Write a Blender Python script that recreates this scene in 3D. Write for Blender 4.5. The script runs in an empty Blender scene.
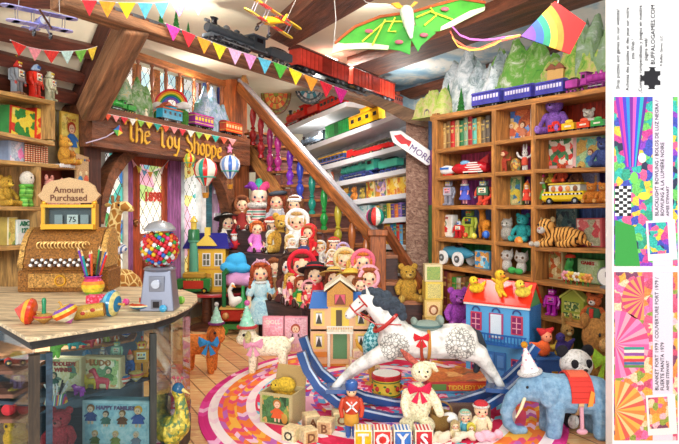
import bpy, bmesh, math, random
from mathutils import Vector as V, Matrix, Quaternion
R = random.Random(7)
C = bpy.context.scene.collection
PI = math.pi
F, CX, HY, HC = 600.0, 339.5, 204.0, 1.6      # focal length in pixels, principal column, horizon row, eye height

def P(px, py, Y):
    return V(((px-CX)*Y/F, Y, HC-(py-HY)*Y/F))
def fY(py, z=0.0):                              # depth at which a row meets the height z
    return F*(HC-z)/(py-HY)
def G(px, py, z=0.0):
    return P(px, py, fY(py, z))

class Plane:                                    # vertical plane through two ground points given as (column, depth)
    def __init__(s, a, b):
        s.a = V(((a[0]-CX)*a[1]/F, a[1], 0)); s.b = V(((b[0]-CX)*b[1]/F, b[1], 0))
        s.d = (s.b-s.a).normalized(); s.n = V((-s.d.y, s.d.x, 0))   # n points away from the eye
        if s.n.dot(s.a) < 0: s.n = -s.n
    def at(s, px, py, off=0.0):
        r = V(((px-CX)/F, 1, -(py-HY)/F))
        t = (s.a+s.n*off).dot(s.n)/r.dot(s.n)
        return V((0, 0, HC))+r*t
class Level:                                    # horizontal plane
    def __init__(s, z): s.z = z; s.n = V((0, 0, 1 if z > HC else -1))
    def at(s, px, py, off=0.0):
        r = V(((px-CX)/F, 1, -(py-HY)/F)); t = (s.z+off*s.n.z-HC)/r.z
        return V((0, 0, HC))+r*t
class Tri:
    def __init__(s, a, b, c):
        s.a = a; s.n = (b-a).cross(c-a).normalized()
        if s.n.dot(a-V((0, 0, HC))) < 0: s.n = -s.n
    def at(s, px, py, off=0.0):
        r = V(((px-CX)/F, 1, -(py-HY)/F)); o = V((0, 0, HC))
        return o+r*((s.a+s.n*off-o).dot(s.n)/r.dot(s.n))

# ---------------------------------------------------------------- materials
def lin(h):
    h = h.lstrip('#'); c = [int(h[i:i+2], 16)/255 for i in (0, 2, 4)]
    return tuple((x/12.92 if x <= .04045 else ((x+.055)/1.055)**2.4) for x in c)+(1.0,)
MC = {}
class N:
    def __init__(s, name):
        s.m = bpy.data.materials.new(name); s.m.use_nodes = True; s.t = s.m.node_tree
        s.b = s.t.nodes['Principled BSDF']; s.out = s.t.nodes['Material Output']
    def n(s, ty, **kw):
        x = s.t.nodes.new(ty)
        for k, v in kw.items(): setattr(x, k, v)
        return x
    def l(s, a, b): s.t.links.new(a, b)
    def coord(s, scale=(1, 1, 1), rot=(0, 0, 0), which='Object', loc=(0, 0, 0)):
        c = s.n('ShaderNodeTexCoord'); m = s.n('ShaderNodeMapping')
        m.inputs['Scale'].default_value = scale; m.inputs['Rotation'].default_value = rot; m.inputs['Location'].default_value = loc
        s.l(c.outputs[which], m.inputs['Vector']); return m.outputs['Vector']
    def ramp(s, fac, stops, interp='LINEAR'):
        r = s.n('ShaderNodeValToRGB'); r.color_ramp.interpolation = interp
        e = r.color_ramp.elements
        while len(e) < len(stops): e.new(.5)
        for i, (p, c) in enumerate(stops):
            e[i].position = p; e[i].color = lin(c) if isinstance(c, str) else c
        s.l(fac, r.inputs['Fac']); return r.outputs['Color']
    def noise(s, vec, scale, detail=4, rough=.6, dist=0):
        x = s.n('ShaderNodeTexNoise'); x.inputs['Scale'].default_value = scale; x.inputs['Detail'].default_value = detail
        x.inputs['Roughness'].default_value = rough; x.inputs['Distortion'].default_value = dist
        s.l(vec, x.inputs['Vector']); return x
    def bump(s, h, st=.3, d=.01):
        x = s.n('ShaderNodeBump'); x.inputs['Strength'].default_value = st; x.inputs['Distance'].default_value = d
        s.l(h, x.inputs['Height']); s.l(x.outputs['Normal'], s.b.inputs['Normal'])
    def math(s, op, a, b=None):
        x = s.n('ShaderNodeMath', operation=op)
        for i, v in enumerate((a, b)):
            if v is None: continue
            if isinstance(v, (int, float)): x.inputs[i].default_value = v
            else: s.l(v, x.inputs[i])
        return x.outputs[0]
    def mix(s, fac, a, b, mode='MIX'):
        x = s.n('ShaderNodeMix', data_type='RGBA', blend_type=mode)
        if isinstance(fac, (int, float)): x.inputs[0].default_value = fac
        else: s.l(fac, x.inputs[0])
        for i, v in ((6, a), (7, b)):
            if isinstance(v, str): x.inputs[i].default_value = lin(v)
            else: s.l(v, x.inputs[i])
        return x.outputs[2]
def sc(h, k):
    h = h.lstrip('#'); return '#'+''.join('%02x' % max(0, min(255, int(int(h[i:i+2], 16)*k))) for i in (0, 2, 4))
def mt(col, kind='p'):
    key = (col, kind)
    if key in MC: return MC[key]
    s = N('%s_%s' % (kind, col.strip('#'))); b = s.b
    if kind in ('p', 'g', 'm', 'fab'):
        v = s.noise(s.coord(), {'p': 6, 'g': 5, 'm': 9, 'fab': 40}[kind])
        c = s.ramp(v.outputs['Fac'], [(.3, sc(col, .84)), (.7, sc(col, 1.1))]); s.l(c, b.inputs['Base Color'])
        b.inputs['Roughness'].default_value = {'p': .6, 'g': .22, 'm': .32, 'fab': .9}[kind]
        if kind == 'm': b.inputs['Metallic'].default_value = .65
        if kind == 'fab': s.bump(v.outputs['Fac'], .3, .004)
    elif kind in ('fur', 'furp'):
        v = s.noise(s.coord(), 26 if kind == 'fur' else .4, 6, .75)
        c = s.ramp(v.outputs['Fac'], [(.32, sc(col, .62)), (.5, col), (.68, sc(col, 1.22))]); s.l(c, b.inputs['Base Color'])
        b.inputs['Roughness'].default_value = 1; s.bump(v.outputs['Fac'], .8 if kind == 'fur' else .35, .03)
    elif kind in ('wood', 'bark'):
        k = 1 if kind == 'wood' else .55
        v = s.noise(s.coord((1.6*k, 14*k, 14*k)), 2.2, 6, .7, .6)
        c = s.ramp(v.outputs['Fac'], [(.3, sc(col, .5)), (.47, sc(col, .85)), (.56, col), (.72, sc(col, 1.28))]); s.l(c, b.inputs['Base Color'])
        b.inputs['Roughness'].default_value = .55; s.bump(v.outputs['Fac'], .35 if kind == 'wood' else .9, .01 if kind == 'wood' else .03)
    elif kind == 'turned':
        v = s.noise(s.coord((9, 9, 2)), 2.2, 5, .7, .5)
        c = s.ramp(v.outputs['Fac'], [(.3, sc(col, .6)), (.55, col), (.75, sc(col, 1.2))]); s.l(c, b.inputs['Base Color'])
        b.inputs['Roughness'].default_value = .35
    elif kind in ('brass', 'brassp'):
        v = s.noise(s.coord(), 22 if kind == 'brass' else .55, 5, .7, .6)
        c = s.ramp(v.outputs['Fac'], [(.36, sc(col, .55)), (.5, col), (.66, sc(col, 1.25))]); s.l(c, b.inputs['Base Color'])
        b.inputs['Metallic'].default_value = .35; b.inputs['Roughness'].default_value = .42; s.bump(v.outputs['Fac'], .7, .02)
    elif kind == 'wall':
        v = s.noise(s.coord(), 1.3, 5, .65)
        c = s.ramp(v.outputs['Fac'], [(.35, sc(col, .96)), (.65, sc(col, 1.03))]); s.l(c, b.inputs['Base Color']); b.inputs['Roughness'].default_value = .8
    elif kind == 'emit':
        b.inputs['Base Color'].default_value = lin(col)
        b.inputs['Emission Color'].default_value = lin(col); b.inputs['Emission Strength'].default_value = .6
    MC[key] = s.m; return s.m
def art(seed, pal, scale=6, kind='blob'):
    key = ('art', seed, tuple(pal), scale, kind)
    if key in MC: return MC[key]
    s = N('printed_art_%d' % seed); vec = s.coord(loc=(seed*1.7, seed*.9, seed*2.3))
    n0 = s.noise(vec, scale*.8, 3)
    add = s.n('ShaderNodeVectorMath', operation='MULTIPLY_ADD'); s.l(n0.outputs['Color'], add.inputs[0])
    add.inputs[1].default_value = (.5/scale*2,)*3; s.l(vec, add.inputs[2])
    vo = s.n('ShaderNodeTexVoronoi'); vo.inputs['Scale'].default_value = scale; s.l(add.outputs[0], vo.inputs['Vector'])
    sp = s.n('ShaderNodeSeparateColor'); s.l(vo.outputs['Color'], sp.inputs[0])
    c = s.ramp(sp.outputs[0], [(i/len(pal), p) for i, p in enumerate(pal)], 'CONSTANT')
    n1 = s.noise(vec, scale*5, 4)
    c = s.mix(.35, c, s.ramp(n1.outputs['Fac'], [(.35, '#303030'), (.65, '#ffffff')]), 'OVERLAY')
    s.l(c, s.b.inputs['Base Color']); s.b.inputs['Roughness'].default_value = .5
    MC[key] = s.m; return s.m
def stripes(cols, scale, axis=0, kind='p'):
    key = ('st', tuple(cols), scale, axis)
    if key in MC: return MC[key]
    s = N('striped'); vec = s.coord(); sep = s.n('ShaderNodeSeparateXYZ'); s.l(vec, sep.inputs[0])
    x = s.math('FRACT', s.math('MULTIPLY', sep.outputs[axis], scale))
    s.l(s.ramp(x, [(i/len(cols), c) for i, c in enumerate(cols)], 'CONSTANT'), s.b.inputs['Base Color'])
    s.b.inputs['Roughness'].default_value = .6; MC[key] = s.m; return s.m
def checks(a, b_, scale, rot=(0, 0, 0)):
    key = ('ck', a, b_, scale)
    if key in MC: return MC[key]
    s = N('checked'); x = s.n('ShaderNodeTexChecker'); x.inputs['Scale'].default_value = scale
    x.inputs['Color1'].default_value = lin(a); x.inputs['Color2'].default_value = lin(b_); s.l(s.coord(rot=rot), x.inputs['Vector'])
    s.l(x.outputs['Color'], s.b.inputs['Base Color']); MC[key] = s.m; return s.m
def glass(tint='#eef6f6', a=.10, key='glass'):
    if key in MC: return MC[key]
    s = N(key); t = s.n('ShaderNodeBsdfTransparent'); t.inputs[0].default_value = lin(tint)
    g = s.n('ShaderNodeBsdfGlossy'); g.inputs['Roughness'].default_value = .03
    mx = s.n('ShaderNodeMixShader'); fr = s.n('ShaderNodeFresnel'); fr.inputs[0].default_value = 1.4
    s.l(s.math('MULTIPLY', fr.outputs[0], a*6), mx.inputs[0]); s.l(t.outputs[0], mx.inputs[1]); s.l(g.outputs[0], mx.inputs[2])
    s.l(mx.outputs[0], s.out.inputs['Surface']); MC[key] = s.m; return s.m

# ---------------------------------------------------------------- mesh builder
class MB:
    def __init__(s): s.v = []; s.f = []; s.i = []; s.mats = []; s.k = 0
    def m(s, mat):
        if mat not in s.mats: s.mats.append(mat)
        s.k = s.mats.index(mat); return s
    def add(s, vs, fs):
        o = len(s.v); s.v += [V(x) for x in vs]; s.f += [tuple(o+i for i in f) for f in fs]; s.i += [s.k]*len(fs); return s
    def hexa(s, q, d):                          # quad + depth vector
        q = [V(x) for x in q]; d = V(d)
        return s.prism(q, d)
    def prism(s, poly, d):
        p = [V(x) for x in poly]; n = len(p); d = V(d)
        fs = [tuple(range(n)), tuple(range(2*n-1, n-1, -1))]+[(i, i+n, (i+1) % n+n, (i+1) % n) for i in range(n)]
        return s.add(p+[x+d for x in p], fs)
    def box(s, c, z, rot=None):
        c = V(c); h = V(z)/2; M = rot if rot is not None else Matrix.Identity(3)
        vs = [c+M @ V((h.x*a, h.y*b, h.z*e)) for a in (-1, 1) for b in (-1, 1) for e in (-1, 1)]
        return s.add(vs, [(0, 1, 3, 2), (4, 6, 7, 5), (0, 4, 5, 1), (2, 3, 7, 6), (0, 2, 6, 4), (1, 5, 7, 3)])
    def bbox(s, c, z, b=.1):                    # box with chamfered vertical and top edges
        x, y, h = z[0]/2, z[1]/2, z[2]/2; c = V(c); q = []
        e = min(x, y, h)*b*2
        def ring(ix, iy, zz): return [V((c.x+a*(x-ix), c.y+d*(y-iy), zz)) for a, d in ((-1, -1), (1, -1), (1, 1), (-1, 1))]
        rings = [ring(e, e, c.z-h), ring(0, 0, c.z-h+e), ring(0, 0, c.z+h-e), ring(e, e, c.z+h)]
        vs = sum(rings, []); fs = [(3, 2, 1, 0), (12, 13, 14, 15)]
        for k in range(3):
            for i in range(4): fs.append((k*4+i, k*4+(i+1) % 4, k*4+4+(i+1) % 4, k*4+4+i))
        return s.add(vs, fs)
    def ell(s, c, r, rot=None, nu=14, nv=9):
        c = V(c); r = (r, r, r) if isinstance(r, (int, float)) else r; M = rot if rot is not None else Matrix.Identity(3)
        vs = [c+M @ V((0, 0, r[2]))]
        for j in range(1, nv):
            t = PI*j/nv
            for i in range(nu):
                a = 2*PI*i/nu; vs.append(c+M @ V((r[0]*math.sin(t)*math.cos(a), r[1]*math.sin(t)*math.sin(a), r[2]*math.cos(t))))
        vs.append(c+M @ V((0, 0, -r[2]))); L = len(vs)-1; fs = []
        for i in range(nu):
            fs.append((0, 1+i, 1+(i+1) % nu)); fs.append((L, L-nu+(i+1) % nu, L-nu+i))
            for j in range(nv-2):
                a = 1+j*nu+i; b = 1+j*nu+(i+1) % nu; fs.append((a, a+nu, b+nu, b))
        return s.add(vs, fs)
    def tube(s, pts, rad, n=10, caps=True):
        pts = [V(p) for p in pts]; k = len(pts); rad = [rad]*k if isinstance(rad, (int, float)) else rad
        vs = []; up = None
        for i, p in enumerate(pts):
            t = (pts[min(i+1, k-1)]-pts[max(i-1, 0)]).normalized()
            if up is None:
                up = V((0, 0, 1)) if abs(t.z) < .9 else V((1, 0, 0))
            a = t.cross(up).normalized(); up = a.cross(t)
            for j in range(n):
                w = 2*PI*j/n; vs.append(p+(a*math.cos(w)+up*math.sin(w))*rad[i])
        fs = [(i*n+j, i*n+(j+1) % n, (i+1)*n+(j+1) % n, (i+1)*n+j) for i in range(k-1) for j in range(n)]
        if caps: fs += [tuple(range(n-1, -1, -1)), tuple((k-1)*n+j for j in range(n))]
        return s.add(vs, fs)
    def limb(s, pts, rad, n=10):                # tube with round ends
        s.tube(pts, rad, n)
        r = [rad]*len(pts) if isinstance(rad, (int, float)) else rad
        for p, q in zip(pts, r): s.ell(p, q, None, 10, 6)
        return s
    def cyl(s, a, b, r0, r1=None, n=18): return s.tube([a, b], [r0, r0 if r1 is None else r1], n)
    def lathe(s, prof, c=(0, 0, 0), n=20, M=None, sx=1, sy=1):    # prof: (radius, z)
        c = V(c); vs = []; k = len(prof); M = M or Matrix.Identity(3)
        for r, z in prof:
            for j in range(n):
                a = 2*PI*j/n; vs.append(c+M @ V((r*sx*math.cos(a), r*sy*math.sin(a), z)))
        fs = [(i*n+j, i*n+(j+1) % n, (i+1)*n+(j+1) % n, (i+1)*n+j) for i in range(k-1) for j in range(n)]
        fs += [tuple(range(n-1, -1, -1)), tuple((k-1)*n+j for j in range(n))]
        return s.add(vs, fs)
    def torus(s, c, R_, r, M=None, n=20, m=8, a0=0, a1=2*PI, sx=1, sy=1):
        c = V(c); M = M or Matrix.Identity(3); full = abs(a1-a0-2*PI) < 1e-6
        k = n if full else n+1; vs = []
        for i in range(k):
            a = a0+(a1-a0)*i/n
            for j in range(m):
                w = 2*PI*j/m; q = R_+r*math.cos(w); vs.append(c+M @ V((q*sx*math.cos(a), q*sy*math.sin(a), r*math.sin(w))))
        fs = [(i*m+j, (i+1) % k*m+j, (i+1) % k*m+(j+1) % m, i*m+(j+1) % m) for i in range(n) for j in range(m)]
        return s.add(vs, fs)
    def text(s, txt, M, size, depth=.01, align='CENTER', bold=0.0):     # lettering in the frame M (x right, y up)
        cu = bpy.data.curves.new('t', 'FONT'); cu.body = txt; cu.size = size; cu.extrude = depth; cu.align_x = align; cu.offset = bold; cu.resolution_u = 2
        o = bpy.data.objects.new('t', cu); C.objects.link(o); dg = bpy.context.evaluated_depsgraph_get()
        me = bpy.data.meshes.new_from_object(o.evaluated_get(dg))
        s.add([M @ v.co for v in me.vertices], [tuple(p.vertices) for p in me.polygons])
        bpy.data.objects.remove(o); bpy.data.curves.remove(cu); bpy.data.meshes.remove(me); return s
    def build(s, name, mat=None, parent=None, smooth=True, frame=None, remesh=0, kind=None, bev=0, sub=0):
        me = bpy.data.meshes.new(name); fr = frame.inverted() if frame is not None else None
        me.from_pydata([fr @ v if fr else v for v in s.v], [], s.f)
        mats = s.mats or [mat]
        if mat is not None and s.mats and mat not in s.mats: pass
        for x in mats: me.materials.append(x)
        if s.mats:
            for p, i in zip(me.polygons, s.i): p.material_index = i
        bm = bmesh.new(); bm.from_mesh(me); bmesh.ops.recalc_face_normals(bm, faces=bm.faces); bm.to_mesh(me); bm.free()
        o = bpy.data.objects.new(name, me); C.objects.link(o)
        if frame is not None: o.matrix_world = frame
        if parent is not None: o.parent = parent
        if remesh:
            md = o.modifiers.new('r', 'REMESH'); md.mode = 'VOXEL'; md.voxel_size = remesh
            ms = o.modifiers.new('s', 'SMOOTH'); ms.iterations = 4; ms.factor = .5
            dg = bpy.context.evaluated_depsgraph_get(); m2 = bpy.data.meshes.new_from_object(o.evaluated_get(dg)); o.modifiers.clear()
            m2.name = name; o.data = m2; me = m2
            if not me.materials: me.materials.append(mats[0])
        if smooth:
            for p in me.polygons: p.use_smooth = True
            if not remesh: me.set_sharp_from_angle(angle=.7)
        if bev:
            b = o.modifiers.new('bevel', 'BEVEL'); b.width = bev; b.segments = 2; b.limit_method = 'ANGLE'
        if kind: o['kind'] = kind
        return o
def tag(o, label, cat, group=None, kind=None):
    o['label'] = label; o['category'] = cat
    if group: o['group'] = group
    if kind: o['kind'] = kind
    return o
def frame(o, x, z=None):                        # frame with x along a direction, y away from the viewer
    x = V(x).normalized(); z = V(z or (0, 0, 1)); y = z.cross(x).normalized(); z = x.cross(y)
    M = Matrix((x, y, z)).transposed().to_4x4(); M.translation = V(o); return M
USED = set()
def root(name, label, cat, loc, s=1.0, rz=0.0, x=None, group=None):
    o = bpy.data.objects.new(name, None); C.objects.link(o); o.empty_display_size = .05
    M = frame(loc, x if x is not None else (1, 0, 0)) @ Matrix.Rotation(rz, 4, 'Z') @ Matrix.Scale(s, 4)
    o.matrix_world = M
    return tag(o, label, cat, group)
def put(name, label, cat, px, py, Y, h, rz=0.0, group=None, x=None):
    return root(name, label, cat, P(px, py, Y), h*Y/F, rz, x, group)
def slab(name, poly, plane, off, thick, mat, parent=None, kind=None, bev=0, ix=(0, 1), smooth=False):
    """A solid whose face fills a polygon of a plane of the room, going `thick` back from it; grain along the edge ix."""
    p = [plane.at(a, b, off) for a, b in poly]; b = MB().prism(p, plane.n*thick)
    x = (p[ix[1]]-p[ix[0]]).normalized(); y = plane.n; z = x.cross(y).normalized()
    M = Matrix((x, y, z)).transposed().to_4x4(); M.translation = p[0]
    return b.build(name, mat, parent, smooth, None if parent else M, kind=kind, bev=bev)
def bar(name, a, b, w, h, mat, parent=None, kind=None, up=None, bev=0):     # timber from a to b
    a = V(a); b = V(b); M = frame(a, b-a, up); L = (b-a).length
    mb = MB().box((L/2, 0, 0), (L, w, h))
    o = mb.build(name, mat, None, False, bev=bev, kind=kind)
    if parent is not None:
        o.parent = parent; o.matrix_basis = M
    else: o.matrix_world = M
    return o
def attach(o, parent):
    M = o.matrix_basis.copy(); o.parent = parent; o.matrix_basis = parent.matrix_basis.inverted() @ M; return o
RX = lambda a: Matrix.Rotation(a, 3, 'X')
RY = lambda a: Matrix.Rotation(a, 3, 'Y')
RZ = lambda a: Matrix.Rotation(a, 3, 'Z')
BLK = mt('#15121a', 'g'); WHT = mt('#f2efe6'); CHR = mt('#b9bfc8', 'm'); GOLD = mt('#e0a832', 'm'); STEEL = mt('#6d737c', 'm')
WOODL = mt('#c98d4a', 'wood'); WOODM = mt('#a4642f', 'wood'); WOODD = mt('#6a3a22', 'wood')

def eyes(r, c, dx, y, z, rad, col='#1a1512'):
    for s in (-1, 1): MB().ell((c+s*dx, y, z), (rad, rad*.6, rad*1.1), None, 8, 6).build('eye', mt(col, 'g'), r)

def bow(r, c, w, col, name='bow', ends=True):
    b = MB(); x, y, z = c
    for s in (-1, 1):
        b.add([(x, y, z+w*.08), (x+s*w*.55, y-.02*w, z+w*.38), (x+s*w*.62, y+.05*w, z), (x+s*w*.5, y-.02*w, z-w*.25), (x, y, z-w*.08), (x+s*w*.3, y-w*.18, z+.04*w)],
              [(0, 1, 5), (1, 2, 5), (2, 3, 5), (3, 4, 5), (4, 0, 5), (0, 4, 3, 2, 1)])
        if ends: b.prism([(x, y-.02*w, z), (x+s*w*.12, y-.03*w, z-w*.75), (x+s*w*.42, y-.03*w, z-w*.62)], (0, .06*w, 0))
    b.ell(c, w*.13, None, 8, 6)
    return b.build(name, mt(col, 'fab'), r)

def teddy(r, fur, muzzle=None, nose='#2a1a14', bowc=None, patch=None, ear=None, arms=None, stand=False, earh=1.0):
    fm = mt(fur, 'fur'); mm = mt(muzzle or sc(fur, 1.2), 'fur'); em = mt(ear or fur, 'fur')
    MB().ell((0, 0, .32), (.24, .19, .31)).build('body', fm, r)
    MB().ell((0, -.03, .74), (.22, .19, .2)).build('head', mt(patch, 'fur') if patch else fm, r)
    MB().ell((0, -.2, .69), (.1, .09, .08)).build('muzzle', mm, r)
    MB().ell((0, -.285, .72), (.035, .02, .025), None, 8, 6).build('nose', mt(nose, 'g'), r)
    eyes(r, 0, .085, -.195, .79, .022)
    for s in (-1, 1):
        if patch: MB().ell((s*.09, -.185, .78), (.055, .03, .065), RY(s*.5), 10, 7).build('eye_patch', em, r)
        MB().ell((s*.18, 0, .74+.17*earh), (.085, .05, .085*earh)).build('ear', em, r)
        a = MB().limb([(s*.2, -.02, .5), (s*.31, -.1, .36), (s*.3, -.2, .25)], [.085, .08, .07]) if not stand else MB().limb([(s*.2, 0, .5), (s*.32, -.04, .36), (s*.36, -.08, .22)], [.08, .075, .07])
        a.build('arm', em if patch else fm, r, remesh=.025)
        l = MB().limb([(s*.13, -.06, .12), (s*.22, -.28, .1), (s*.25, -.4, .11)], [.12, .1, .095]) if not stand else MB().limb([(s*.11, 0, .16), (s*.13, 0, .06)], [.11, .1])
        l.build('leg', em if patch else fm, r, remesh=.025)
        if not stand: MB().ell((s*.255, -.46, .13), (.075, .03, .09)).build('paw_pad', mm, r)
    if bowc: bow(r, (0, -.2, .53), .34, bowc)

def doll(r, hair, dress, skin='#f4c9a4', hat=None, hatc=None, trim='#f5efe2', kind='fab', sit=True, locks=True, apron=None, legs=True, shoe='#3a2420', dm=None, long=False):
    sm = mt(skin, 'p'); dmat = dm or mt(dress, kind)
    if sit: hz, hr, sh = .75, .2, .52
    else: hz, hr, sh = .865, .115, .72
    k = 1 if sit else hr/.175
    b = MB().ell((0, 0, hz), (hr, hr*.95, hr*1.13)).ell((0, -hr*.5, hz-hr*.55), (hr*.55, hr*.4, hr*.45)).ell((0, -hr*.95, hz-hr*.12), (hr*.12, hr*.15, hr*.14), None, 8, 6)
    b.tube([(0, .01, hz-hr*.8), (0, .01, sh-.04)], hr*.38, 8).ell((0, 0, sh-.12*k), (.14*k, .1*k, .2*k))
    if sit:
        hips = .12
        for s in (-1, 1):
            b.limb([(s*.15, 0, sh-.03), (s*.24, -.06, .34), (s*.2, -.2, .22)], [.055, .05, .042])
            if legs: b.limb([(s*.09, -.04, hips), (s*.12, -.3, .1), (s*.13, -.48, .06)], [.08, .065, .05])
    else:
        for s in (-1, 1):
            b.limb([(s*.1, 0, sh-.02), (s*.155, -.02, .55), (s*.15, -.06, .4)], [.036, .033, .028])
            b.limb([(s*.06, 0, .42), (s*.06, 0, .22), (s*.06, 0, .05)], [.05, .042, .033])
    b.build('body', sm, r, remesh=.022 if sit else .016)
    eyes(r, 0, hr*.4, -hr*.84, hz-.02*k, hr*.14, '#2c3a5c' if R.random() < .6 else '#2a1a12')
    MB().ell((0, -hr*.93, hz-hr*.58), (hr*.2, hr*.07, hr*.09), None, 8, 6).build('mouth', mt('#c8303c'), r)
    for s in (-1, 1): MB().ell((s*hr*.55, -hr*.74, hz-hr*.35), (hr*.2, hr*.1, hr*.17), None, 8, 6).build('cheek', mt('#f0968a'), r)
    if hair:
        h = MB().ell((0, hr*.18, hz+hr*.2), (hr*1.14, hr*1.05, hr*1.1)).ell((0, -hr*.45, hz+hr*.88), (hr*.8, hr*.5, hr*.3))
        for s in (-1, 1):
            h.ell((s*hr*.98, -hr*.12, hz+hr*.05), (hr*.3, hr*.55, hr*.8))
            if locks:
                for j in range(4 if long else 3): h.ell((s*hr*(1.02+.06*j), hr*(-.1-.05*j), hz-hr*(.35+.45*j)), (hr*.3, hr*.32, hr*.34), None, 8, 6)
        h.build('hair', mt(hair, 'fur'), r)
    d = MB()
    if sit:
        d.lathe([(.02, sh+.035), (.13, sh), (.16, sh-.1), (.15, .3), (.22, .2), (.31, .08), (.33, .02), (.3, .01)], (0, -.03, 0), 18, sy=.95)
        d.tube([(-.2, -.25, .09), (.2, -.25, .09)], [.1, .1], 10)
    else:
        d.lathe([(.02, sh+.02), (.09, sh), (.11, sh-.08), (.085, .53), (.13, .47), (.2, .3), (.235, .2), (.2, .205), (.05, .3)], (0, 0, 0), 20, sy=.85)
    for s in (-1, 1):
        if sit: d.limb([(s*.14, 0, sh-.02), (s*.23, -.05, .38), (s*.225, -.1, .31)], [.085, .075, .065])
        else: d.limb([(s*.1, 0, sh-.02), (s*.15, -.01, .58)], [.06, .055])
    d.build('dress', dmat, r)
    MB().torus((0, -.01, sh+.01), .11*k, .032*k, None, 16, 6).build('collar', mt(trim, 'fab'), r)
    if not sit:
        for s in (-1, 1): MB().limb([(s*.06, .01, .03), (s*.06, -.07, .022)], [.04, .03]).build('shoe', mt(shoe, 'g'), r)
    elif legs:
        for s in (-1, 1): MB().limb([(s*.13, -.49, .05), (s*.14, -.5, .13)], [.055, .04]).build('shoe', mt(shoe, 'g'), r)
    if apron: MB().lathe([(.05, sh-.02), (.155, sh-.1), (.165, .3), (.25, .17), (.2, .16)], (0, -.06, 0), 18, sy=.95).build('apron', mt(apron, 'fab'), r)
    hc = mt(hatc or '#ffffff', 'fab')
    z = hz
    if hat == 'bonnet':
        MB().ell((0, hr*.3, z+hr*.25), (hr*1.3, hr*1.15, hr*1.25)).torus((0, -hr*.45, z+hr*.1), hr*1.22, hr*.24, RX(PI/2+.15), 20, 8).build('bonnet', hc, r)
    elif hat == 'brim':
        MB().lathe([(hr*1.05, 0), (hr*2.0, -hr*.15), (hr*2.05, -hr*.05), (hr*1.1, hr*.18), (hr*.95, hr*.7), (hr*.6, hr*.85)], (0, 0, z+hr*.55), 20, RX(-.35)).build('hat', hc, r)
        MB().torus((0, 0, z+hr*.78), hr*1.04, hr*.12, RX(-.35), 18, 6).build('hat_band', mt(trim, 'fab'), r)
    elif hat == 'cap':
        MB().ell((0, .0, z+hr*.62), (hr*1.05, hr*1.02, hr*.7)).build('cap', hc, r)
        MB().torus((0, 0, z+hr*.55), hr*.98, hr*.2, None, 18, 6).build('cap_trim', mt(trim, 'fur'), r)
    elif hat == 'beret':
        MB().ell((hr*.1, 0, z+hr*1.0), (hr*1.25, hr*1.2, hr*.38), RY(-.12)).build('beret', hc, r)
    elif hat == 'hood':
        MB().ell((0, hr*.3, z+hr*.2), (hr*1.28, hr*1.1, hr*1.22)).torus((0, -hr*.5, z), hr*1.0, hr*.22, RX(PI/2), 20, 8).ell((0, .02, sh-.02), (hr*1.4, hr*.9, hr*.5)).build('hood', hc, r)
    elif hat == 'cone':
        MB().lathe([(hr*1.0, 0), (hr*.75, hr*.6), (hr*.3, hr*1.4), (.01, hr*1.8)], (0, 0, z+hr*.5), 16, RY(.2)).build('hat', hc, r)
        MB().ell((hr*.35, 0, z+hr*2.3), hr*.2).build('pompom', mt(trim, 'fur'), r)
    elif hat == 'jester':
        for j, cc in enumerate((hatc, '#2f9a86', '#d8427c')):
            a = (-.9, 0, .9)[j]; MB().limb([(0, 0, z+hr*.6), (math.sin(a)*hr*1.1, 0, z+hr*.7+math.cos(a)*hr*.9), (math.sin(a)*hr*1.9, -.02, z+hr*.5+math.cos(a)*hr*.9)], [hr*.75, hr*.45, hr*.14]).build('hat_point', mt(cc, 'fab'), r)
        MB().torus((0, -.02, sh+.03), hr*1.1, hr*.32, None, 20, 8).build('ruff', mt('#d8d4cc', 'fur'), r)
    elif hat == 'ribbon':
        MB().torus((0, 0, z+hr*.2), hr*1.16, hr*.09, RX(PI/2), 18, 6, 0, PI).build('hair_band', hc, r)
        bow(r, (0, -hr*.4, z+hr*1.3), hr*.9, hatc, 'hair_bow', False)

def santa(r, coat='#c4202a', beard='#f4f0ea'):
    b = MB().ell((0, 0, .3), (.24, .2, .3)).ell((0, 0, .7), (.16, .15, .17))
    for s in (-1, 1): b.limb([(s*.18, 0, .48), (s*.3, -.08, .34), (s*.22, -.2, .3)], [.08, .07, .06])
    b.build('body', mt(coat, 'fab'), r, remesh=.025)
    MB().ell((0, -.08, .7), (.13, .11, .12)).build('face', mt('#f2bb98'), r); eyes(r, 0, .05, -.185, .73, .018)
    MB().ell((0, -.14, .58), (.14, .09, .14)).build('beard', mt(beard, 'fur'), r)
    MB().lathe([(.16, 0), (.13, .1), (.06, .22), (.01, .28)], (0, 0, .78), 14).build('hat', mt(coat, 'fab'), r)
    MB().torus((0, 0, .78), .15, .04, None, 16, 6).build('hat_trim', mt('#ffffff', 'fur'), r)

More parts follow.
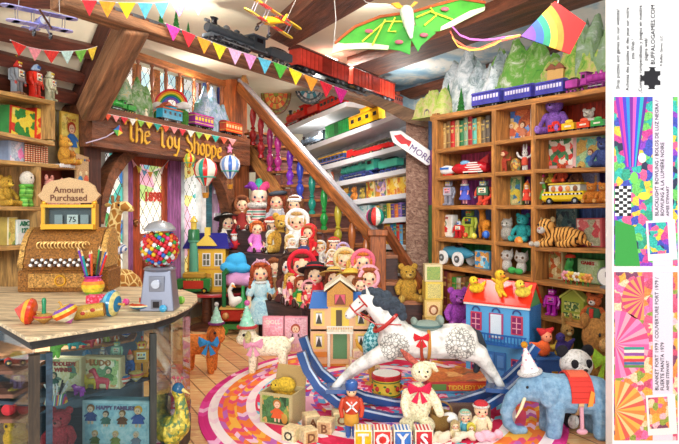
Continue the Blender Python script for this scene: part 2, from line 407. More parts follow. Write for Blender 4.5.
def robot(r, body, head, limb, panel='#e8e2c8', eye='#f6d23a', feet=None, dome=None, wide=1.0, antenna=True):
    bm_ = mt(body, 'g'); lm = mt(limb, 'g'); fm = mt(feet or limb, 'g'); w = wide
    MB().bbox((0, 0, .5), (.34*w, .24, .32), .12).build('body', bm_, r)
    if dome:
        MB().lathe([(.1, 0), (.13, .02), (.125, .12), (.08, .2), (.01, .23)], (0, 0, .68), 16).build('head', mt(dome, 'g'), r)
        MB().bbox((0, -.105, .77), (.13, .06, .07)).build('visor', mt('#3b64a8', 'g'), r)
    else:
        MB().bbox((0, 0, .775), (.2*w, .18, .18), .15).build('head', mt(head, 'g'), r)
        MB().box((0, -.1, .73), (.1, .02, .03)).build('mouth_grille', mt(panel), r)
    for s in (-1, 1):
        if not dome: MB().cyl((s*.05, -.085, .8), (s*.05, -.115, .8), .028, None, 10).build('eye', mt(eye, 'g'), r)
        MB().limb([(s*.2*w, 0, .6), (s*.25*w, -.02, .46), (s*.235*w, -.08, .34)], [.055, .05, .045], 8).build('arm', lm, r)
        MB().torus((s*.235*w, -.1, .29), .035, .014, RX(PI/2), 12, 6, -1.2+PI, PI*2+1.2-.0).build('claw', mt(head, 'g'), r)
        g = MB().bbox((s*.09*w, 0, .2), (.12*w, .15, .3)); g.build('leg', lm, r)
        MB().bbox((s*.095*w, -.04, .035), (.14*w, .24, .07), .2).build('foot', fm, r)
        if antenna: MB().cyl((s*.11*w, 0, .78), (s*.15*w, 0, .86), .012, .008, 6).build('ear_knob', mt(head, 'g'), r)
    p = MB().m(mt(panel)).box((0, -.125, .53), (.22*w, .02, .18))
    for j, cc in enumerate(('#d8352e', '#f0c030', '#3a7fc4')): p.m(mt(cc, 'g')).cyl(((j-1)*.065, -.13, .56), ((j-1)*.065, -.155, .56), .024, None, 10)
    p.m(BLK).box((0, -.138, .475), (.16, .012, .03)).build('chest_panel', None, r)
    if antenna: MB().cyl((0, 0, .86), (0, 0, .96), .012, .012, 6).ell((0, 0, .97), .028, None, 8, 6).build('antenna', mt(eye, 'g'), r)

def wheelset(r, xs, rad, w, col, hub='#c8b070', spoke=False):
    for x in xs:
        for s in (-1, 1):
            b = MB().m(mt(col, 'g')).cyl((x, s*w, rad), (x, s*(w-.02), rad), rad, None, 14)
            b.m(mt(hub, 'm')).cyl((x, s*(w+.006), rad), (x, s*w, rad), rad*.4, None, 10)
            if spoke:
                for a in range(3): b.m(mt(hub, 'm')).box((x, s*(w+.004), rad), (rad*1.5, .012, rad*.16), RY(a*PI/3))
            b.build('wheel', None, r)
def loco(r, col, trim='#c8302a', cab=None, brass='#d0a040', wheelc='#2a2a30', tender=True, big=3):
    """Steam engine of length 1 along x, its front at x=-.5."""
    cm = mt(col, 'g'); L = .36 if tender else .5; x1 = .12 if tender else .42
    b = MB().cyl((-.46, 0, .2), (x1-.13, 0, .2), .068, .075, 18).cyl((-.475, 0, .2), (-.455, 0, .2), .058, .07, 18)
    for x in (-.38, -.26, -.14): b.cyl((x, 0, .2), (x+.014, 0, .2), .078, None, 18)
    b.build('boiler', cm, r)
    MB().box((-.15, 0, .115), (.62 if tender else .9, .13, .03)).box((-.46, 0, .09), (.03, .17, .05)).build('chassis', mt(trim, 'g'), r)
    MB().lathe([(.028, 0), (.026, .07), (.04, .1), (.035, .105)], (-.4, 0, .26), 12).build('chimney', BLK, r)
    MB().lathe([(.032, 0), (.034, .03), (.015, .055)], (-.27, 0, .265), 12).build('steam_dome', mt(brass, 'm'), r)
    MB().lathe([(.026, 0), (.028, .03), (.012, .045)], (-.16, 0, .268), 12).build('sand_dome', cm, r)
    c = mt(cab or col, 'g'); cx = x1-.06
    q = MB().m(c).box((cx, 0, .21), (.13, .16, .19)).m(BLK).box((cx, 0, .25), (.07, .166, .06)); q.build('cab', None, r)
    MB().box((cx, 0, .315), (.17, .19, .018)).build('cab_roof', mt(trim, 'g'), r)
    MB().cyl((-.49, 0, .29), (-.45, 0, .29), .024, .022, 12).build('headlamp', mt(brass, 'm'), r)
    MB().prism([(-.46, -.07, .06), (-.46, .07, .06), (-.54, 0, .02), (-.46, 0, .02)], (0, 0, .012)).build('cowcatcher', mt(trim, 'g'), r)
    wheelset(r, [-.36+i*.13 for i in range(big)], .058, .085, wheelc, trim, True); wheelset(r, [-.46, x1-.04], .034, .08, wheelc, brass)
    MB().box((-.22, -.098, .058), (.3, .01, .014)).box((-.22, .098, .058), (.3, .01, .014)).build('coupling_rod', mt('#b0b4ba', 'm'), r)
    if tender:
        MB().bbox((.34, 0, .165), (.28, .15, .14)).build('tender', c, r)
        MB().ell((.34, 0, .24), (.12, .06, .04)).build('coal', BLK, r)
        wheelset(r, [.25, .34, .43], .034, .08, wheelc, brass); MB().box((.18, 0, .08), (.1, .02, .02)).build('coupling', BLK, r)
def wagon(r, col, kind='box', roof=None, trim='#5a1a18', h=.34, wheelc='#2a2a30', win='#2a2a30', nwin=6, letters=None):
    """Railway carriage of length 1 along x."""
    cm = mt(col, 'g'); wr = .055
    b = MB().m(cm).box((0, 0, wr*2+h/2), (.96, .26, h))
    if kind == 'box':
        for i in range(13): b.m(mt(sc(col, .8), 'g')).box((-.45+i*.075, 0, wr*2+h/2), (.012, .272, h*.96))
        b.m(mt(sc(col, .7), 'g')).box((.02, 0, wr*2+h*.5), (.17, .28, h*.9))
    elif kind == 'coach':
        for i in range(nwin): b.m(mt(win, 'g')).box((-.4+i*.8/(nwin-1), 0, wr*2+h*.62), (.62/nwin, .268, h*.34))
        b.m(mt(trim)).box((0, 0, wr*2+h*.2), (.97, .268, h*.06)).box((0, 0, wr*2+h*.93), (.97, .268, h*.06))
    elif kind == 'caboose':
        b.m(cm).box((.05, 0, wr*2+h*1.2), (.3, .22, h*.42))
        for i in range(4): b.m(mt(win, 'g')).box((-.36+i*.24, 0, wr*2+h*.6), (.1, .268, h*.34))
    elif kind == 'open':
        b.m(BLK).box((0, 0, wr*2+h), (.9, .2, .01)).m(mt('#e8e0d0')).box((0, 0, wr*2+h*.5), (.5, .266, h*.25))
    if letters:
        for s, M in ((-1, Matrix.Translation((0, -.135, wr*2+h*.4)) @ Matrix.Rotation(PI/2, 4, 'X')),): b.m(WHT).text(letters, M, .16, .006)
    b.build('car_body', None, r)
    if roof:
        w = MB().lathe([(.01, -.48), (.16, -.48), (.16, .48), (.01, .48)], (0, 0, wr*2+h), 16, RY(PI/2) , 1, 1)
        w.v = [V((v.x, v.y, wr*2+h+(v.z-wr*2-h)*.42 if v.z > wr*2+h else wr*2+h-.01)) for v in w.v]
        if kind == 'caboose': w.box((.05, 0, wr*2+h*1.43), (.34, .28, .03))
        w.build('roof', mt(roof, 'g'), r)
    MB().box((0, 0, wr*1.7), (1.0, .18, .04)).build('underframe', BLK, r)
    wheelset(r, (-.36, -.25, .25, .36), wr, .12, wheelc, '#8a8a90')

def tsize(r, hpx, unit):                       # set the height of a vehicle apart from its length
    k = hpx*r.location.y/F/unit; r.scale = (r.scale.x, k, k)
def book(r, w, h, d, col, lab='#e6cf86', page='#efe6d0'):
    """Upright book, spine to the viewer, base at z=0 (metres before scale)."""
    b = MB().m(mt(col)).box((-w/2+w*.06, d/2, h/2), (w*.12, d, h)).box((w/2-w*.06, d/2, h/2), (w*.12, d, h)).cyl((0, w*.42, 0), (0, w*.42, h), w*.5, None, 12)
    b.m(mt(lab, 'm')).box((0, -w*.06, h*.8), (w*.7, w*.06, h*.05)).box((0, -w*.06, h*.22), (w*.7, w*.06, h*.03)).box((0, -w*.06, h*.62), (w*.55, w*.06, h*.12))
    b.build('cover', None, r); MB().box((0, d*.54, h*.49), (w*.76, d*.84, h*.94)).build('pages', mt(page), r)

def picbox(r, w, h, d, side, artm, border='#efe3bf', fig=None, title=None, tcol='#b02a22', ts=.2, frame_w=.05):
    """Box or picture book standing on z=0 with its printed front at y=0, all in units of the root."""
    MB().bbox((0, d/2, h/2), (w, d, h), .02).build('box', mt(side), r, False)
    MB().box((0, -.006, h/2), (w*.985, .012, h*.985)).build('cover_border', mt(border), r, False)
    MB().box((0, -.012, h/2), (w*(1-2*frame_w), .012, h-2*frame_w*w)).build('picture', artm, r, False)
    if title:
        lines = title.split('|'); b = MB()
        for i, t in enumerate(lines): b.text(t, Matrix.Translation((0, -.022, h*(.86-.0)-(i+.4)*ts*h*1.05)) @ Matrix.Rotation(PI/2, 4, 'X'), ts*h, .003, bold=ts*h*.02)
        b.build('title', mt(tcol), r, False)
    if fig:
        for (fx, fz, fs, hair, dress) in fig: figure(r, fx*w, fz*h, fs*h, hair, dress)
def figure(r, x, z, s, hair, dress, y=-.024, skin='#f3c8a6'):
    b = MB(); D = (0, .008, 0)
    def disc(cx, cz, rx, rz, n=14): return [(x+cx*s+rx*s*math.cos(2*PI*i/n), y, z+cz*s+rz*s*math.sin(2*PI*i/n)) for i in range(n)]
    y0 = y
    b.m(mt(hair)).prism(disc(0, .8, .2, .2), D)
    y = y0-.004; b.m(mt(dress)).prism([(x-.12*s, y, z+.6*s), (x+.12*s, y, z+.6*s), (x+.3*s, y, z+.16*s), (x-.3*s, y, z+.16*s)], D)
    for q in (-1, 1):
        b.m(mt(skin)).prism([(x+q*.05*s, y, z+.16*s), (x+q*.14*s, y, z+.16*s), (x+q*.13*s, y, z), (x+q*.05*s, y, z)], D)
        b.m(mt(dress)).prism([(x+q*.1*s, y, z+.6*s), (x+q*.34*s, y, z+.42*s), (x+q*.3*s, y, z+.34*s), (x+q*.1*s, y, z+.46*s)], D)
    y = y0-.008; b.m(mt(skin)).prism(disc(0, .76, .14, .15), D)
    y = y0-.010; b.m(BLK).prism(disc(-.05, .78, .02, .025, 8), D).prism(disc(.05, .78, .02, .025, 8), D).m(mt('#c03038')).prism(disc(0, .68, .04, .015, 8), D)
    b.build('printed_figure', None, r, False)

def bunting(name, label, pts, cols, drop, Yf, group='bunting strings', mats=None):
    """pts: list of (px, py) along the string; one flag between neighbours; Yf(px) gives the depth."""
    P3 = [P(a, b, Yf(a)) for a, b in pts]; r = root(name, label, 'bunting', P3[0], 1, 0, None, group)
    o0 = P3[0]
    MB().tube([p-o0 for p in P3], .004, 6).build('string', WHT, r)
    for i, c in enumerate(cols):
        a = P3[i].lerp(P3[i+1], .06)-o0; b = P3[i].lerp(P3[i+1], .94)-o0
        m = (a+b)/2+V(((b-a).x*.0, 0, -drop*Yf(pts[i][0])/F)); nrm = (b-a).cross(V((0, 0, 1))).normalized()*.006
        q = MB().m(mt(c, 'fab')).prism([a, b, m], nrm)
        if c == '#d8324a*': pass
        q.build('pennant', None, r, False)
    return r
def biplane(r, body, wing, stripe, nose='#4a4a52', legs=True):
    """Span 1.1 across y... model flies towards -x/+x: length 1 along x, nose at +x, wings along y."""
    bm_ = mt(body, 'g'); wm = mt(wing, 'g'); sm = mt(stripe, 'g')
    MB().lathe([(.03, -.5), (.05, -.3), (.085, 0), (.1, .25), (.1, .38), (.06, .42)], (0, 0, .12), 14, RY(PI/2)).build('fuselage', bm_, r)
    def wingm(z, sp, nm):
        b = MB()
        for j in range(5):
            y0 = -sp+j*2*sp/5; b.m(sm if j in (1, 3) else wm).box((.16, y0+sp/5, z), (.26, 2*sp/5, .022))
        for s in (-1, 1): b.m(wm).cyl((.16, s*sp, z-.011), (.16, s*sp, z+.011), .13, None, 16)
        b.build(nm, None, r)
    wingm(.33, .62, 'upper_wing'); wingm(.05, .52, 'lower_wing')
    st = MB()
    for y in (-.45, -.15, .15, .45):
        for x in (.08, .24): st.cyl((x, y, .05), (x, y*1.03, .33), .008, None, 6)
    st.build('wing_strut', mt('#8a8490', 'm'), r)
    MB().box((-.46, 0, .13), (.12, .36, .014)).build('tailplane', sm, r)
    MB().prism([(-.4, -.01, .14), (-.52, -.01, .14), (-.53, -.01, .3), (-.47, -.01, .3)], (0, .02, 0)).build('tail_fin', wm, r)
    MB().cyl((.4, 0, .12), (.45, 0, .12), .09, .05, 14).build('engine_cowling', mt(nose, 'm'), r)
    p = MB()
    for a in range(2): p.box((.465, 0, .12), (.014, .04, .42), RX(a*PI+.6))
    p.ell((.47, 0, .12), .025, None, 8, 6).build('propeller', WOODD, r)
    for s in (-1, 1):
        MB().torus((.27, s*.16, -.15), .055, .022, RX(PI/2), 14, 6).cyl((.27, s*.15, -.15), (.27, s*.17, -.15), .045, None, 10).build('wheel', BLK, r)
        MB().cyl((.27, s*.15, -.15), (.22, s*.07, .04), .01, None, 6).cyl((.27, s*.15, -.15), (.32, s*.07, .04), .01, None, 6).build('wheel_strut', mt('#8a8490', 'm'), r)
    MB().torus((.02, 0, .21), .05, .012, None, 12, 6).build('cockpit_rim', BLK, r)

def balloon(r, cols, basket=True, n=20):
    """Hot-air balloon of height 1, base at z=0."""
    prof = [(.07, .3), (.16, .42), (.27, .58), (.3, .72), (.26, .86), (.15, .96), (.02, 1.0)]
    b = MB(); k = len(prof); seg = 16
    for j in range(seg):
        b.m(mt(cols[j % len(cols)], 'g')); a0, a1 = 2*PI*j/seg, 2*PI*(j+1)/seg
        vs = [(rr*math.cos(a), rr*math.sin(a), z) for rr, z in prof for a in (a0, (a0+a1)/2, a1)]
        b.add(vs, [(i*3+q, i*3+q+1, i*3+q+4, i*3+q+3) for i in range(k-1) for q in (0, 1)])
    b.build('envelope', None, r)
    MB().torus((0, 0, .52), .24, .018, None, 20, 6).build('garland', mt('#2f9a86', 'fab'), r)
    if basket:
        MB().lathe([(.07, 0), (.09, .12), (.1, .13), (.085, .135), (.07, .02)], (0, 0, 0), 12).build('basket', mt('#c98a2c', 'turned'), r)
        for a in range(4): MB().cyl((.085*math.cos(a*PI/2+.7), .085*math.sin(a*PI/2+.7), .13), (.07*math.cos(a*PI/2+.7), .07*math.sin(a*PI/2+.7), .31), .006, None, 5).build('rope', WOODL, r)

def pine(r, col='#2f7a34', tiers=5):
    MB().cyl((0, 0, 0), (0, 0, .2), .04, .03, 8).build('trunk', WOODD, r)
    b = MB()
    for i in range(tiers):
        z = .1+i*.8/tiers; rr = .2*(1-i/tiers*.85); n = 18
        vs = [V((rr*(1 if j % 2 else .72)*math.cos(2*PI*j/n), rr*(1 if j % 2 else .72)*math.sin(2*PI*j/n), z)) for j in range(n)]+[V((0, 0, z+.34))]
        b.add(vs, [(j, (j+1) % n, n) for j in range(n)]+[tuple(range(n-1, -1, -1))])
    b.build('foliage', mt(col, 'fur'), r)

def partyhat(r, col, dots, trim, pom):
    """Cone hat of height 1 on z=0."""
    b = MB().m(mt(col)).lathe([(.33, 0), (.22, .3), (.11, .62), (.02, .9)], (0, 0, 0), 20)
    for i in range(14):
        z = .1+.055*i; a = i*2.4; rr = .33*(1-z/.96)
        b.m(mt(dots)).ell((rr*math.cos(a), rr*math.sin(a), z), .03, None, 8, 5)
    b.build('cone', None, r)
    MB().torus((0, 0, .03), .34, .06, None, 20, 7).build('trim', mt(trim, 'fur'), r); MB().ell((0, 0, .93), .11).build('pompom', mt(pom, 'fur'), r)

def dice(r, cols, letters, lc='#7a4a2a'):
    """Alphabet block of edge 1 on z=0."""
    MB().bbox((0, 0, .5), (1, 1, 1), .05).build('block', mt('#e3c795'), r, False)
    b = MB()
    b.m(mt(cols[0])).box((0, -.505, .5), (.8, .02, .8)).m(mt(cols[1 % len(cols)])).box((-.505, 0, .5), (.02, .8, .8)).box((.505, 0, .5), (.02, .8, .8)).m(mt(sc('#e3c795', 1.05))).box((0, 0, 1.003), (.8, .8, .01))
    b.build('painted_panel', None, r, False)
    if letters: MB().text(letters, Matrix.Translation((0, -.52, .22)) @ Matrix.Rotation(PI/2, 4, 'X'), .8, .01, bold=.02).build('letter', mt(lc), r, False)

def ball(name, label, px, py, Y, rpx, cols, n=8, group=None):
    r = root(name, label, 'ball', P(px, py, Y)-V((0, 0, rpx*Y/F)), rpx*Y/F, 0, None, group); b = MB(); k = 8
    for j in range(n):
        b.m(mt(cols[j % len(cols)], 'g')); a0, a1 = 2*PI*j/n, 2*PI*(j+1)/n; vs = []
        for i in range(k+1):
            t = PI*i/k
            for a in (a0, (a0+a1)/2, a1): vs.append((math.sin(t)*math.cos(a), math.sin(t)*math.sin(a)*.98, 1+math.cos(t)))
        b.add(vs, [(i*3+q, i*3+q+1, i*3+q+4, i*3+q+3) for i in range(k) for q in (0, 1)])
    b.build('shell', None, r); MB().ell((0, 0, 2), (.14, .14, .05), None, 10, 6).build('cap', WHT, r); return r

def quad(r, body, legs, head, neck, tail=None, extra=None, mat=None, vox=.02, name='body'):
    """Four-legged body as one surface: chains of (points, radii)."""
    b = MB()
    for pts, rad in [body, neck, head]+legs+(extra or []): b.limb(pts, rad, 12)
    o = b.build(name, mat, r, remesh=vox)
    if tail: MB().limb(tail[0], tail[1], 8).build('tail', tail[2], r)
    return o
def top(r, cols, tip='#c89a4a', handle=True):
    """Spinning top, height 1 on z=0, axis upright."""
    b = MB(); pr = [(.02, 0), (.2, .15), (.42, .35), (.5, .5), (.46, .62), (.3, .72), (.1, .76)]
    for i in range(len(pr)-1): b.m(mt(cols[i % len(cols)], 'g')).lathe([pr[i], pr[i+1]], (0, 0, 0), 20)
    b.build('body', None, r)
    if handle: MB().lathe([(.05, .7), (.04, .95), (.07, .97), (.05, 1.0)], (0, 0, 0), 10).build('handle', mt(tip, 'g'), r)
# ---------------------------------------------------------------- the place
WL = Plane((10, 4.9), (85, 5.83)); WE = Plane((85, 6.3), (245, 9.1)); BR = Plane((75, 4.4), (405, 8.8))
WB = Plane((433, 6.62), (609, 4.8)); WT = Plane((290, 10.2), (405, 7.6)); WD = Plane((100, 10.6), (500, 10.6)); CE = Level(3.5)
OAK = mt('#b06a34', 'wood'); OAKD = mt('#7c4322', 'wood'); BEAM = mt('#7d4a35', 'bark'); BARK = mt('#a3714e', 'bark'); SHELF = mt('#b5793c', 'wood')
CREAM = mt('#ece4cb', 'wall'); PLASTER = mt('#f4eed8', 'wall'); DARKW = mt('#4f2a20', 'wood'); GREY = mt('#d6d8dd', 'wall')

def floor_mat():
    s = N('floor_planks'); vec = s.coord(rot=(0, 0, math.radians(62)))
    br = s.n('ShaderNodeTexBrick'); br.inputs['Scale'].default_value = 1; br.inputs['Brick Width'].default_value = 2.2; br.inputs['Row Height'].default_value = .17
    br.inputs['Mortar Size'].default_value = .006; br.inputs['Bias'].default_value = 0
    br.inputs['Color1'].default_value = lin('#d9b27e'); br.inputs['Color2'].default_value = lin('#ecca9a'); br.inputs['Mortar'].default_value = lin('#96684a')
    s.l(vec, br.inputs['Vector']); g = s.noise(s.coord((1.5, 16, 16), (0, 0, math.radians(62))), 2.4, 6, .7, 1.0)
    c = s.mix(.75, br.outputs['Color'], s.ramp(g.outputs['Fac'], [(.3, '#5a3a28'), (.5, '#9a8a7c'), (.68, '#fff0d8')]), 'OVERLAY')
    s.l(c, s.b.inputs['Base Color']); s.b.inputs['Roughness'].default_value = .35; s.bump(g.outputs['Fac'], .2, .004); return s.m
def lattice(seed, base='#f4f6f2', pal=('#f6f7f3', '#bfe3ee', '#f5f3ee', '#f6d9e2', '#e9f3dd', '#fbf2c4', '#f6f7f3'), s=.13, glow=.55, bg=3.0):
    m = N('leaded_glass_%d' % seed); vec = m.coord(); sep = m.n('ShaderNodeSeparateXYZ'); m.l(vec, sep.inputs[0])
    a = m.math('MULTIPLY', sep.outputs[0], 1/s); b = m.math('MULTIPLY', sep.outputs[2], .62/s)
    l1 = m.math('LESS_THAN', m.math('FRACT', m.math('ADD', a, b)), .09); l2 = m.math('LESS_THAN', m.math('FRACT', m.math('SUBTRACT', a, b)), .09)
    ln = m.math('MAXIMUM', l1, l2)
    v = m.coord(loc=(seed, seed*2, 0)); vo = m.n('ShaderNodeTexVoronoi'); vo.inputs['Scale'].default_value = bg; m.l(v, vo.inputs['Vector'])
    sp = m.n('ShaderNodeSeparateColor'); m.l(vo.outputs['Color'], sp.inputs[0])
    col = m.ramp(sp.outputs[0], [(i/len(pal), p) for i, p in enumerate(pal)], 'CONSTANT')
    c = m.mix(ln, col, '#4a4640'); m.l(c, m.b.inputs['Base Color']); m.l(c, m.b.inputs['Emission Color']); m.b.inputs['Emission Strength'].default_value = glow
    m.b.inputs['Roughness'].default_value = .2; return m.m
def sky_mat():
    s = N('painted_sky_mural'); n = s.noise(s.coord((1, 1.6, 1.6), (0, 0, .5)), 1.1, 6, .62, .5)
    s.l(s.ramp(n.outputs['Fac'], [(.36, '#8fb9d6'), (.47, '#b4d2e2'), (.55, '#f0f2ee'), (.7, '#fffdf6')]), s.b.inputs['Base Color']); s.b.inputs['Roughness'].default_value = .8; return s.m
def stone_mat():
    s = N('rough_stone_pillar'); n = s.noise(s.coord((7, 7, 11), (.0, .5, 0)), 2.2, 8, .75, 1.2)
    s.l(s.ramp(n.outputs['Fac'], [(.33, '#5c3f34'), (.48, '#a37a68'), (.6, '#c9a48e'), (.72, '#e8cdb8')]), s.b.inputs['Base Color']); s.bump(n.outputs['Fac'], 1, .05); return s.m
SKY = sky_mat(); STONE = stone_mat()

# floor, ceiling and walls
MB().box((0, 7.2, -.05), (9, 8.6, .1)).build('floor', floor_mat(), None, False, kind='structure')
MB().box((0, 7.4, 3.6), (9, 8, .2)).build('ceiling', CREAM, None, False, kind='structure')
MB().box((0, 10.9, 1.75), (9, .4, 3.5)).build('wall_back', PLASTER, None, False, kind='structure')
MUR = [WB.at(380, 200, 1.6), WB.at(640, 200, 1.6)]
def vwall(name, a, b, z0, z1, n, t, mat):
    a = V((a.x, a.y, z0)); b = V((b.x, b.y, z0)); M = frame(a, b-a); L = (b-a).length
    o = MB().box((L/2, t/2, (z1-z0)/2), (L, t, z1-z0)).build(name, mat, None, False, kind='structure'); o.matrix_world = M; return o
vwall('wall_right', MUR[0], MUR[1], 0, 3.5, None, .15, SKY)
vwall('wall_left', WL.at(-30, 200, .42), WL.at(100, 200, .42), 0, 2.7, None, .15, CREAM)
vwall('wall_entrance', WE.at(80, 200, .3), WE.at(250, 200, .3), 0, 2.5, None, .15, CREAM)
vwall('wall_mezzanine', WE.at(84, 200, .9), WE.at(226, 200, .9), 2.2, 3.5, None, .12, CREAM)
# the loft floor behind the shop sign
q = [WE.at(90, 200, .02), WE.at(243, 200, .02), WE.at(232, 200, 1.0), WE.at(86, 200, 1.0)]
MB().prism([V((p.x, p.y, 2.4)) for p in q], (0, 0, .08)).build('floor_mezzanine', OAKD, None, False, kind='structure')
# white wall at the right with the prints
MB().box((2.53, 3.9, 1.7), (1.556, .1, 3.4)).build('wall_right_front', mt('#fcfcfc', 'wall'), None, False, kind='structure')

# sloped ceiling at the left with its purlins
A = WL.at(10, 100, .34); B = WL.at(86, 112, .34); SL = Tri(A, B, A+V((.72, .1, 1.05)))
slab('ceiling_slope', [(-25, -25), (128, -25), (118, 26), (86, 114), (-25, 98)], SL, 0, .08, CREAM, kind='structure')
for i, pl in enumerate(([(-25, 21), (98, 48), (95, 60), (-25, 36)], [(-25, 47), (92, 77), (88, 87), (-25, 60)], [(-25, 72), (84, 96), (80, 106), (-25, 86)], [(-25, -4), (60, -3), (113, 12), (-25, 6)])):
    slab('trim_%d' % (i+1), pl, SL, -.09, .09, mt('#6b3527', 'wood'), kind='structure')
slab('trim_5', [(111, 25), (123, 25), (86, 110), (78, 107)], SL, -.14, .13, mt('#5f3226', 'wood'), kind='structure', ix=(0, 3))
a, b = P(134, 24, 4.95), P(90, 113, 5.75)
bar('trim_6', a, b, .2, .22, BARK, None, 'structure', up=(0, -1, .3), bev=.02)
# ceiling beams and the painted sky
slab('trim_7', [(270, 38), (290, 48), (374, 0), (314, 0)], CE, -.16, .16, BEAM, kind='structure', ix=(0, 3))
slab('trim_8', [(347, 68), (369, 79), (480, 41), (610, -2), (535, -2), (440, 37)], CE, -.14, .14, BEAM, kind='structure', ix=(0, 5))
slab('ceiling_mural', [(369, 79), (400, 94), (640, 60), (640, -12), (612, -4), (480, 40)], CE, -.02, .02, SKY, kind='structure')
class Off:
    def __init__(s, p, o): s.p = p; s.n = p.n; s.o = o
    def at(s, a, b, off=0): return s.p.at(a, b, s.o+off)
slab('trim_9', [(396, 92), (410, 99), (505, 67), (560, 48), (625, 31), (625, 19), (551, 45), (430, 82)], Off(WB, 1.6), -.12, .12, BEAM, kind='structure', ix=(0, 6))

# the entrance: posts, sign beam, braces, door, windows
slab('trim_10', [(84, 103), (101, 108), (101, 310), (84, 310)], WE, -.3, .3, DARKW, kind='structure', ix=(0, 3))
slab('trim_11', [(236, 138), (249, 143), (249, 300), (236, 300)], WE, -.25, .25, mt('#8a4a24', 'wood'), kind='structure', ix=(0, 3))
def brace(i, pts, w0):
    b = MB(); n = WE.n
    for (x0, y0, x1, y1), (u0, v0, u1, v1) in zip(pts[:-1], pts[1:]):
        b.prism([WE.at(x0, y0, -.22), WE.at(x1, y1, -.22), WE.at(u1, v1, -.22), WE.at(u0, v0, -.22)], n*.16)
    b.build('trim_%d' % i, mt('#8b5434', 'bark'), None, False, kind='structure')
brace(12, [(132, 146, 146, 148), (119, 157, 128, 163), (109, 174, 116, 180), (103, 194, 109, 200), (100, 220, 104, 224)], 0)
brace(13, [(208, 158, 224, 160), (216, 170, 229, 164), (225, 190, 234, 178), (231, 215, 240, 200), (234, 235, 241, 232)], 0)
sb = slab('shop_sign', [(92, 104), (250, 139), (250, 166), (92, 146)], WE, -.42, .42, mt('#7b4527', 'bark'))
tag(sb, 'long dark timber beam over the entrance lettered The Toy Shoppe in gold', 'sign')
GL = {'T': ([[(0, .58), (.02, .72), (.5, .78), (.54, .88)], [(.28, .76), (.28, .08), (.4, 0)]], .58),
 'h': ([[(0, .85), (0, 0)], [(0, .4), (.15, .52), (.28, .4), (.27, 0)]], .4), 'e': ([[(.02, .27), (.3, .33), (.22, .5), (.05, .42), (.03, .12), (.15, 0), (.3, .1)]], .4),
 'o': ([[(.15, .5), (.02, .36), (.03, .1), (.16, 0), (.3, .14), (.28, .4), (.15, .5)]], .42), 'y': ([[(0, .5), (.05, .15), (.18, .08), (.28, .2)], [(.3, .5), (.27, 0), (.15, -.25), (0, -.22)]], .42),
 'S': ([[(.42, .7), (.25, .82), (.05, .65), (.12, .48), (.35, .36), (.42, .15), (.25, 0), (.02, .1)]], .55), 'p': ([[(0, .5), (0, -.3)], [(0, .42), (.15, .52), (.3, .36), (.27, .1), (.12, 0), (0, .08)]], .42), ' ': ([], .34)}
p0 = WE.at(125, 139.5, -.425); p1 = WE.at(222, 159, -.425); ux = (p1-p0); tot = sum(GL[c][1] for c in 'The Toy Shoppe'); k = ux.length/tot; ux.normalize(); uz = V((0, 0, 1)); x = 0; b = MB()
hz = .98
for ch in 'The Toy Shoppe':
    st, adv = GL[ch]
    for path in st:
        for (a0, c0), (a1, c1) in zip(path[:-1], path[1:]):
            w = lambda a, c: p0+ux*(x+a)*k+uz*c*k*hz
            nb = (ux*.046+uz*.04)*k
            for q in ([w(a0, c0)-nb, w(a0, c0)+nb, w(a1, c1)+nb, w(a1, c1)-nb],): b.prism(q, -WE.n*.012)
            nb2 = (ux*.018-uz*.022)*k; b.prism([w(a0, c0)-nb2, w(a0, c0)+nb2, w(a1, c1)+nb2, w(a1, c1)-nb2], -WE.n*.011)
    x += adv
o = b.build('lettering', mt('#dca63a', 'g'), None, False); attach(o, sb)
for j, (px, py, rr, cc) in enumerate(((229, 149, 5, '#f08cb4'), (233, 158, 4, '#f2d9a0'))):
    c0 = WE.at(px, py, -.43); q = [c0+(ux*math.cos(a)+uz*math.sin(a))*(rr if i % 2 == 0 else rr*.42)*.0135 for i, a in enumerate([PI/2+i*PI/5 for i in range(10)])]
    tag(MB().prism(q, -WE.n*.02).build('star_ornament', mt(cc), None, False), ('pink paper star at the right end of the shop sign', 'small cream paper star below the pink one on the sign')[j], 'ornament', 'paper stars')
kt = MB(); q = lambda a, c: WE.at(a, c, -.44)
for (a, c), cl in zip((((119, 125), (113, 130)), ((113, 130), (117, 136)), ((117, 136), (122, 133)), ((122, 133), (119, 125))), ('#2f74c8', '#58b24a', '#f0d040', '#d8342c')):
    kt.m(mt(cl)).prism([q(118, 130), q(*a), q(*c)], -WE.n*.012)
kr = root('small_kite', 'little four coloured diamond kite at the left end of the shop sign', 'kite', q(118, 130))
attach(kt.build('sail', None, None, False), kr); attach(MB().tube([q(114, 132), q(106, 137), q(97, 140), q(86, 143)], .006, 5).build('tail', mt('#c9b8d0')), kr)

def pane_window(i, poly, pl, off, gm, fm, w=.05, kind='structure', name='window'):
    p = [pl.at(a, c, off) for a, c in poly]; rt = bpy.data.objects.new('%s_%d' % (name, i), None); C.objects.link(rt); rt.matrix_world = frame((p[3]+p[2])/2, p[2]-p[3]); rt['kind'] = 'structure'
    g = MB().prism(p, pl.n*.03); M = frame(p[3], p[2]-p[3]); o = g.build('glass', gm, None, False, M); attach(o, rt)
    f = MB()
    for a, c in zip(p, p[1:]+p[:1]):
        f.tube([a-pl.n*.01, c-pl.n*.01], w/2*1.3, 4)
    attach(f.build('frame', fm, None, False), rt); return rt
LG = [lattice(i) for i in range(4)]
LD = lattice(11, pal=('#f6f4dc', '#f0ec7a', '#f8f6ec', '#bfe08a', '#f4b9cc', '#fdfbf0', '#8fd0e0', '#f6f4dc'), s=.12, bg=5)
LS = lattice(12, pal=('#5cc0b4', '#f4f6ee', '#c05aa8', '#dff0ee', '#58a862', '#f8f8f2', '#4a8ac8', '#eef4f0'), s=.14, bg=6)
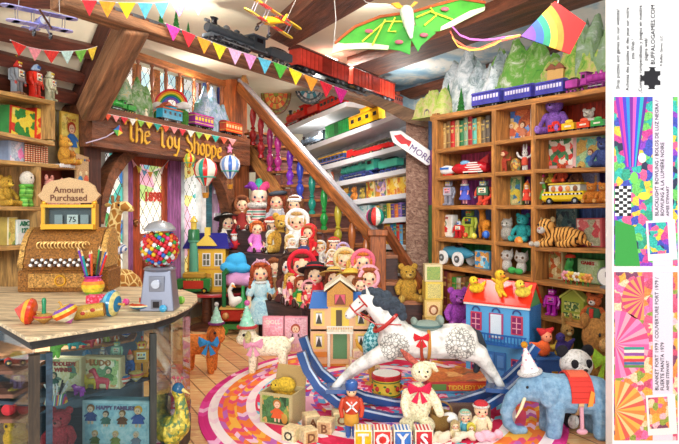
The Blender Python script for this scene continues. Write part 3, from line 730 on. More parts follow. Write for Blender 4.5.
for i, pl in enumerate(([(137, 26), (153, 32), (153, 118), (137, 112)], [(156, 33), (177, 40), (177, 126), (156, 119)], [(180, 41), (200, 48), (200, 134), (180, 127)], [(118, 50), (134, 54), (134, 112), (118, 108)])):
    pane_window(i+1, pl, WE, .86, LG[i], OAK, .08)
cu = root('striped_curtain', 'white curtain with blue stripes beside the loft windows', 'curtain', WE.at(216, 110, .8)); b = MB(); bl = mt('#5a6cc0', 'fab'); wh = mt('#f6f4f2', 'fab')
for j in range(12):
    a0 = 202+j*2.4; pts = [WE.at(a0+t, y, .8-.05*(j % 2)) for t, y in ((0, 50+j*.8), (2.4, 51+j*.8), (2.4, 120), (0, 120))]
    b.m(bl if j % 3 == 1 else wh).prism(pts, WE.n*.03)
attach(b.build('cloth', None, None, False), cu); attach(bar('curtain_rail', WE.at(199, 48, .75), WE.at(234, 60, .75), .03, .03, OAKD), cu)
pane_window(5, [(101, 146), (124, 149), (124, 275), (101, 280)], WE, .0, LS, mt('#d8d2c4'), .06)
slab('trim_14', [(101, 142), (124, 145), (124, 151), (101, 149)], WE, -.02, .06, mt('#c43a34'), kind='structure')
for i, (x0, x1) in enumerate(((122, 133), (170, 181))):
    slab('trim_%d' % (15+i), [(x0, 146), (x1, 148), (x1, 312), (x0, 318)], WE, .0, .06, mt('#a4649e', 'wood'), kind='structure', ix=(0, 3))
slab('trim_17', [(133, 147), (205, 157), (205, 163), (133, 153)], WE, -.0, .06, mt('#b3303c', 'wood'), kind='structure')
slab('trim_18', [(128, 143), (210, 154), (210, 158), (128, 147)], WE, -.03, .06, mt('#dcd6c4'), kind='structure')
dr = bpy.data.objects.new('door_1', None); C.objects.link(dr); dr.matrix_world = frame(WE.at(152, 325, .05), WE.d); dr['kind'] = 'structure'
DW = mt('#b2502c', 'wood')
for nm, pl in (('stile', [(133, 152), (140, 153), (140, 322), (133, 326)]), ('stile', [(163, 156), (171, 157), (171, 312), (163, 315)]), ('top_rail', [(140, 153), (163, 156), (163, 167), (140, 164)]), ('door_panel', [(140, 234), (163, 232), (163, 315), (140, 322)])):
    attach(slab(nm, pl, WE, .04, .08, DW, ix=(0, 3)), dr)
attach(slab('bottom_panel', [(144, 248), (160, 246), (160, 300), (144, 305)], WE, .02, .04, mt('#8f3c22', 'wood')), dr)
p = [WE.at(a, c, .07) for a, c in [(139, 162), (164, 165), (164, 234), (139, 236)]]
attach(MB().prism(p, WE.n*.03).build('glass', LD, None, False, frame(p[3], p[2]-p[3])), dr)
M = frame(WE.at(153, 201, .055), WE.d); M = M @ Matrix.Rotation(PI/2, 4, 'X')
attach(MB().text('1898', M, .155, .006, bold=.006).build('lettering', mt('#d04a3a'), None, False), dr)
attach(MB().ell(WE.at(135.5, 222, -.0), .035).tube([WE.at(136, 222, 0), WE.at(136, 226, -.03)], .02, 8).build('door_handle', mt('#8a5a30', 'm'), None), dr)
bunting('door_bunting', 'tiny string of mixed pennants draped across the top of the entrance door', [(131, 158), (136, 165), (141, 169), (147, 172), (153, 172), (159, 170), (164, 166), (169, 160)], ['#e8a0a8', '#f0d050', '#7cb0d8', '#f2a040', '#88c070', '#f0d8d0', '#e05a4a'], 6, lambda a: WE.at(a, 170, -.03).y)
pane_window(6, [(181, 160), (200, 163), (200, 300), (181, 306)], WE, .05, lattice(14, pal=('#f0f4ee', '#a8dcb4', '#f4f6f0', '#5ab8b0', '#e8c0d4', '#f8f8f2', '#f2e690'), s=.12, bg=4), mt('#c8d4d8'), .06)
slab('trim_19', [(201, 162), (206, 163), (206, 300), (201, 302)], WE, -.04, .2, mt('#e8ecea'), kind='structure')
slab('trim_20', [(206, 163), (212, 164), (212, 298), (206, 300)], WE, -.02, .2, mt('#3c6e78', 'wood'), kind='structure')
pd = bpy.data.objects.new('door_2', None); C.objects.link(pd); pd.matrix_world = frame(WE.at(224, 296, .02), WE.d); pd['kind'] = 'structure'
attach(slab('leaf', [(212, 160), (237, 164), (237, 292), (212, 298)], WE, .02, .08, mt('#e8c2dc')), pd)
for px in (219, 228): attach(slab('groove', [(px, 162), (px+1.2, 162), (px+1.2, 294), (px, 294)], WE, .005, .03, mt('#c487b4')), pd)
for py in (190, 213, 238): attach(slab('cross_rail', [(215, py), (236, py-1), (236, py+3), (215, py+4)], WE, -.0, .03, mt('#f4e6f0')), pd)

# loft railing with turned balusters
def baluster_mb(a, b, rr):                     # turned spindle from foot a to head b
    a = V(a); b = V(b); L = (b-a).length; z = (b-a).normalized(); x = z.cross(V((0, 1, 0))).normalized(); M = Matrix((x, z.cross(x), z)).transposed()
    pr = [(.8, 0), (.8, .07), (.45, .1), (.75, .16), (1.0, .24), (.85, .31), (.4, .38), (.7, .41), (.4, .45), (.75, .6), (.9, .72), (.7, .84), (.45, .9), (.8, .93), (.8, 1)]
    return MB().lathe([(r*rr, t*L) for r, t in pr], a, 12, M)
rl = root('balcony_railing', 'brown wooden loft railing with turned balusters above the shop sign', 'railing', WE.at(180, 118, .1))
attach(bar('handrail', WE.at(118, 50, .12), WE.at(247, 92, .12), .1, .09, OAK, bev=.015), rl)
attach(bar('bottom_rail', WE.at(118, 104, .12), WE.at(247, 132, .12), .08, .06, OAK), rl)
for i in range(9):
    px = 124+i*14; y0 = 50+(px-118)*.3256
    attach(baluster_mb(WE.at(px, 104+(px-118)*.217, .12), WE.at(px, y0+2, .12), .034).build('baluster', mt('#9a5a34', 'turned')), rl)
pl = root('gallery_post', 'orange brown square post at the head of the stairs under the track', 'post', WE.at(239, 150, .1))
attach(slab('post', [(231, 79), (247, 80), (247, 150), (231, 145)], WE, -.02, .2, mt('#b8642c', 'wood'), ix=(0, 3)), pl)
attach(MB().lathe([(.04, 0), (.075, .06), (.05, .13), (.03, .17), (.05, .19), (.0, .2)], WE.at(244, 88, -.1), 14).build('finial', mt('#c08a4a', 'turned')), pl)

# the high track that crosses the shop
tr = root('track_bridge', 'high log beam carrying model railway track across the shop', 'beam', BR.at(240, 60))
def track(parent, poly_top, wid, pl, log=True, hpx=9, hpx2=9, mat=BARK):
    (x0, y0), (x1, y1) = poly_top
    a, b = pl.at(x0, y0), pl.at(x1, y1); d = b-a; nb = pl.n*wid
    h0 = hpx*a.y/F; h1 = hpx2*b.y/F
    q = MB().prism([a-V((0, 0, h0)), a, b, b-V((0, 0, h1))], nb); M = frame(a, d); attach(q.build('log', mat, None, False, M, bev=.02), parent)
    for off in (.3, .7):
        o = nb*off; attach(bar('rail', a+o+V((0, 0, .03)), b+o+V((0, 0, .03)), .018, .025, STEEL), parent)
    n = int(d.length/.16); t = MB()
    for i in range(n):
        c = a+d*((i+.5)/n)+nb*.5+V((0, 0, .01)); t.box(c, (.05, wid*.75, .02), M.to_3x3())
    s = t.build('sleepers', WOODD, None, False); s['kind'] = 'stuff'; attach(s, parent)
BRL = ((66, -8), (412, 112))
track(tr, BRL, .22, BR, True, 13, 3.5)
def on_br(px, inset=.125):
    t = (px-BRL[0][0])/(BRL[1][0]-BRL[0][0]); a, b = BR.at(*BRL[0]), BR.at(*BRL[1]); 
    py = BRL[0][1]+t*(BRL[1][1]-BRL[0][1]); return BR.at(px, py)+BR.n*inset+V((0, 0, .045)), (b-a)
# pillar and lintel
slab('column_1', [(406, 118), (428, 124), (428, 345), (406, 345)], Plane((405, 7.35), (432, 7.25)), 0, .4, STONE, kind='structure')
slab('trim_21', [(362, 98), (372, 94), (440, 120), (428, 128), (406, 122)], Plane((360, 7.6), (432, 7.2)), -.05, .3, mt('#8a6a50', 'bark'), kind='structure')
for i, (y0, y1, cc) in enumerate(((116, 150, '#3a6aa0'), (150, 205, '#8a3a8a'), (205, 275, '#3a8a4a'), (275, 345, '#8a5a2c'))):
    slab('trim_%d' % (22+i), [(428.5, y0), (434, y0), (434, y1), (428.5, y1)], Plane((428, 7.0), (434, 6.75)), .05, .3, mt(cc, 'wood'), kind='structure', ix=(0, 3))
# ---------------------------------------------------------------- shelving
class Shelving:
    def __init__(s, plane): s.p = plane; s.d = plane.d if plane.d.x > 0 else -plane.d; s.lines = {}
    def line(s, key, a, b):
        A, B = s.p.at(*a), s.p.at(*b); s.lines[key] = (A, B, (A-s.p.a).dot(s.d), (B-s.p.a).dot(s.d))
    def loc(s, key, px, inset=.12):
        A, B, ta, tb = s.lines[key]; q = s.p.at(px, HY, inset); t = (q-s.p.a).dot(s.d)
        z = A.z+(B.z-A.z)*(t-ta)/(tb-ta); return V((q.x, q.y, z)), (B-A).normalized()
    def board(s, parent, key, tpx, depth, mat, name='shelf'):
        A, B, _, _ = s.lines[key]; n = s.p.n; dz = V((0, 0, -.001))
        q = MB().prism([A, B, B-V((0, 0, tpx*B.y/F)), A-V((0, 0, tpx*A.y/F))], n*depth); M = frame(A, B-A)
        return attach(q.build(name, mat, None, False, M, bev=.004), parent)
    def put(s, name, label, cat, key, px, h, inset=.14, rz=0, group=None, tilt=True):
        o, x = s.loc(key, px, inset); x = x if tilt else V((x.x, x.y, 0))
        return root(name, label, cat, o+V((0, 0, .001)), h*o.y/F, rz, x, group)
BK = Shelving(WB)
for k, a, b in (('T', (430, 116), (625, 83)), ('11', (435, 149.5), (493, 141.5)), ('21', (435, 176.5), (493, 172.5)), ('31', (435, 205.5), (493, 205)), ('41', (435, 237), (493, 241)), ('51', (435, 264), (493, 272)), ('61', (435, 305), (493, 319)),
    ('12', (495, 141), (533, 135.5)), ('22', (495, 172), (533, 169.5)), ('32', (495, 205), (533, 205)), ('42', (495, 241), (533, 244)), ('52', (495, 272), (533, 278)), ('62', (495, 319), (533, 330)),
    ('13', (534, 135.5), (625, 124)), ('23', (534, 169), (625, 166.5)), ('33', (534, 205), (625, 203)), ('43', (534, 247), (625, 250)), ('53', (534, 280), (625, 293)), ('63', (534, 314), (625, 334))): BK.line(k, a, b)
bk = root('bookcase', 'big wooden bookcase of coloured compartments along the right wall', 'bookcase', WB.at(520, 360), x=WB.d)
DEP = .36
for k in BK.lines: BK.board(bk, k, 5.5 if k == 'T' else 4.2, DEP, SHELF, 'top_board' if k == 'T' else 'shelf')
def zcut(px, py): return WB.at(px, py)
for x0, x1, yt in ((432, 437, 114), (491.5, 496, 106), (531, 535.5, 99)):
    attach(slab('upright', [(x0, yt), (x1, yt-1), (x1, 372), (x0, 352)], WB, .001, DEP-.002, SHELF, ix=(0, 3)), bk)
BACKS = {'1': ('#c8402c', '#d8527e', '#a848a0', '#5c82c8', '#3f9a50', '#7a5a34', '#5a3a24'), '2': ('#5a2418', '#b83a86', '#8a4aa8', '#6a50b0', '#3c8a48', '#6a4a2c', '#5a3a24'), '3': ('#b83a22', '#4a5a9a', '#5a3a7c', '#4c6cb0', '#3e8a44', '#8a6a3a', '#3a5a34')}
RNG = {'1': (434, 493), '2': (494, 533), '3': (534, 630)}
for c, (x0, x1) in RNG.items():
    for i, cc in enumerate(BACKS[c]):
        kt = 'T' if i == 0 else '%d%s' % (i, c); kb = '%d%s' % (i+1, c) if i < 6 else None
        a, _ = BK.loc(kt, x0, DEP); b, _ = BK.loc(kt, x1, DEP)
        if kb: d, _ = BK.loc(kb, x1, DEP); e, _ = BK.loc(kb, x0, DEP)
        else: d = V((b.x, b.y, 0)); e = V((a.x, a.y, 0))
        attach(MB().prism([a, b, d, e], WB.n*.02).build('back_panel', mt(cc, 'wood'), None, False, frame(a, V((0, 0, -1)), WB.n)), bk)
        s0 = BK.lines[kt][0]
        # stained inner side of each compartment
        o1, _ = BK.loc(kt, x0+1, .0)
TS = Shelving(WT)
for k, a, b in (('a', (284, 128), (346, 101.5)), ('b', (292, 152), (408, 109)), ('c', (310, 169), (408, 142.5)), ('d', (325, 184), (408, 167.5)), ('e', (338, 202), (408, 192.5)), ('f', (352, 221), (408, 216.5)), ('g', (370, 244), (408, 245.5)), ('h', (370, 272), (408, 275))): TS.line(k, a, b)
ts = root('train_shelves', 'grey display shelves of model trains behind the staircase', 'shelves', WT.at(360, 300), x=WT.d)
for k in TS.lines: TS.board(ts, k, 5, .42, GREY)
attach(slab('back_board', [(284, 126), (348, 98), (375, 100), (408, 112), (408, 320), (340, 320), (284, 170)], WT, .43, .04, mt('#b9bdc6')), ts)
LS_ = Shelving(WL)
for k, a, b in (('a', (-30, 84), (55, 101)), ('b', (-30, 125), (55, 142)), ('c', (-30, 157), (78, 166)), ('d', (-30, 206), (58, 207)), ('e', (-30, 249), (58, 243)), ('f', (-30, 300), (58, 286))): LS_.line(k, a, b)
ls = root('wall_shelves', 'wooden wall shelves of boxed toys at the left edge', 'shelves', WL.at(30, 330), x=WL.d)
for k in LS_.lines: LS_.board(ls, k, 4, .4, mt('#c69a5a', 'wood'))
for pl in ([(51, 103), (55, 103), (55, 140), (51, 139)], [(36, 166), (41, 166), (41, 206), (36, 206)], [(37, 207), (42, 207), (42, 320), (37, 322)]):
    attach(slab('upright', pl, WL, .005, .38, mt('#c69a5a', 'wood'), ix=(0, 3)), ls)
for pl, cc in (([(-30, 84), (57, 98), (57, 142), (-30, 125)], '#d8c890'), ([(-30, 125), (57, 139), (57, 166), (-30, 158)], '#e6d8b0'), ([(-30, 158), (37, 162), (37, 206), (-30, 206)], '#8a3a78'), ([(38, 163), (80, 166), (80, 206), (38, 206)], '#9a4634'), ([(-30, 206), (40, 206), (40, 246), (-30, 248)], '#b8a46a'), ([(40, 206), (60, 206), (60, 246), (40, 246)], '#8a2a68'), ([(-30, 248), (60, 243), (60, 320), (-30, 330)], '#9a7a4a')):
    attach(slab('back_panel', pl, WL, .39, .02, mt(cc)), ls)

# ---------------------------------------------------------------- staircase
SR = OAK; st = root('staircase', 'wooden staircase climbing up to the left behind the dolls', 'staircase', P(375, 341, 7.0))
T0, T1 = P(372, 318, 7.0), P(246, 134, 8.9)      # foot line of the balusters from bottom to top
hd = V((T1.x-T0.x, T1.y-T0.y, 0)); back = V((hd.y, -hd.x, 0)).normalized(); 
if back.y < 0: back = -back
NS = 12
for i in range(NS):
    a = T0.lerp(T1, i/NS); b = T0.lerp(T1, (i+1)/NS); z = b.z-.02
    a0 = V((a.x, a.y, 0)); b0 = V((b.x, b.y, 0)); w = back*.72
    q = [V((a0.x, a0.y, z)), V((b0.x, b0.y, z)), V((b0.x, b0.y, z))+w, V((a0.x, a0.y, z))+w]
    f = (a0-b0).normalized()*.03
    attach(MB().prism([q[0]+f-back*.03, q[1]-back*.03, q[2], q[3]+f], (0, 0, .035)).build('tread', mt('#a8683c', 'wood'), None, False, frame(q[0], w)), st)
    z0 = max(0, a.z-.02); attach(MB().prism([V((a0.x, a0.y, z0)), V((a0.x, a0.y, z)), V((a0.x, a0.y, z))+w, V((a0.x, a0.y, z0))+w], (b0-a0)*.12).build('riser', mt('#7a5250', 'wood'), None, False, frame(a0, w)), st)
    if i % 1 == 0:   # spandrel of the flight, under each step
        attach(MB().prism([V((a0.x, a0.y, max(0, z-.55)))+back*.02, V((a0.x, a0.y, z-.02))+back*.02, V((b0.x, b0.y, z-.02))+back*.02, V((b0.x, b0.y, max(0, z-.55)))+back*.02], back*.05).build('spandrel', mt('#8b5546', 'wood'), None, False, frame(a0, hd)), st)
attach(bar('stringer', T0-V((0, 0, .18)), T1-V((0, 0, .18)), .07, .2, mt('#c08448', 'wood'), bev=.01), st)
HR0, HR1 = P(380, 244, 7.0), P(240, 86, 8.9)
attach(bar('handrail', HR0, HR1, .12, .15, mt('#a8622c', 'wood'), bev=.025), st)
attach(bar('handrail_cap', HR0+V((0, 0, .095)), HR1+V((0, 0, .095)), .09, .05, mt('#a9a6ae', 'g'), bev=.012), st)  # the rail's grey highlight, put in as a pale strip
BC = ['#b8762c', '#b0562c', '#b89a34', '#2a8a3c', '#1f8068', '#3a4ab8', '#7a34b0', '#c83a8a', '#b02a5a', '#a8282c']
XS = [366, 352, 338, 324, 312, 300, 290, 278, 270, 261, 253]
BC = ['#a86030', '#a86030', '#a89a30', '#23893c', '#1c8070', '#3444b0', '#7830b4', '#b8328c', '#a83070', '#b02a34', '#b02a2a']
for px, cc in zip(XS, BC):
    # parameter along the handrail seen at this column
    lo, hi = 0, 1
    for _ in range(40):
        m = (lo+hi)/2; p = HR0.lerp(HR1, m); c = p.x/p.y*F+CX
        if c > px: lo = m
        else: hi = m
    hp = HR0.lerp(HR1, lo); ft = T0.lerp(T1, lo)
    i = min(NS-1, int(lo*NS)); b = T0.lerp(T1, (i+1)/NS); fz = b.z+.01
    attach(baluster_mb((hp.x, hp.y, fz), (hp.x, hp.y, hp.z-.05), .055).build('baluster', mt(cc, 'g')), st)
npz = P(378, 232, 6.95)
nb = MB().prism([P(370, 236, 6.9), P(386, 236, 6.9), P(386, 350, 6.9), P(370, 350, 6.9)], (0, .18, 0)).prism([P(368, 230, 6.87), P(388, 230, 6.87), P(388, 236, 6.87), P(368, 236, 6.87)], (0, .24, 0))
attach(nb.build('newel_post', mt('#a45a28', 'wood'), None, False, frame(P(378, 350, 6.9), (0, 0, 1), (0, -1, 0)), bev=.01), st)
# short outer stringer to the right of the newel, with its lower steps
LS1 = [(P(386, 228, 7.75), P(414, 272, 7.35))]
attach(bar('outer_stringer', P(386, 230, 7.6), P(422, 288, 6.9), .06, .14, mt('#8f4c26', 'wood'), bev=.01), st)
for i, (x0, x1, y) in enumerate(((384, 398, 255), (384, 408, 282), (384, 424, 301))):
    Yd = 7.3-.22*i; a, b = P(x0, y, Yd), P(x1, y, Yd)
    attach(MB().prism([a, b, b+V((0, .5, 0)), a+V((0, .5, 0))], (0, 0, -.045)).build('lower_tread', mt('#a86840', 'wood'), None, False), st)
    attach(MB().prism([a+V((0, .03, -.045)), b+V((0, .03, -.045)), V((b.x, b.y+.03, max(0, b.z-.34))), V((a.x, a.y+.03, max(0, a.z-.34)))], (0, .03, 0)).build('lower_riser', mt('#4a2a24', 'wood'), None, False), st)
a, b = P(384, 301, 6.86), P(440, 301, 6.86)
attach(MB().prism([V((a.x, a.y+.06, 0)), V((b.x, b.y+.06, 0)), b+V((0, .06, -.05)), a+V((0, .06, -.05))], (0, .3, 0)).build('step_base', mt('#4a2a24', 'wood'), None, False), st)
ball('striped_ball', 'multicoloured striped ball on top of the newel post', 375.5, 216.5, 6.97, 9.5, ['#d83a34', '#e8e4d8', '#2f9a86', '#2c2c38', '#3a7fc4', '#f0e8d8', '#c83a8a', '#3a3a40'], 12)
sg = root('arrow_sign', 'white arrow sign reading MORE with a red emblem, on the stone pillar', 'sign', P(411, 146, 7.1), x=P(432, 160, 7.1)-P(394, 134, 7.1))
w = 7.1/F
MB().prism([(-26*w, 0, 0), (-17*w, 0, 7*w), (24*w, 0, 7*w), (26*w, 0, 5*w), (26*w, 0, -5*w), (24*w, 0, -7*w), (-17*w, 0, -7*w)], (0, .03, 0)).build('board', mt('#f4f2f0'), sg, False, bev=.004)
MB().prism([(-20*w, -.006, -1*w), (-15*w, -.006, 4*w), (-8*w, -.006, 3*w), (-2*w, -.006, 4*w), (-1*w, -.006, -2*w), (-5*w, -.006, -1*w), (-9*w, -.006, -4*w), (-15*w, -.006, -3*w)], (0, .01, 0)).build('emblem', mt('#c8242c'), sg, False)
MB().text('MORE', Matrix.Translation((12*w, -.008, -4*w)) @ Matrix.Rotation(PI/2, 4, 'X'), 9.2*w, .004).build('lettering', mt('#6a4a8a'), sg, False)

# ---------------------------------------------------------------- rug
def rug_mat():
    s = N('braided_rug'); vec = s.coord(); sep = s.n('ShaderNodeSeparateXYZ'); s.l(vec, sep.inputs[0])
    x, y = sep.outputs[0], sep.outputs[1]
    r = s.math('SQRT', s.math('ADD', s.math('MULTIPLY', x, x), s.math('MULTIPLY', y, y))); a = s.math('ARCTAN2', y, x)
    ring = s.math('MULTIPLY', r, 20); ri = s.math('FLOOR', ring); rf = s.math('FRACT', ring)
    seg = s.math('ADD', s.math('MULTIPLY', a, s.math('ADD', s.math('FLOOR', s.math('MULTIPLY', r, 16)), 5)), s.math('MULTIPLY', s.math('ABSOLUTE', s.math('SUBTRACT', rf, .5)), 1.2))
    cb = s.n('ShaderNodeCombineXYZ'); s.l(s.math('FLOOR', seg), cb.inputs[0]); s.l(ri, cb.inputs[1])
    wn = s.n('ShaderNodeTexWhiteNoise', noise_dimensions='2D'); s.l(cb.outputs[0], wn.inputs['Vector'])
    inner = s.ramp(wn.outputs['Value'], [(0, '#d8245c'), (.2, '#f4e8e6'), (.36, '#5aa0d0'), (.5, '#f0b0cc'), (.65, '#e0407a'), (.8, '#f08a3c'), (.9, '#8a5ac0')], 'CONSTANT')
    band = s.ramp(wn.outputs['Value'], [(0, '#f07a2c'), (.3, '#f4b040'), (.5, '#e84a6a'), (.7, '#f0c0d8'), (.85, '#c060b0')], 'CONSTANT')
    red = s.ramp(wn.outputs['Value'], [(0, '#d81e4c'), (.5, '#e0305a'), (.75, '#7ac0d8'), (.9, '#f6eef0')], 'CONSTANT')
    mag = s.ramp(wn.outputs['Value'], [(0, '#d4207a'), (.6, '#e23a94'), (.9, '#f4b0d4')], 'CONSTANT')
    pale = s.ramp(wn.outputs['Value'], [(0, '#f8e4e4'), (.6, '#f4d0dc'), (.85, '#f6f0e8')], 'CONSTANT')
    def stp(t): return s.math('GREATER_THAN', r, t)
    c = s.mix(stp(.5), inner, pale); c = s.mix(stp(.55), c, red); c = s.mix(stp(.7), c, pale); c = s.mix(stp(.75), c, band); c = s.mix(stp(.9), c, pale); c = s.mix(stp(.95), c, mag)
    s.l(c, s.b.inputs['Base Color']); s.b.inputs['Roughness'].default_value = .95
    h = s.math('ABSOLUTE', s.math('SUBTRACT', rf, .5)); s.bump(h, .5, .01); return s.m
rg = MB().lathe([(.0, .012), (.98, .014), (1.0, .008), (1.0, 0), (0, 0)], (0, 0, 0), 96).build('braided_rug', rug_mat(), None, True)
rg.location = (.32, 4.95, .002); rg.scale = (1.43, 1.72, 1); tag(rg, 'large round braided rug in pink, red and orange on the wood floor', 'rug')
# ---------------------------------------------------------------- counter with glass case
CH = .95
def CP(px, py): return G(px, py, CH)
cs = root('display_counter', 'glass display counter with a pale wooden top in the left foreground', 'counter', V((-1.45, 3.2, 0)))
TOP = [(-30, 306), (28, 338.5), (90, 329), (156, 319), (176, 313), (190, 306), (197.5, 299.5), (197, 294), (185, 290), (150, 286.5), (-30, 286.5)]
tp = [CP(*q) for q in TOP]
def inset(pts, d, z):
    c = sum(pts, V((0, 0, 0)))/len(pts); return [V((p.x, p.y, z))+(V((c.x, c.y, z))-V((p.x, p.y, z))).normalized()*d for p in pts]
attach(MB().prism([p-V((0, 0, .02)) for p in tp], (0, 0, .02)).build('counter_top', mt('#e6cba2', 'wood'), None, False, bev=.006), cs)
attach(MB().prism(inset(tp, .015, CH-.04), (0, 0, .022)).build('top_moulding', mt('#1d1b19', 'wood'), None, False), cs)
attach(MB().prism(inset(tp, .03, CH-.062), (0, 0, .022)).build('top_rail', mt('#2b2a26', 'wood'), None, False), cs)
gi = inset(tp, .05, 0)
DB = mt('#30302a', 'wood'); DBL = mt('#2f4556', 'wood')
attach(MB().prism(gi, (0, 0, .1)).build('plinth', DB, None, False), cs)
for p, wd, mm in ((gi[1], .05, mt('#40301f', 'wood')), (gi[3], .035, DB)):
    attach(MB().box((p.x, p.y, .46), (wd, wd, .8), RZ(.5)).build('corner_post', mm, None, False, frame(p, (0, 0, 1), (0, -1, 0))), cs)
attach(MB().box((gi[1].x+.055, gi[1].y+.04, .46), (.03, .03, .8), RZ(.5)).build('corner_post', DBL, None, False), cs)
for k in ((0, 1), (1, 3), (3, 4), (4, 5), (5, 6)):
    a, b = gi[k[0]], gi[k[1]]
    attach(MB().prism([V((a.x, a.y, .1)), V((b.x, b.y, .1)), V((b.x, b.y, .888)), V((a.x, a.y, .888))], (0, .006, 0)).build('glass_pane', glass(), None, False), cs)
bk2 = [gi[7], gi[8], gi[9], gi[10]]
attach(MB().prism([V((-3.1, 4.2, .1)), V((-1.38, 4.2, .1)), V((-1.38, 4.2, .85)), V((-3.1, 4.2, .85))], (0, .03, 0)).build('back_panel', mt('#6f8798'), None, False), cs)
SM, SU = .53, .745
def lvl(px, py, z): return G(px, py, z)
mid = [(-30, 398), (36, 404), (90, 394), (150, 377), (152, 371), (140, 362), (40, 366), (-30, 366)]
up = [(-30, 360), (36, 352), (100, 346), (134, 339), (137, 333), (128, 329), (40, 330), (-30, 334)]
attach(MB().prism([lvl(a, c, SM) for a, c in mid], (0, 0, -.018)).build('shelf', DBL, None, False), cs)
attach(MB().prism([lvl(a, c, SU) for a, c in up], (0, 0, -.014)).build('upper_shelf', mt('#c98a5c', 'wood'), None, False), cs)
attach(MB().prism([V((p.x, p.y, .2)) for p in gi[:9]], (0, 0, -.02)).build('lower_shelf', DBL, None, False), cs)

def atop(name, label, cat, px, py, z, h, rz=0, group=None):
    p = G(px, py, z); return root(name, label, cat, p+V((0, 0, .001)), h*p.y/F, rz, None, group)
# inside the case
r = atop('toy_dinosaur', 'lime green toy dinosaur behind the tiddledy winks box in the case', 'toy', 57, 357, SU, 24); quad(r, ([(-.1, 0, .35), (.1, 0, .55), (.12, 0, .7)], [.2, .22, .14]), [([(-.1, -.12, .3), (-.1, -.14, .05)], [.12, .08]), ([(.1, -.12, .3), (.12, -.16, .05)], [.12, .08]), ([(-.05, -.1, .55), (-.35, -.2, .6)], [.07, .05]), ([(.2, -.1, .6), (.5, -.2, .55)], [.07, .05])], ([(.0, 0, .8), (-.2, -.1, .84)], [.17, .12]), ([(.12, 0, .6), (.05, 0, .75)], [.12, .12]), None, None, mt('#7cc83c', 'g'), .03); eyes(r, -.1, .07, -.17, .9, .03)
r = atop('toy_dinosaur', 'teal toy dinosaur on the upper glass shelf beside the red elephant', 'toy', 74, 349, SU, 11, .2); quad(r, ([(-.4, 0, .5), (.3, 0, .5)], [.25, .3]), [([(x, y, .4), (x, y, .05)], [.13, .1]) for x in (-.35, .3) for y in (-.15, .15)], ([(-.8, 0, .8), (-1, 0, .75)], [.2, .13]), ([(-.4, 0, .55), (-.75, 0, .8)], [.18, .15]), ([(.4, 0, .5), (.8, 0, .4), (1.1, 0, .3)], [.2, .12, .04], mt('#2aa8b0', 'g')), None, mt('#2aa8b0', 'g'), .05)
r = atop('toy_elephant', 'small red toy elephant on the upper shelf of the display case', 'toy', 88, 347, SU, 12, .2); quad(r, ([(-.3, 0, .6), (.3, 0, .6)], [.33, .33]), [([(x, y, .4), (x, y, .06)], [.15, .13]) for x in (-.3, .32) for y in (-.16, .16)], ([(-.62, 0, .75)], [.27]), ([(-.8, 0, .7), (-.95, 0, .4), (-.95, 0, .15)], [.12, .09, .06]), None, None, mt('#d83a48', 'g'), .05)
for px, cc, lb in ((99, ('#c8402c', '#e8e0d8'), 'red and white striped bauble'), (107, ('#a8c23c', '#d8dc8a'), 'lime green bauble'), (116, ('#d8683c', '#f0d8c0'), 'orange ringed bauble')):
    ball('bauble', '%s on the upper shelf of the case' % lb, px, 340.5-(px-99)*.1, fY(343-(px-99)*.2, SU)+.0, 3.6, cc, 10, 'baubles in the case')
r = atop('spinning_top', 'tiny blue and white top at the right tip of the upper shelf', 'spinning top', 126, 338, SU, 10); top(r, ['#2c5cb0', '#e8e8e8', '#2c5cb0', '#e0a030', '#2c5cb0'])
ARTC = art(3, ['#e8dcae', '#f0e6c0', '#d8b878', '#8aa060', '#e6d8a6', '#5a7a6a', '#eee2b8'], 21)
def bx(name, label, px, py, z, w_px, h_px, side, artm, rz=0, d=.12, **kw):
    p = G(px, py, z); s = p.y/F; r = root(name, label, 'box' if 'box' in name else 'book', p+V((0, 0, .001)), 1, rz, None, kw.pop('group', None))
    picbox(r, w_px*s, h_px*s, d, side, artm, **kw); return r
bx('game_box', 'cream game box lettered Tiddledy Winks standing in the glass case', 65, 391, SM, 34, 33, '#cbb98a', ARTC, -.05, .05, title='TIDDLEDY|WINKS', tcol='#b0342c', ts=.17, border='#e8dcae', fig=[(-.28, .1, .5, '#2a4a3a', '#2f6a5a')])
bx('game_box', 'pale game box lettered Ludo beside the Tiddledy Winks box', 102, 388, SM, 40, 31, '#cbb98a', art(4, ['#e6dcb0', '#efe8c8', '#a8c07a', '#d89a5a', '#e8deb4', '#6a9a6a'], 23), -.08, .05, title='LUDO', tcol='#a86a2c', ts=.26, border='#dfd0a0', fig=[(.22, .2, .5, '#3a6a4a', '#5a8a4a')])
bx('game_box', 'blue game box lettered Happy Families standing at the bottom of the case', 117, 446, .2, 70, 46, '#7ab4c8', art(5, ['#a8d4e0', '#9ccbd8', '#b8dce2', '#a8d4e0'], 7), -.06, .06, title='HAPPY FAMILIES', tcol='#6a5a8a', ts=.12, border='#bfe0e6', fig=[(-.36, .5, .42, '#8a5a2c', '#2c4a8a'), (-.14, .45, .34, '#4a3a2c', '#3a6a5a'), (.1, .45, .36, '#8a6a4a', '#6a4a3a'), (.33, .45, .46, '#e0a840', '#2c5aa0'), (-.3, .02, .34, '#c8a46a', '#5a7a4a'), (.0, .02, .34, '#e0c08a', '#8a9a5a'), (.3, .02, .34, '#d8d0c0', '#7a8a9a')])
r = atop('pencil_tub', 'striped tub of zebra patterned sticks on the middle glass shelf', 'tub', 56, 403, SM, 19)
MB().lathe([(.55, 0), (.58, .02), (.46, .5), (.44, .52), (.4, .45)], (0, 0, 0), 24).build('tub', stripes(['#d84a34', '#e8c04a', '#3a8ac0', '#f0e8d8', '#4a9a5a', '#8a4a9a'], 4.0), r)
b = MB()
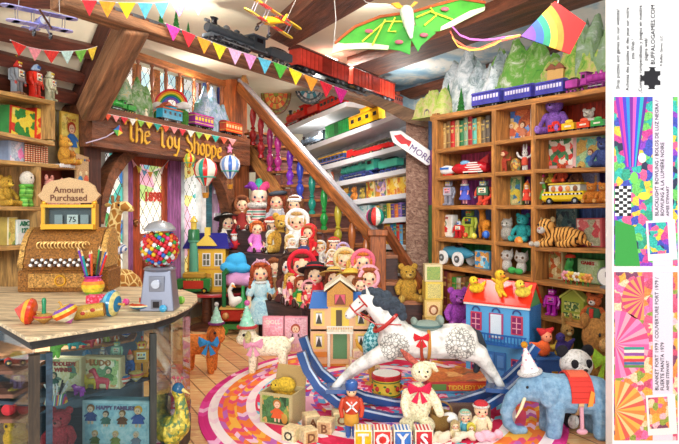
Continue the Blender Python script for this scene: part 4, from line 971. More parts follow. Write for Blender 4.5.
for i in range(12):
    a = i*2.4; b.m(BLK if i % 2 else WHT).cyl((.25*math.cos(a), .25*math.sin(a), .4), (.6*math.cos(a), .4*math.sin(a), .9+.1*(i % 3)), .045, None, 6)
b.build('sticks', None, r)
def minianimal(name, label, px, py, z, h, col, rz=0, neck=.2, cat='toy', group=None, horn=False):
    r = atop(name, label, cat, px, py, z, h, rz, group); m = mt(col, 'g')
    quad(r, ([(-.3, 0, .5), (.3, 0, .5)], [.2, .22]), [([(x, y, .4), (x, y, .06)], [.1, .08]) for x in (-.28, .28) for y in (-.1, .1)], ([(-.42-neck*.3, 0, .62+neck), (-.62-neck*.3, 0, .58+neck)], [.16, .1]), ([(-.3, 0, .55), (-.42-neck*.3, 0, .6+neck)], [.15, .12]), ([(.42, 0, .55), (.6, 0, .35)], [.05, .03], m), None, m, .04); return r
minianimal('toy_hippo', 'purple toy hippo lying below the Tiddledy Winks box', 79, 396, SM, 14, '#9a3aa8', -.4, .02)
minianimal('toy_dinosaur', 'yellow toy dinosaur in front of the Ludo box', 91, 389, SM, 15, '#d8c23c', 0, .3)
minianimal('toy_giraffe', 'pink red toy giraffe in front of the Ludo box', 103, 389, SM, 17, '#d84a5a', 0, .45)
minianimal('toy_dog', 'teal toy dog beside the pink giraffe in the case', 112, 387, SM, 12, '#2aa0b0', 0, .15)
for px, py, cols, lb in ((123, 386, ['#e8dcc0', '#d84a34', '#f0e8d8', '#d84a34', '#3a7ab0'], 'cream and red spinning top on the middle shelf of the case'), (136, 382, ['#e8c04a', '#e8e0c0', '#d8a030', '#c84a34', '#e8d070'], 'yellow spinning top on the middle shelf of the case')):
    r = atop('spinning_top', lb, 'spinning top', px, py, SM, 15, 0, 'tops in the case'); top(r, cols)
r = atop('toy_robot', 'orange yellow toy robot standing at the right inside the glass case', 'robot', 142, 376, SM, 40, .2); robot(r, '#e8a020', '#e8b030', '#e89a1c', '#f4e8c0', '#c83020')
r = atop('clown_cyclist', 'blue and orange toy clown riding a tricycle in the case', 'toy', 130, 379, SM, 28, .3)
b = MB().limb([(0, .1, .4), (0, -.05, .62)], [.14, .12]).limb([(.08, 0, .4), (.1, -.2, .3), (.1, -.22, .12)], [.08, .06, .05]).limb([(-.08, 0, .4), (-.1, -.2, .36), (-.1, -.24, .2)], [.08, .06, .05]).limb([(.1, 0, .6), (.14, -.25, .5)], [.05, .04]).limb([(-.1, 0, .6), (-.14, -.25, .5)], [.05, .04]); b.build('suit', mt('#2a6ab8', 'fab'), r, remesh=.03)
MB().ell((0, -.08, .8), .12).build('head', mt('#f0b890'), r); MB().lathe([(.1, 0), (.02, .2)], (0, -.06, .86), 10).build('hat', mt('#d84a2c'), r)
for x, y, q in ((0, -.3, .2), (-.18, .25, .12), (.18, .25, .12)): MB().torus((x, y, q), q*.85, .025, RY(PI/2), 16, 6).cyl((x-.01, y, q), (x+.01, y, q), q*.3, None, 8).build('wheel', mt('#8a8a92', 'm'), r)
r = atop('toy_robot', 'small pale green toy robot behind the boxes in the case', 'robot', 117, 361, SM+.13, 22, 0); robot(r, '#a8d0b8', '#8ab89a', '#9ac4a8')
r = atop('toy_robot', 'small grey toy robot behind the Ludo box', 'robot', 103, 362, SM+.13, 17, 0); robot(r, '#9a9aa4', '#b0b0b8', '#8a8a94')
ball('blue_ball', 'sky blue ball resting on the Ludo box in the case', 87, 354, fY(360, SM+.13), 4.6, ['#4a9ad8', '#8ac0e8'], 8)
r = atop('teddy_bear', 'rose red teddy bear on the bottom shelf of the display case', 'teddy bear', 61, 452, .2, 46); teddy(r, '#c8404a', '#d86a6a')
r = atop('toy_peacock', 'mosaic peacock with a blue head behind the curved glass end', 'toy', 171, 450, .12, 74, -.2)
quad(r, ([(-.22, 0, .2), (.0, 0, .26), (.12, 0, .34)], [.14, .2, .16]), [([(-.05, -.06, .15), (-.05, -.08, .02)], [.05, .03]), ([(.05, .06, .15), (.05, .06, .02)], [.05, .03])], ([(.1, 0, .8)], [.09]), ([(.12, 0, .35), (.16, 0, .55), (.12, 0, .76)], [.14, .09, .07]), ([(-.2, 0, .2), (-.5, 0, .05)], [.15, .2], mt('#2c5a9a', 'fur')), None, art(9, ['#b8a83c', '#8a8a34', '#d8c24a', '#5a7a4a', '#a8922c'], 26), .02)
MB().ell((.11, -.01, .83), (.085, .075, .09)).build('head', mt('#24608a', 'g'), r); MB().cyl((.17, -.02, .83), (.3, -.05, .79), .03, .004, 8).build('beak', mt('#d8c070'), r)
for a in (-.1, 0, .1): MB().cyl((.1+a*.2, 0, .9), (.1+a*.6, 0, .98), .006, None, 5).ell((.1+a*.6, 0, .98), .022, None, 8, 6).build('crest_feather', mt('#b04a5a'), r)
# seen through the left pane
def ins(name, label, cat, px, py, Y, h, rz=0): return root(name, label, cat, P(px, py, Y), h*Y/F, rz)
lsd = [(18, 365, 3.35), (18, 388, 3.35), (18, 412, 3.35)]
for i, (px, py, Y) in enumerate(lsd):
    p = P(px, py, Y); attach(MB().box((p.x-.05, p.y, p.z-.012), (.3, .22, .02)).build('side_ledge', mt('#8a5a44', 'wood'), None, False), cs)
r = ins('toy_car', 'red and yellow toy car behind the left pane of the case', 'toy car', 18, 365, 3.33, 17, .1)
MB().bbox((0, 0, .3), (1.3, .6, .34), .2).build('body', mt('#d03a28', 'g'), r); MB().bbox((0, 0, .6), (.7, .5, .36), .25).build('cabin', mt('#e8b830', 'g'), r); wheelset(r, (-.4, .4), .2, .33, '#2a2a30')
r = ins('toy_robot', 'lilac toy robot behind the left pane of the case', 'robot', 18, 388, 3.33, 20); robot(r, '#a07ab8', '#c0a0cc', '#8a6aa8', wide=1.3)
r = ins('toy_duck', 'yellow toy duck on cherry red wheels behind the left pane', 'toy', 18, 412, 3.33, 26, .2)
MB().ell((0, 0, .45), (.42, .28, .22)).ell((-.18, -.02, .78), .2).build('body', mt('#e8c850', 'g'), r, remesh=.03); MB().ell((-.4, -.05, .76), (.12, .1, .05)).build('beak', mt('#e07a2c'), r)
for x in (-.28, .28): MB().cyl((x, -.3, .2), (x, -.22, .2), .22, None, 16).build('wheel', mt('#c8202c', 'g'), r)
r = ins('toy_cat', 'yellow cat face toy at the bottom of the left pane', 'toy', 16, 450, 3.33, 36); MB().ell((0, 0, .35), (.35, .25, .35)).ell((0, -.05, .72), (.3, .25, .24)).build('body', mt('#d8b03c', 'fur'), r, remesh=.03); eyes(r, 0, .12, -.28, .76, .04)
for s in (-1, 1): MB().cyl((s*.2, -.02, .85), (s*.25, 0, 1.05), .1, .01, 8).build('ear', mt('#f0e0b0', 'fur'), r)

# on the counter: cash register
p = CP(60, 292); S = p.y/F
r = root('cash_register', 'ornate golden antique cash register with an Amount Purchased sign on the counter', 'cash register', V((p.x+.03, p.y, CH)), S, .06)
BR1 = mt('#a06a2e', 'brassp'); BR2 = mt('#d6a256', 'brassp')
MB().bbox((0, 18, 11), (88, 40, 22), .06).box((0, 18, 23.5), (82, 36, 3)).build('drawer_base', BR1, r)
MB().bbox((-2, -3, 12), (62, 3, 14), .1).build('drawer', mt('#c8944c', 'brassp'), r); MB().torus((-2, -5, 12), 5, 1, RX(PI/2), 14, 6).build('drawer_handle', GOLD, r)
b = MB(); pr = [(-6, 25), (-8, 29), (-4, 38), (-1, 46), (6, 56), (14, 62), (24, 64), (32, 60), (36, 50), (36, 25)]
b.prism([(-36, y, z) for y, z in pr], (72, 0, 0)).build('arched_body', BR1, r)
for s in (-1, 1): MB().prism([(s*37, y, z) for y, z in pr], (s*5, 0, 0)).build('side_cheek', BR2, r)
b = MB()
for j in range(3):
    for i in range(13): b.m(mt('#3a2418') if (i+j) % 2 else WHT).cyl((-27+i*4.5, -5-2.2*j, 32-2.4*j), (-27+i*4.5, -9-2.2*j, 33-2.4*j), 1.5, None, 8)
b.build('keys', None, r); MB().box((0, -7, 28), (64, 8, 2)).build('key_rail', mt('#8a5226', 'wood'), r)
b = MB()
for q in range(14):
    a = q/13*PI*3; b.torus((-22+q*3.4, -3+max(0, (q % 2)), 47), 3.4, .7, RX(PI/2-.3), 12, 5, 0, 4.6)
b.build('scroll_ornament', mt('#e8bc70', 'm'), r)
for s in (-1, 1): MB().box((s*25, 16, 75), (4, 10, 26)).ell((s*25, 14, 89), 3).build('indicator_pillar', GOLD, r)
MB().box((0, 22, 76), (46, 3, 20)).build('indicator_back', mt('#6a6e74'), r)
MB().box((0, 14, 65), (52, 14, 5)).box((0, 14, 86), (52, 14, 3)).build('indicator_rail', GOLD, r)
MB().box((2, 17, 72), (11, 1, 10)).build('price_tab', WHT, r); MB().text('75', Matrix.Translation((2, 16, 69.5)) @ Matrix.Rotation(PI/2, 4, 'X'), 8, .2).build('price', BLK, r)
MB().box((-12, 17, 72), (8, 1, 10)).box((14, 17, 72), (8, 1, 10)).build('blank_tabs', mt('#aab0b4'), r)
MB().prism([(-23, 8, 67), (23, 8, 67), (23, 8, 86), (-23, 8, 86)], (0, .4, 0)).build('indicator_glass', glass(), r)
b = MB(); hs = [(-31, 0), (-27, 4), (-25, 10), (-18, 15), (-8, 17), (0, 19), (8, 17), (18, 15), (25, 10), (27, 4), (31, 0), (27, -5), (24, -8), (0, -9), (-24, -8), (-27, -5)]
b.prism([(x, 12, 97+z*.95) for x, z in hs], (0, 5, 0)).build('sign_board', mt('#e2b884', 'wood'), r, bev=.02)
MB().text('Amount', Matrix.Translation((0, 11.6, 99.5)) @ Matrix.Rotation(PI/2, 4, 'X'), 9, .2, bold=.12).text('Purchased', Matrix.Translation((0, 11.6, 91.3)) @ Matrix.Rotation(PI/2, 4, 'X'), 9, .2, bold=.12).build('lettering', mt('#6a3a1c'), r, False)
# gumball machine
p = CP(160, 309.5); S = p.y/F
r = root('gumball_machine', 'silver gumball machine full of coloured gumballs on the counter end', 'gumball machine', V((p.x, p.y, CH)), S)
SIL = mt('#8d92a2', 'm')
b = MB(); b.add([(-17, -12, 0), (17, -12, 0), (17, 12, 0), (-17, 12, 0), (-13, -9, 40), (13, -9, 40), (13, 9, 40), (-13, 9, 40)], [(0, 1, 5, 4), (1, 2, 6, 5), (2, 3, 7, 6), (3, 0, 4, 7), (0, 3, 2, 1), (4, 5, 6, 7)]); b.build('base', SIL, r, False, bev=1)
MB().box((0, -10.8, 27), (15, 2, 15), RX(.07)).build('coin_plate', mt('#8f93a0', 'm'), r, bev=.5); MB().cyl((0, -11, 27), (0, -15, 27), 4.2, None, 16).box((0, -15.5, 27), (8, 1.5, 1.8)).build('crank', mt('#c4c8d2', 'm'), r)
MB().box((0, -12, 7), (10, 2, 9)).build('chute_frame', mt('#7c808c', 'm'), r); MB().box((0, -13.2, 7), (6, 1, 6)).build('chute_flap', BLK, r)
MB().lathe([(14, 39), (16, 41), (14, 43)], (0, 0, 0), 20).build('globe_ring', SIL, r)
b = MB(); GC = ['#d8202c', '#f0c020', '#2c6ac8', '#f4f0ea', '#2fa04a', '#f07a1c', '#d8202c', '#e83a8a', '#f4f0ea', '#c81e28']
rr = random.Random(3); k = 0
for i in range(210):
    z = -1+2*(i+.5)/210; a = i*2.39996; q = 17.2*math.sqrt(max(0, 1-z*z)); zz = 62+z*17.5
    if zz > 76: continue
    b.m(mt(GC[rr.randrange(10)], 'g')).ell((q*math.cos(a), q*math.sin(a), zz), 2.35, None, 8, 6)
o = b.build('gumballs', None, r); o['kind'] = 'stuff'
MB().ell((0, 0, 62), 15, None, 12, 8).build('gumball_core', mt('#b8302c', 'g'), r)
MB().ell((0, 0, 62), (20, 20, 20.5), None, 24, 16).build('globe', glass('#f8fbfb', .05, 'globe_glass'), r)
MB().lathe([(15, 79), (15.5, 81), (11, 86), (4, 88.5), (1, 89)], (0, 0, 0), 24).build('lid', CHR, r)
# small things on the counter
def oc(name, label, cat, px, py, h, rz=0, group=None): return atop(name, label, cat, px, py, CH, h, rz, group)
r = oc('pencil_vase', 'rainbow striped vase holding coloured pencils beside the cash register', 'vase', 93, 294, 22)
b = MB(); pr = [(.3, 0), (.42, .12), (.5, .3), (.5, .45), (.42, .6), (.33, .72), (.42, .82), (.4, .84), (.3, .72)]
for i, cc in enumerate(('#8ab83c', '#d8c83c', '#f0c030', '#f08a2c', '#e03a6a', '#c03a9a', '#8a3ab0', '#8a3ab0')): b.m(mt(cc, 'g')).lathe(pr[i:i+2], (0, 0, 0), 20)
b.build('vase', None, r)
for i, cc in enumerate(('#d8342c', '#2c6ac8', '#2f9a4a', '#e83a8a', '#f0a020', '#7a3ab0', '#1f9a9a', '#d85a2c', '#3a3a44')):
    a = i*.7; x = .22*math.cos(a); y = .22*math.sin(a); q = V((x, y, .55)); t = V((x*3.0, y*2.2, 1.9+.12*(i % 3)))
    tag(attach(MB().m(mt(cc, 'g')).cyl(q, q.lerp(t, .9), .045, None, 8).m(mt('#e8c898')).cyl(q.lerp(t, .9), t, .045, .01, 8).build('pencil', None, None), r), None, None) if False else MB().m(mt(cc, 'g')).cyl(q, q.lerp(t, .9), .05, None, 8).m(mt('#e8c898')).cyl(q.lerp(t, .9), t, .05, .01, 8).build('colouring_pencil', None, r)
def lay(name, label, px, py, h, cols, tilt, rz=0, group=None, tip='#c89a4a'):
    p = CP(px, py); s = h*p.y/F; o = root(name, label, 'spinning top', p+V((0, 0, s*.46)), s, 0, None, group); top(o, cols, tip)
    o.matrix_basis = Matrix.Translation(p+V((0, 0, s*.47))) @ Matrix.Rotation(rz, 4, 'Z') @ Matrix.Rotation(tilt, 4, 'Y') @ Matrix.Scale(s, 4) @ Matrix.Translation((0, 0, -.5)); return o
lay('spinning_top', 'red and orange wooden top lying at the left front of the counter', 29, 324, 27, ['#d83a20', '#e0401c', '#f0a830', '#d83a20', '#e8581c'], 1.75, .2)
lay('spinning_top', 'top with yellow, orange and purple bands lying on the counter', 65, 324, 25, ['#c060b0', '#f4e8d0', '#e8601c', '#f0c040', '#8a4ab0', '#f0c040'], -.45, .3)
r = oc('spinning_top', 'small tan top with a tall green handle near the counter edge', 'spinning top', 44, 324, 26); b = MB(); b.m(mt('#c89a4a', 'turned')).lathe([(.03, 0), (.36, .22), (.38, .3), (.2, .4)], (0, 0, 0), 18).m(mt('#c03a4a')).lathe([(.38, .27), (.395, .3), (.37, .33)], (0, 0, 0), 18).build('body', None, r); MB().lathe([(.09, .38), (.07, .6), (.09, .9), (.05, 1.0)], (0, 0, 0), 10).build('handle', mt('#1f8a5a', 'g'), r)
lay('spinning_top', 'large blue banded wooden top lying below the pencil vase', 112, 316, 27, ['#1f6a8a', '#2a8ab8', '#6ac0d8', '#2a8ab8', '#e0d48a', '#1f7aa8'], 1.65, -.15)
r = oc('wooden_whistle', 'fat yellow wooden rattle lying on the counter below the register', 'toy', 89, 320, 14, .25); b = MB(); b.m(mt('#c8a03c', 'turned')).cyl((-1, 0, .5), (1, 0, .72), .5, None, 18).m(mt('#b03a2c')).ell((.3, -.46, .75), (.18, .08, .14)).ell((-.35, -.46, .55), (.18, .08, .14)).m(mt('#8a5a1c')).cyl((.98, 0, .717), (1.08, 0, .73), .5, .4, 18).build('barrel', None, r)
r = oc('gift_box', 'crimson patterned box lying beside the pencil vase on the counter', 'box', 97, 303, 10, .1); MB().bbox((0, 0, .4), (1.8, 1.2, .8), .06).build('box', art(12, ['#d8204a', '#e83a6a', '#c81e3a', '#f080a0'], 6), r)
r = oc('spinning_top', 'flat painted humming top in front of the gumball machine', 'spinning top', 140, 310.5, 12); b = MB(); pr = [(.1, 0), (.75, .25), (.95, .4), (.9, .5), (.55, .62), (.2, .66)]
for i, cc in enumerate(('#2c6a9a', '#3a8ab8', '#e8d8a0', '#d8502c', '#f0e0b0')): b.m(mt(cc, 'g')).lathe(pr[i:i+2], (0, 0, 0), 20)
b.build('body', None, r); MB().lathe([(.08, .62), (.06, 1.0), (.1, 1.05)], (0, 0, 0), 8).build('handle', mt('#c83a2c', 'g'), r)
ball('marble', 'pink ball on the counter beside the blue top', 126, 302, fY(305, CH), 3.6, ['#e83a8a', '#f070b0'], 6, 'small balls on the counter')
ball('marble', 'blue ball on the counter in front of the gumball machine', 163, 308.5, fY(312, CH), 3.8, ['#3a9ac8', '#5ab8e0'], 6, 'small balls on the counter')
ball('marble', 'green ball on the counter right of the gumball machine', 181, 300, fY(304, CH), 4, ['#6ab83c', '#9ad05a'], 6, 'small balls on the counter')
r = oc('gift_box', 'small white present box in the middle of the counter top', 'box', 77, 316, 9, -.3); MB().bbox((0, 0, .5), (1.3, 1, 1), .04).build('box', WHT, r); MB().box((0, 0, .5), (.15, 1.02, 1.02)).build('ribbon', mt('#3a9a4a'), r)
# giraffe behind the counter
r = root('toy_giraffe', 'tall spotted toy giraffe with a blue frill collar beside the entrance', 'toy giraffe', P(113, 345, 5.9), 1*5.9/F, 0)
def gmat():
    s = N('giraffe_coat'); vo = s.n('ShaderNodeTexVoronoi', feature='DISTANCE_TO_EDGE'); vo.inputs['Scale'].default_value = .14; s.l(s.coord(), vo.inputs['Vector'])
    s.l(s.ramp(vo.outputs['Distance'], [(.06, '#f2d890'), (.12, '#b0742c')]), s.b.inputs['Base Color']); s.b.inputs['Roughness'].default_value = .9; return s.m
quad(r, ([(-2, 0, 62), (6, 14, 60), (8, 26, 56)], [15, 15, 13]), [([(-8, -4, 55), (-8, -6, 30), (-8, -6, -17)], [7, 5, 5]), ([(6, -4, 55), (7, -6, 30), (7, -6, -17)], [7, 5, 5]), ([(2, 24, 50), (2, 26, -17)], [7, 5]), ([(14, 24, 50), (14, 26, -17)], [7, 5])], ([(6, -6, 137), (16, -10, 139), (22, -11, 136)], [6.5, 5, 3.5]), ([(-2, -2, 68), (0, -4, 95), (3, -5, 120), (5, -5, 134)], [11, 8.5, 6.5, 6]), None, None, gmat(), 1.3)
MB().torus((1, -4, 96), 10, 4, RX(.15), 24, 8).build('collar', stripes(['#5a78b0', '#e8e8f0'], .35), r)
for s in (-1, 1): MB().limb([(4+s*2, -5, 141), (4+s*3, -4, 148)], [1.2, 1.8]).build('horn', mt('#8a5a2c'), r); MB().ell((1+s*5, -3+s*0, 140), (3.4, 1.4, 2)).build('ear', mt('#d8b060', 'fur'), r)
MB().ell((11, -15, 140), 1.3, None, 8, 6).build('eye', BLK, r)
dz = r.location.z/(5.9/F); r.location.z = 0
for o in list(C.objects):
    if o.parent is r: o.data.transform(Matrix.Translation((0, 0, dz)))

# ---------------------------------------------------------------- wall shelves at the left
def bxs(sh, name, label, cat, key, px, w_px, h_px, side, artm, inset=.16, d=.1, group=None, rz=0, **kw):
    o, x = sh.loc(key, px, inset); s = o.y/F; fac = abs(sh.d.x-sh.d.y*(px-CX)/F); r = root(name, label, cat, o+V((0, 0, .001)), 1, rz, x, group); picbox(r, w_px*s/fac, h_px*s, d, side, artm, **kw); return r
for px, cols, lb, kw in ((17, ('#8a8e94', '#c8342c', '#7a7e84'), 'grey tin robot with a red head standing at the left end of the wall shelves', {}), (35, ('#d8301c', '#d8301c', '#c82818'), 'tall red robot with a silver blue helmet on top of the wall shelves', dict(dome='#9ab0cc')), (50, ('#c8c8a8', '#d8d8b8', '#b0b090'), 'small pale green tin robot at the right end of the shelf top', {})):
    r = LS_.put('tin_robot', lb, 'robot', 'a', px, {17: 40, 35: 40, 50: 34}[px], .07, .25, 'robots on top of the wall shelves'); robot(r, cols[0], cols[1], cols[2], feet='#8a5a3a' if px == 17 else None, eye='#f0d040', **kw)
YG = art(21, ['#f0d030', '#e8c82c', '#2f8a3c', '#f0d848', '#d83a2c', '#f4e070'], 16)
bxs(LS_, 'toy_box', 'green and yellow toy box with red base at the left of the shelf', 'box', 'b', 22, 26, 31, '#2f8a3c', YG, .15, group='boxes on the upper wall shelf', border='#c8341c')
bxs(LS_, 'toy_box', 'red boxed toy between the green and the yellow boxes on the wall shelf', 'box', 'b', 40, 11, 33, '#c8301c', art(22, ['#d8341c', '#e04424', '#b82414', '#f0c848'], 12), .13, group='boxes on the upper wall shelf', border='#d8341c')
bxs(LS_, 'toy_box', 'narrow cream and green box with blue ovals at the shelf end', 'box', 'b', 48.5, 7, 31, '#2f9a4a', art(23, ['#e8dca0', '#5a6a9a', '#e8d890', '#d8b83c'], 16), .1, group='boxes on the upper wall shelf', border='#3a9a4a')
bxs(LS_, 'puzzle_box', 'pink flowered box on the second wall shelf', 'box', 'c', 16, 15, 21, '#8a9ab8', art(24, ['#e85aa0', '#b8c4d8', '#f08ac0', '#9aa8c8', '#e8e0ec'], 18), .14, border='#a8b4cc')
for i in range(9):
    px = 26+i*2.6; r = LS_.put('striped_tin', 'orange and cream striped stick in the row on the second wall shelf', 'stick', 'c', px, 19-.2*i, .1, 0, 'striped sticks on the wall shelf'); MB().lathe([(.05, 0), (.06, .02), (.06, .97), (.05, 1)], (0, 0, 0), 10).build('stick', stripes(['#c85a2c', '#f0d8b0', '#a83a24'], 9, 2), r)
r = LS_.put('soft_toy', 'honey yellow toy leaning at the left end of the third wall shelf', 'soft toy', 'd', 5, 32, .16); teddy(r, '#d8a83c')
r = LS_.put('soft_toy', 'green scarecrow doll with a round pale face on the third wall shelf', 'soft toy', 'd', 26, 37, .05, .2)
b = MB().ell((0, 0, .35), (.2, .16, .24))
for s in (-1, 1): b.limb([(s*.15, 0, .5), (s*.31, -.08, .36)], [.08, .07]).limb([(s*.1, 0, .2), (s*.13, -.05, .05)], [.1, .08])
b.build('suit', stripes(['#6ab43c', '#8ad05a', '#4a9a34'], 8, 2), r); MB().ell((0, -.02, .75), (.2, .18, .21)).build('head', mt('#d8d0c0', 'fab'), r); eyes(r, 0, .07, -.18, .78, .025); MB().torus((0, 0, .56), .14, .05, None, 16, 6).build('ruff', mt('#5aa83c', 'fab'), r)
for px, lb, h in ((49, 'left pink pig soft toy on the third wall shelf', 30), (64, 'right pink pig soft toy beside the palette board', 27)):
    r = LS_.put('soft_toy', lb, 'soft toy', 'd', px, h, .02, .2, 'pink pigs'); teddy(r, '#e89a8a', '#f0b0a0', '#d87a6a', earh=1.3)
bxs(LS_, 'game_box', 'yellowish game box at the left of the fourth wall shelf', 'box', 'e', 11.5, 9, 28, '#b8a04a', art(25, ['#d8c46a', '#8a9a4a', '#c8b05a'], 14), .12)
bxs(LS_, 'game_box', 'white box with blue and green letters on the fourth wall shelf', 'box', 'e', 22.5, 14, 25, '#7ab0b8', art(26, ['#e8f0ee', '#d0e4e0', '#e8f0ee'], 14), .1, border='#e8f2f0', title='ABC|123', tcol='#2a7a5a', ts=.26)
# boards fixed to the wall beside the shelves
ps = root('picture_board', 'large yellow picture board of a red haired child in a blue coat', 'picture', WL.at(71, 156, .12), WL.at(71, 156, .12).y/F, 0, WL.d)
picbox(ps, 30, 43, 2, '#c8a03c', art(27, ['#f0d870', '#e8c858', '#f4e088', '#c8b85a', '#f0d870'], .12), border='#e0b848', title='Play and|Stories', tcol='#b8422c', ts=.1)
figure(ps, -1, 4, 30, '#b83a1c', '#2a6ab0', -1.8)
pb = root('palette_board', 'pale wooden palette board with a row of paint dots under the yellow picture', 'board', WL.at(83.5, 190, .05), WL.at(83, 190, .05).y/F, 0, WL.d)
b = MB(); b.prism([(-11, 0, 0), (11, 0, 0), (11, 0, 22), (8, 0, 25), (11, 0, 33), (-11, 0, 36), (-11, 0, 20)], (0, 2, 0)).build('board', mt('#d8b080', 'wood'), pb, False)
for i, cc in enumerate(('#a83a2c', '#8a3a6a', '#c8a03c', '#3a5a8a', '#8a4a2c', '#b85a3a')): MB().cyl((-8+i*3.2, -.5, 30), (-8+i*3.2, .5, 30), 1.2, None, 10).build('paint_dot', mt(cc), pb)
b = MB(); b.m(mt('#3a7aa8')).ell((-5, -.3, 8), (4, .6, 6)).m(mt('#c85a3a')).ell((4, -.3, 10), (3.5, .6, 5)).m(mt('#e8d0a0')).ell((-5, -.4, 16), (2.4, .6, 2.4)).ell((4, -.4, 17), (2.2, .6, 2.2)).build('painted_children', None, pb)
r = LS_.put('teddy_bear', 'golden teddy bear sitting on a lace mat below the yellow picture', 'teddy bear', 'c', 64, 30, .02, .25); teddy(r, '#d89a34', '#e8b858')
r2 = LS_.put('teddy_bear', 'small amber bear cub beside the golden teddy on the lace mat', 'teddy bear', 'c', 72, 15, -.01, .1); teddy(r2, '#b8762c')
o, x = LS_.loc('c', 66, .0); r = root('lace_mat', 'white lace mat under the golden teddy on the wall shelf', 'mat', o+V((0, 0, .004)), 1, 0, x); b = MB()
for i in range(7): b.ell((-.09+i*.03, -.015, -.012), (.018, .008, .02), None, 8, 6)
b.box((0, .04, -.001), (.2, .1, .004)).build('lace', WHT, r)
bunting('wall_bunting', 'slack string of six mixed pennants below the purlins at the left', [(10, 40), (27, 47), (42, 50), (60, 51.5), (74, 51), (87, 49.5), (97, 46.5)], ['#d8322c', '#e8909a', '#d8322c', '#bfe0dc', '#7ac04a', '#f0c83c'], 12.5, lambda a: SL.at(a, 48, -.25).y)
r = put('biplane', 'lilac toy biplane hanging from the sloped ceiling at the upper left', 'toy plane', 38, 30, 3.6, 48, -.8); biplane(r, '#7a7ac8', '#a8a4dc', '#8a88cc', '#d8d8e0')
for s in (-.4, .4): MB().cyl((.1, s, .34), (.1, s*.9, 1.5), .004, None, 5).build('hanging_thread', WHT, r)
# ---------------------------------------------------------------- model landscape on the shop sign
SBA, SBB = WE.at(92, 104, -.42), WE.at(250, 139, -.42)
def on_sb(px, inset=.1):
    q = WE.at(px, HY, -.42+inset); t = (q-V((SBA.x, SBA.y, q.z))).dot(WE.d)/((SBB-SBA).dot(WE.d)); return V((q.x, q.y, SBA.z+(SBB.z-SBA.z)*t+.004)), SBB-SBA
def hill(r, w, d, h, seed, mat, peaks=3, tunnel=True, tx=0.0):
    """Model mountain: a lumpy ridge of width w, depth d, height h, with a tunnel mouth at the front."""
    rr = random.Random(seed); pk = [((k+.5)/(peaks+3)*w*.92-w*.46+rr.uniform(-.04, .04)*w, rr.uniform(-.2, .25)*d, rr.uniform(.5, .95)*h, rr.uniform(.1, .17)*w) for k in range(peaks+3)]; pk[(peaks+3)//2] = (rr.uniform(-.1, .1)*w, 0, h, .16*w)
    nx, ny = 34, 11; vs = []
    for j in range(ny):
        for i in range(nx):
            x = (i/(nx-1)-.5)*w; y = (j/(ny-1)-.5)*d; e = max(0, 1-(abs(x)/(w*.5))**6)*max(0, 1-(abs(y)/(d*.5))**4)
            z = max(ph*math.exp(-((x-a)/s)**2*.7-((y-c)/(d*.55))**2) for a, c, ph, s in pk)
            vs.append((x, y, max(0, (z+h*.1+rr.uniform(-.07, .07)*h)*min(1, e*2.2))))
    fs = [(j*nx+i, j*nx+i+1, (j+1)*nx+i+1, (j+1)*nx+i) for j in range(ny-1) for i in range(nx-1)]
    rim = list(range(nx))+[k*nx+nx-1 for k in range(1, ny)]+[(ny-1)*nx+i for i in range(nx-2, -1, -1)]+[k*nx for k in range(ny-2, 0, -1)]
    k = len(vs); vs += [(vs[i][0], vs[i][1], 0) for i in rim]; m = len(rim)
    fs += [(rim[i], rim[(i+1) % m], k+(i+1) % m, k+i) for i in range(m)]+[tuple(k+i for i in range(m))]
    MB().add(vs, fs).build('mountain', mat, r)
    if tunnel:
        a = [(tx+.07*w*math.cos(t*PI/10), -d*.46, .09*w+.07*w*math.sin(t*PI/10)) for t in range(11)]; q = [(tx-.07*w, -d*.46, 0)]+a[::-1]+[(tx+.07*w, -d*.46, 0)]
        MB().prism(q, (0, d*.1, 0)).build('tunnel_mouth', BLK, r)
        MB().tube([(x, y-.004, z) for x, y, z in q], .014*w, 6).build('tunnel_arch', mt('#8a8a86', 'fur'), r)
def hillmat(seed, cols, sc_=5):
    s = N('model_scenery_%d' % seed); n = s.noise(s.coord(loc=(seed, 0, 0)), sc_, 6, .7, .8); s.l(s.ramp(n.outputs['Fac'], [(.3+.4*i/(len(cols)-1), c) for i, c in enumerate(cols)]), s.b.inputs['Base Color'])
    s.b.inputs['Roughness'].default_value = .9; s.bump(n.outputs['Fac'], .8, .03); return s.m
def sbthing(name, label, cat, px, h, inset=.1, rz=0, group=None):
    o, x = on_sb(px, inset); return root(name, label, cat, o, h*o.y/F, rz, x, group)
r = sbthing('model_mountain', 'green model mountain with a tunnel at the left of the sign beam', 'model scenery', 134, 1, .26); hill(r, 48, 14, 37, 4, hillmat(1, ['#2f6a2c', '#5a8a3a', '#7a9a70', '#a8b4a0', '#c8a03c'], .12), 3, True, -3)
r = sbthing('model_mountain', 'blue green model mountain with a tunnel at the right of the sign beam', 'model scenery', 212, 1, .26); hill(r, 52, 15, 42, 8, hillmat(2, ['#3a6a44', '#6a9a8a', '#8aa4c4', '#b8c8d8', '#5a8a5a'], .12), 4, True, 12)
o, x = on_sb(171, .24); r = root('rainbow_ornament', 'rainbow arch with two white clouds standing over the shop sign', 'ornament', o, o.y/F)
for i, cc in enumerate(('#d8203c', '#f08a2c', '#f4d83c', '#3a9a4a', '#2c6ac0', '#8a5ab8')): MB().torus((0, 0, 20), 16-1.8*i, 1.0, RX(PI/2), 24, 8, 0, PI).build('rainbow_band', mt(cc, 'g'), r)
for s in (-1, 1): MB().ell((s*13, -1, 20), (5.5, 4, 4)).ell((s*9, -2, 19), (4.5, 4, 3.2)).ell((s*17, -1, 19), (4, 3, 3)).build('cloud', mt('#f0f2f4'), r, remesh=.5)
MB().lathe([(17, 0), (18, 8), (17, 14), (12, 17), (3, 18)], (0, 0, 0), 18, None, 1, .35).build('grass_base', mt('#4a8a34', 'fur'), r)
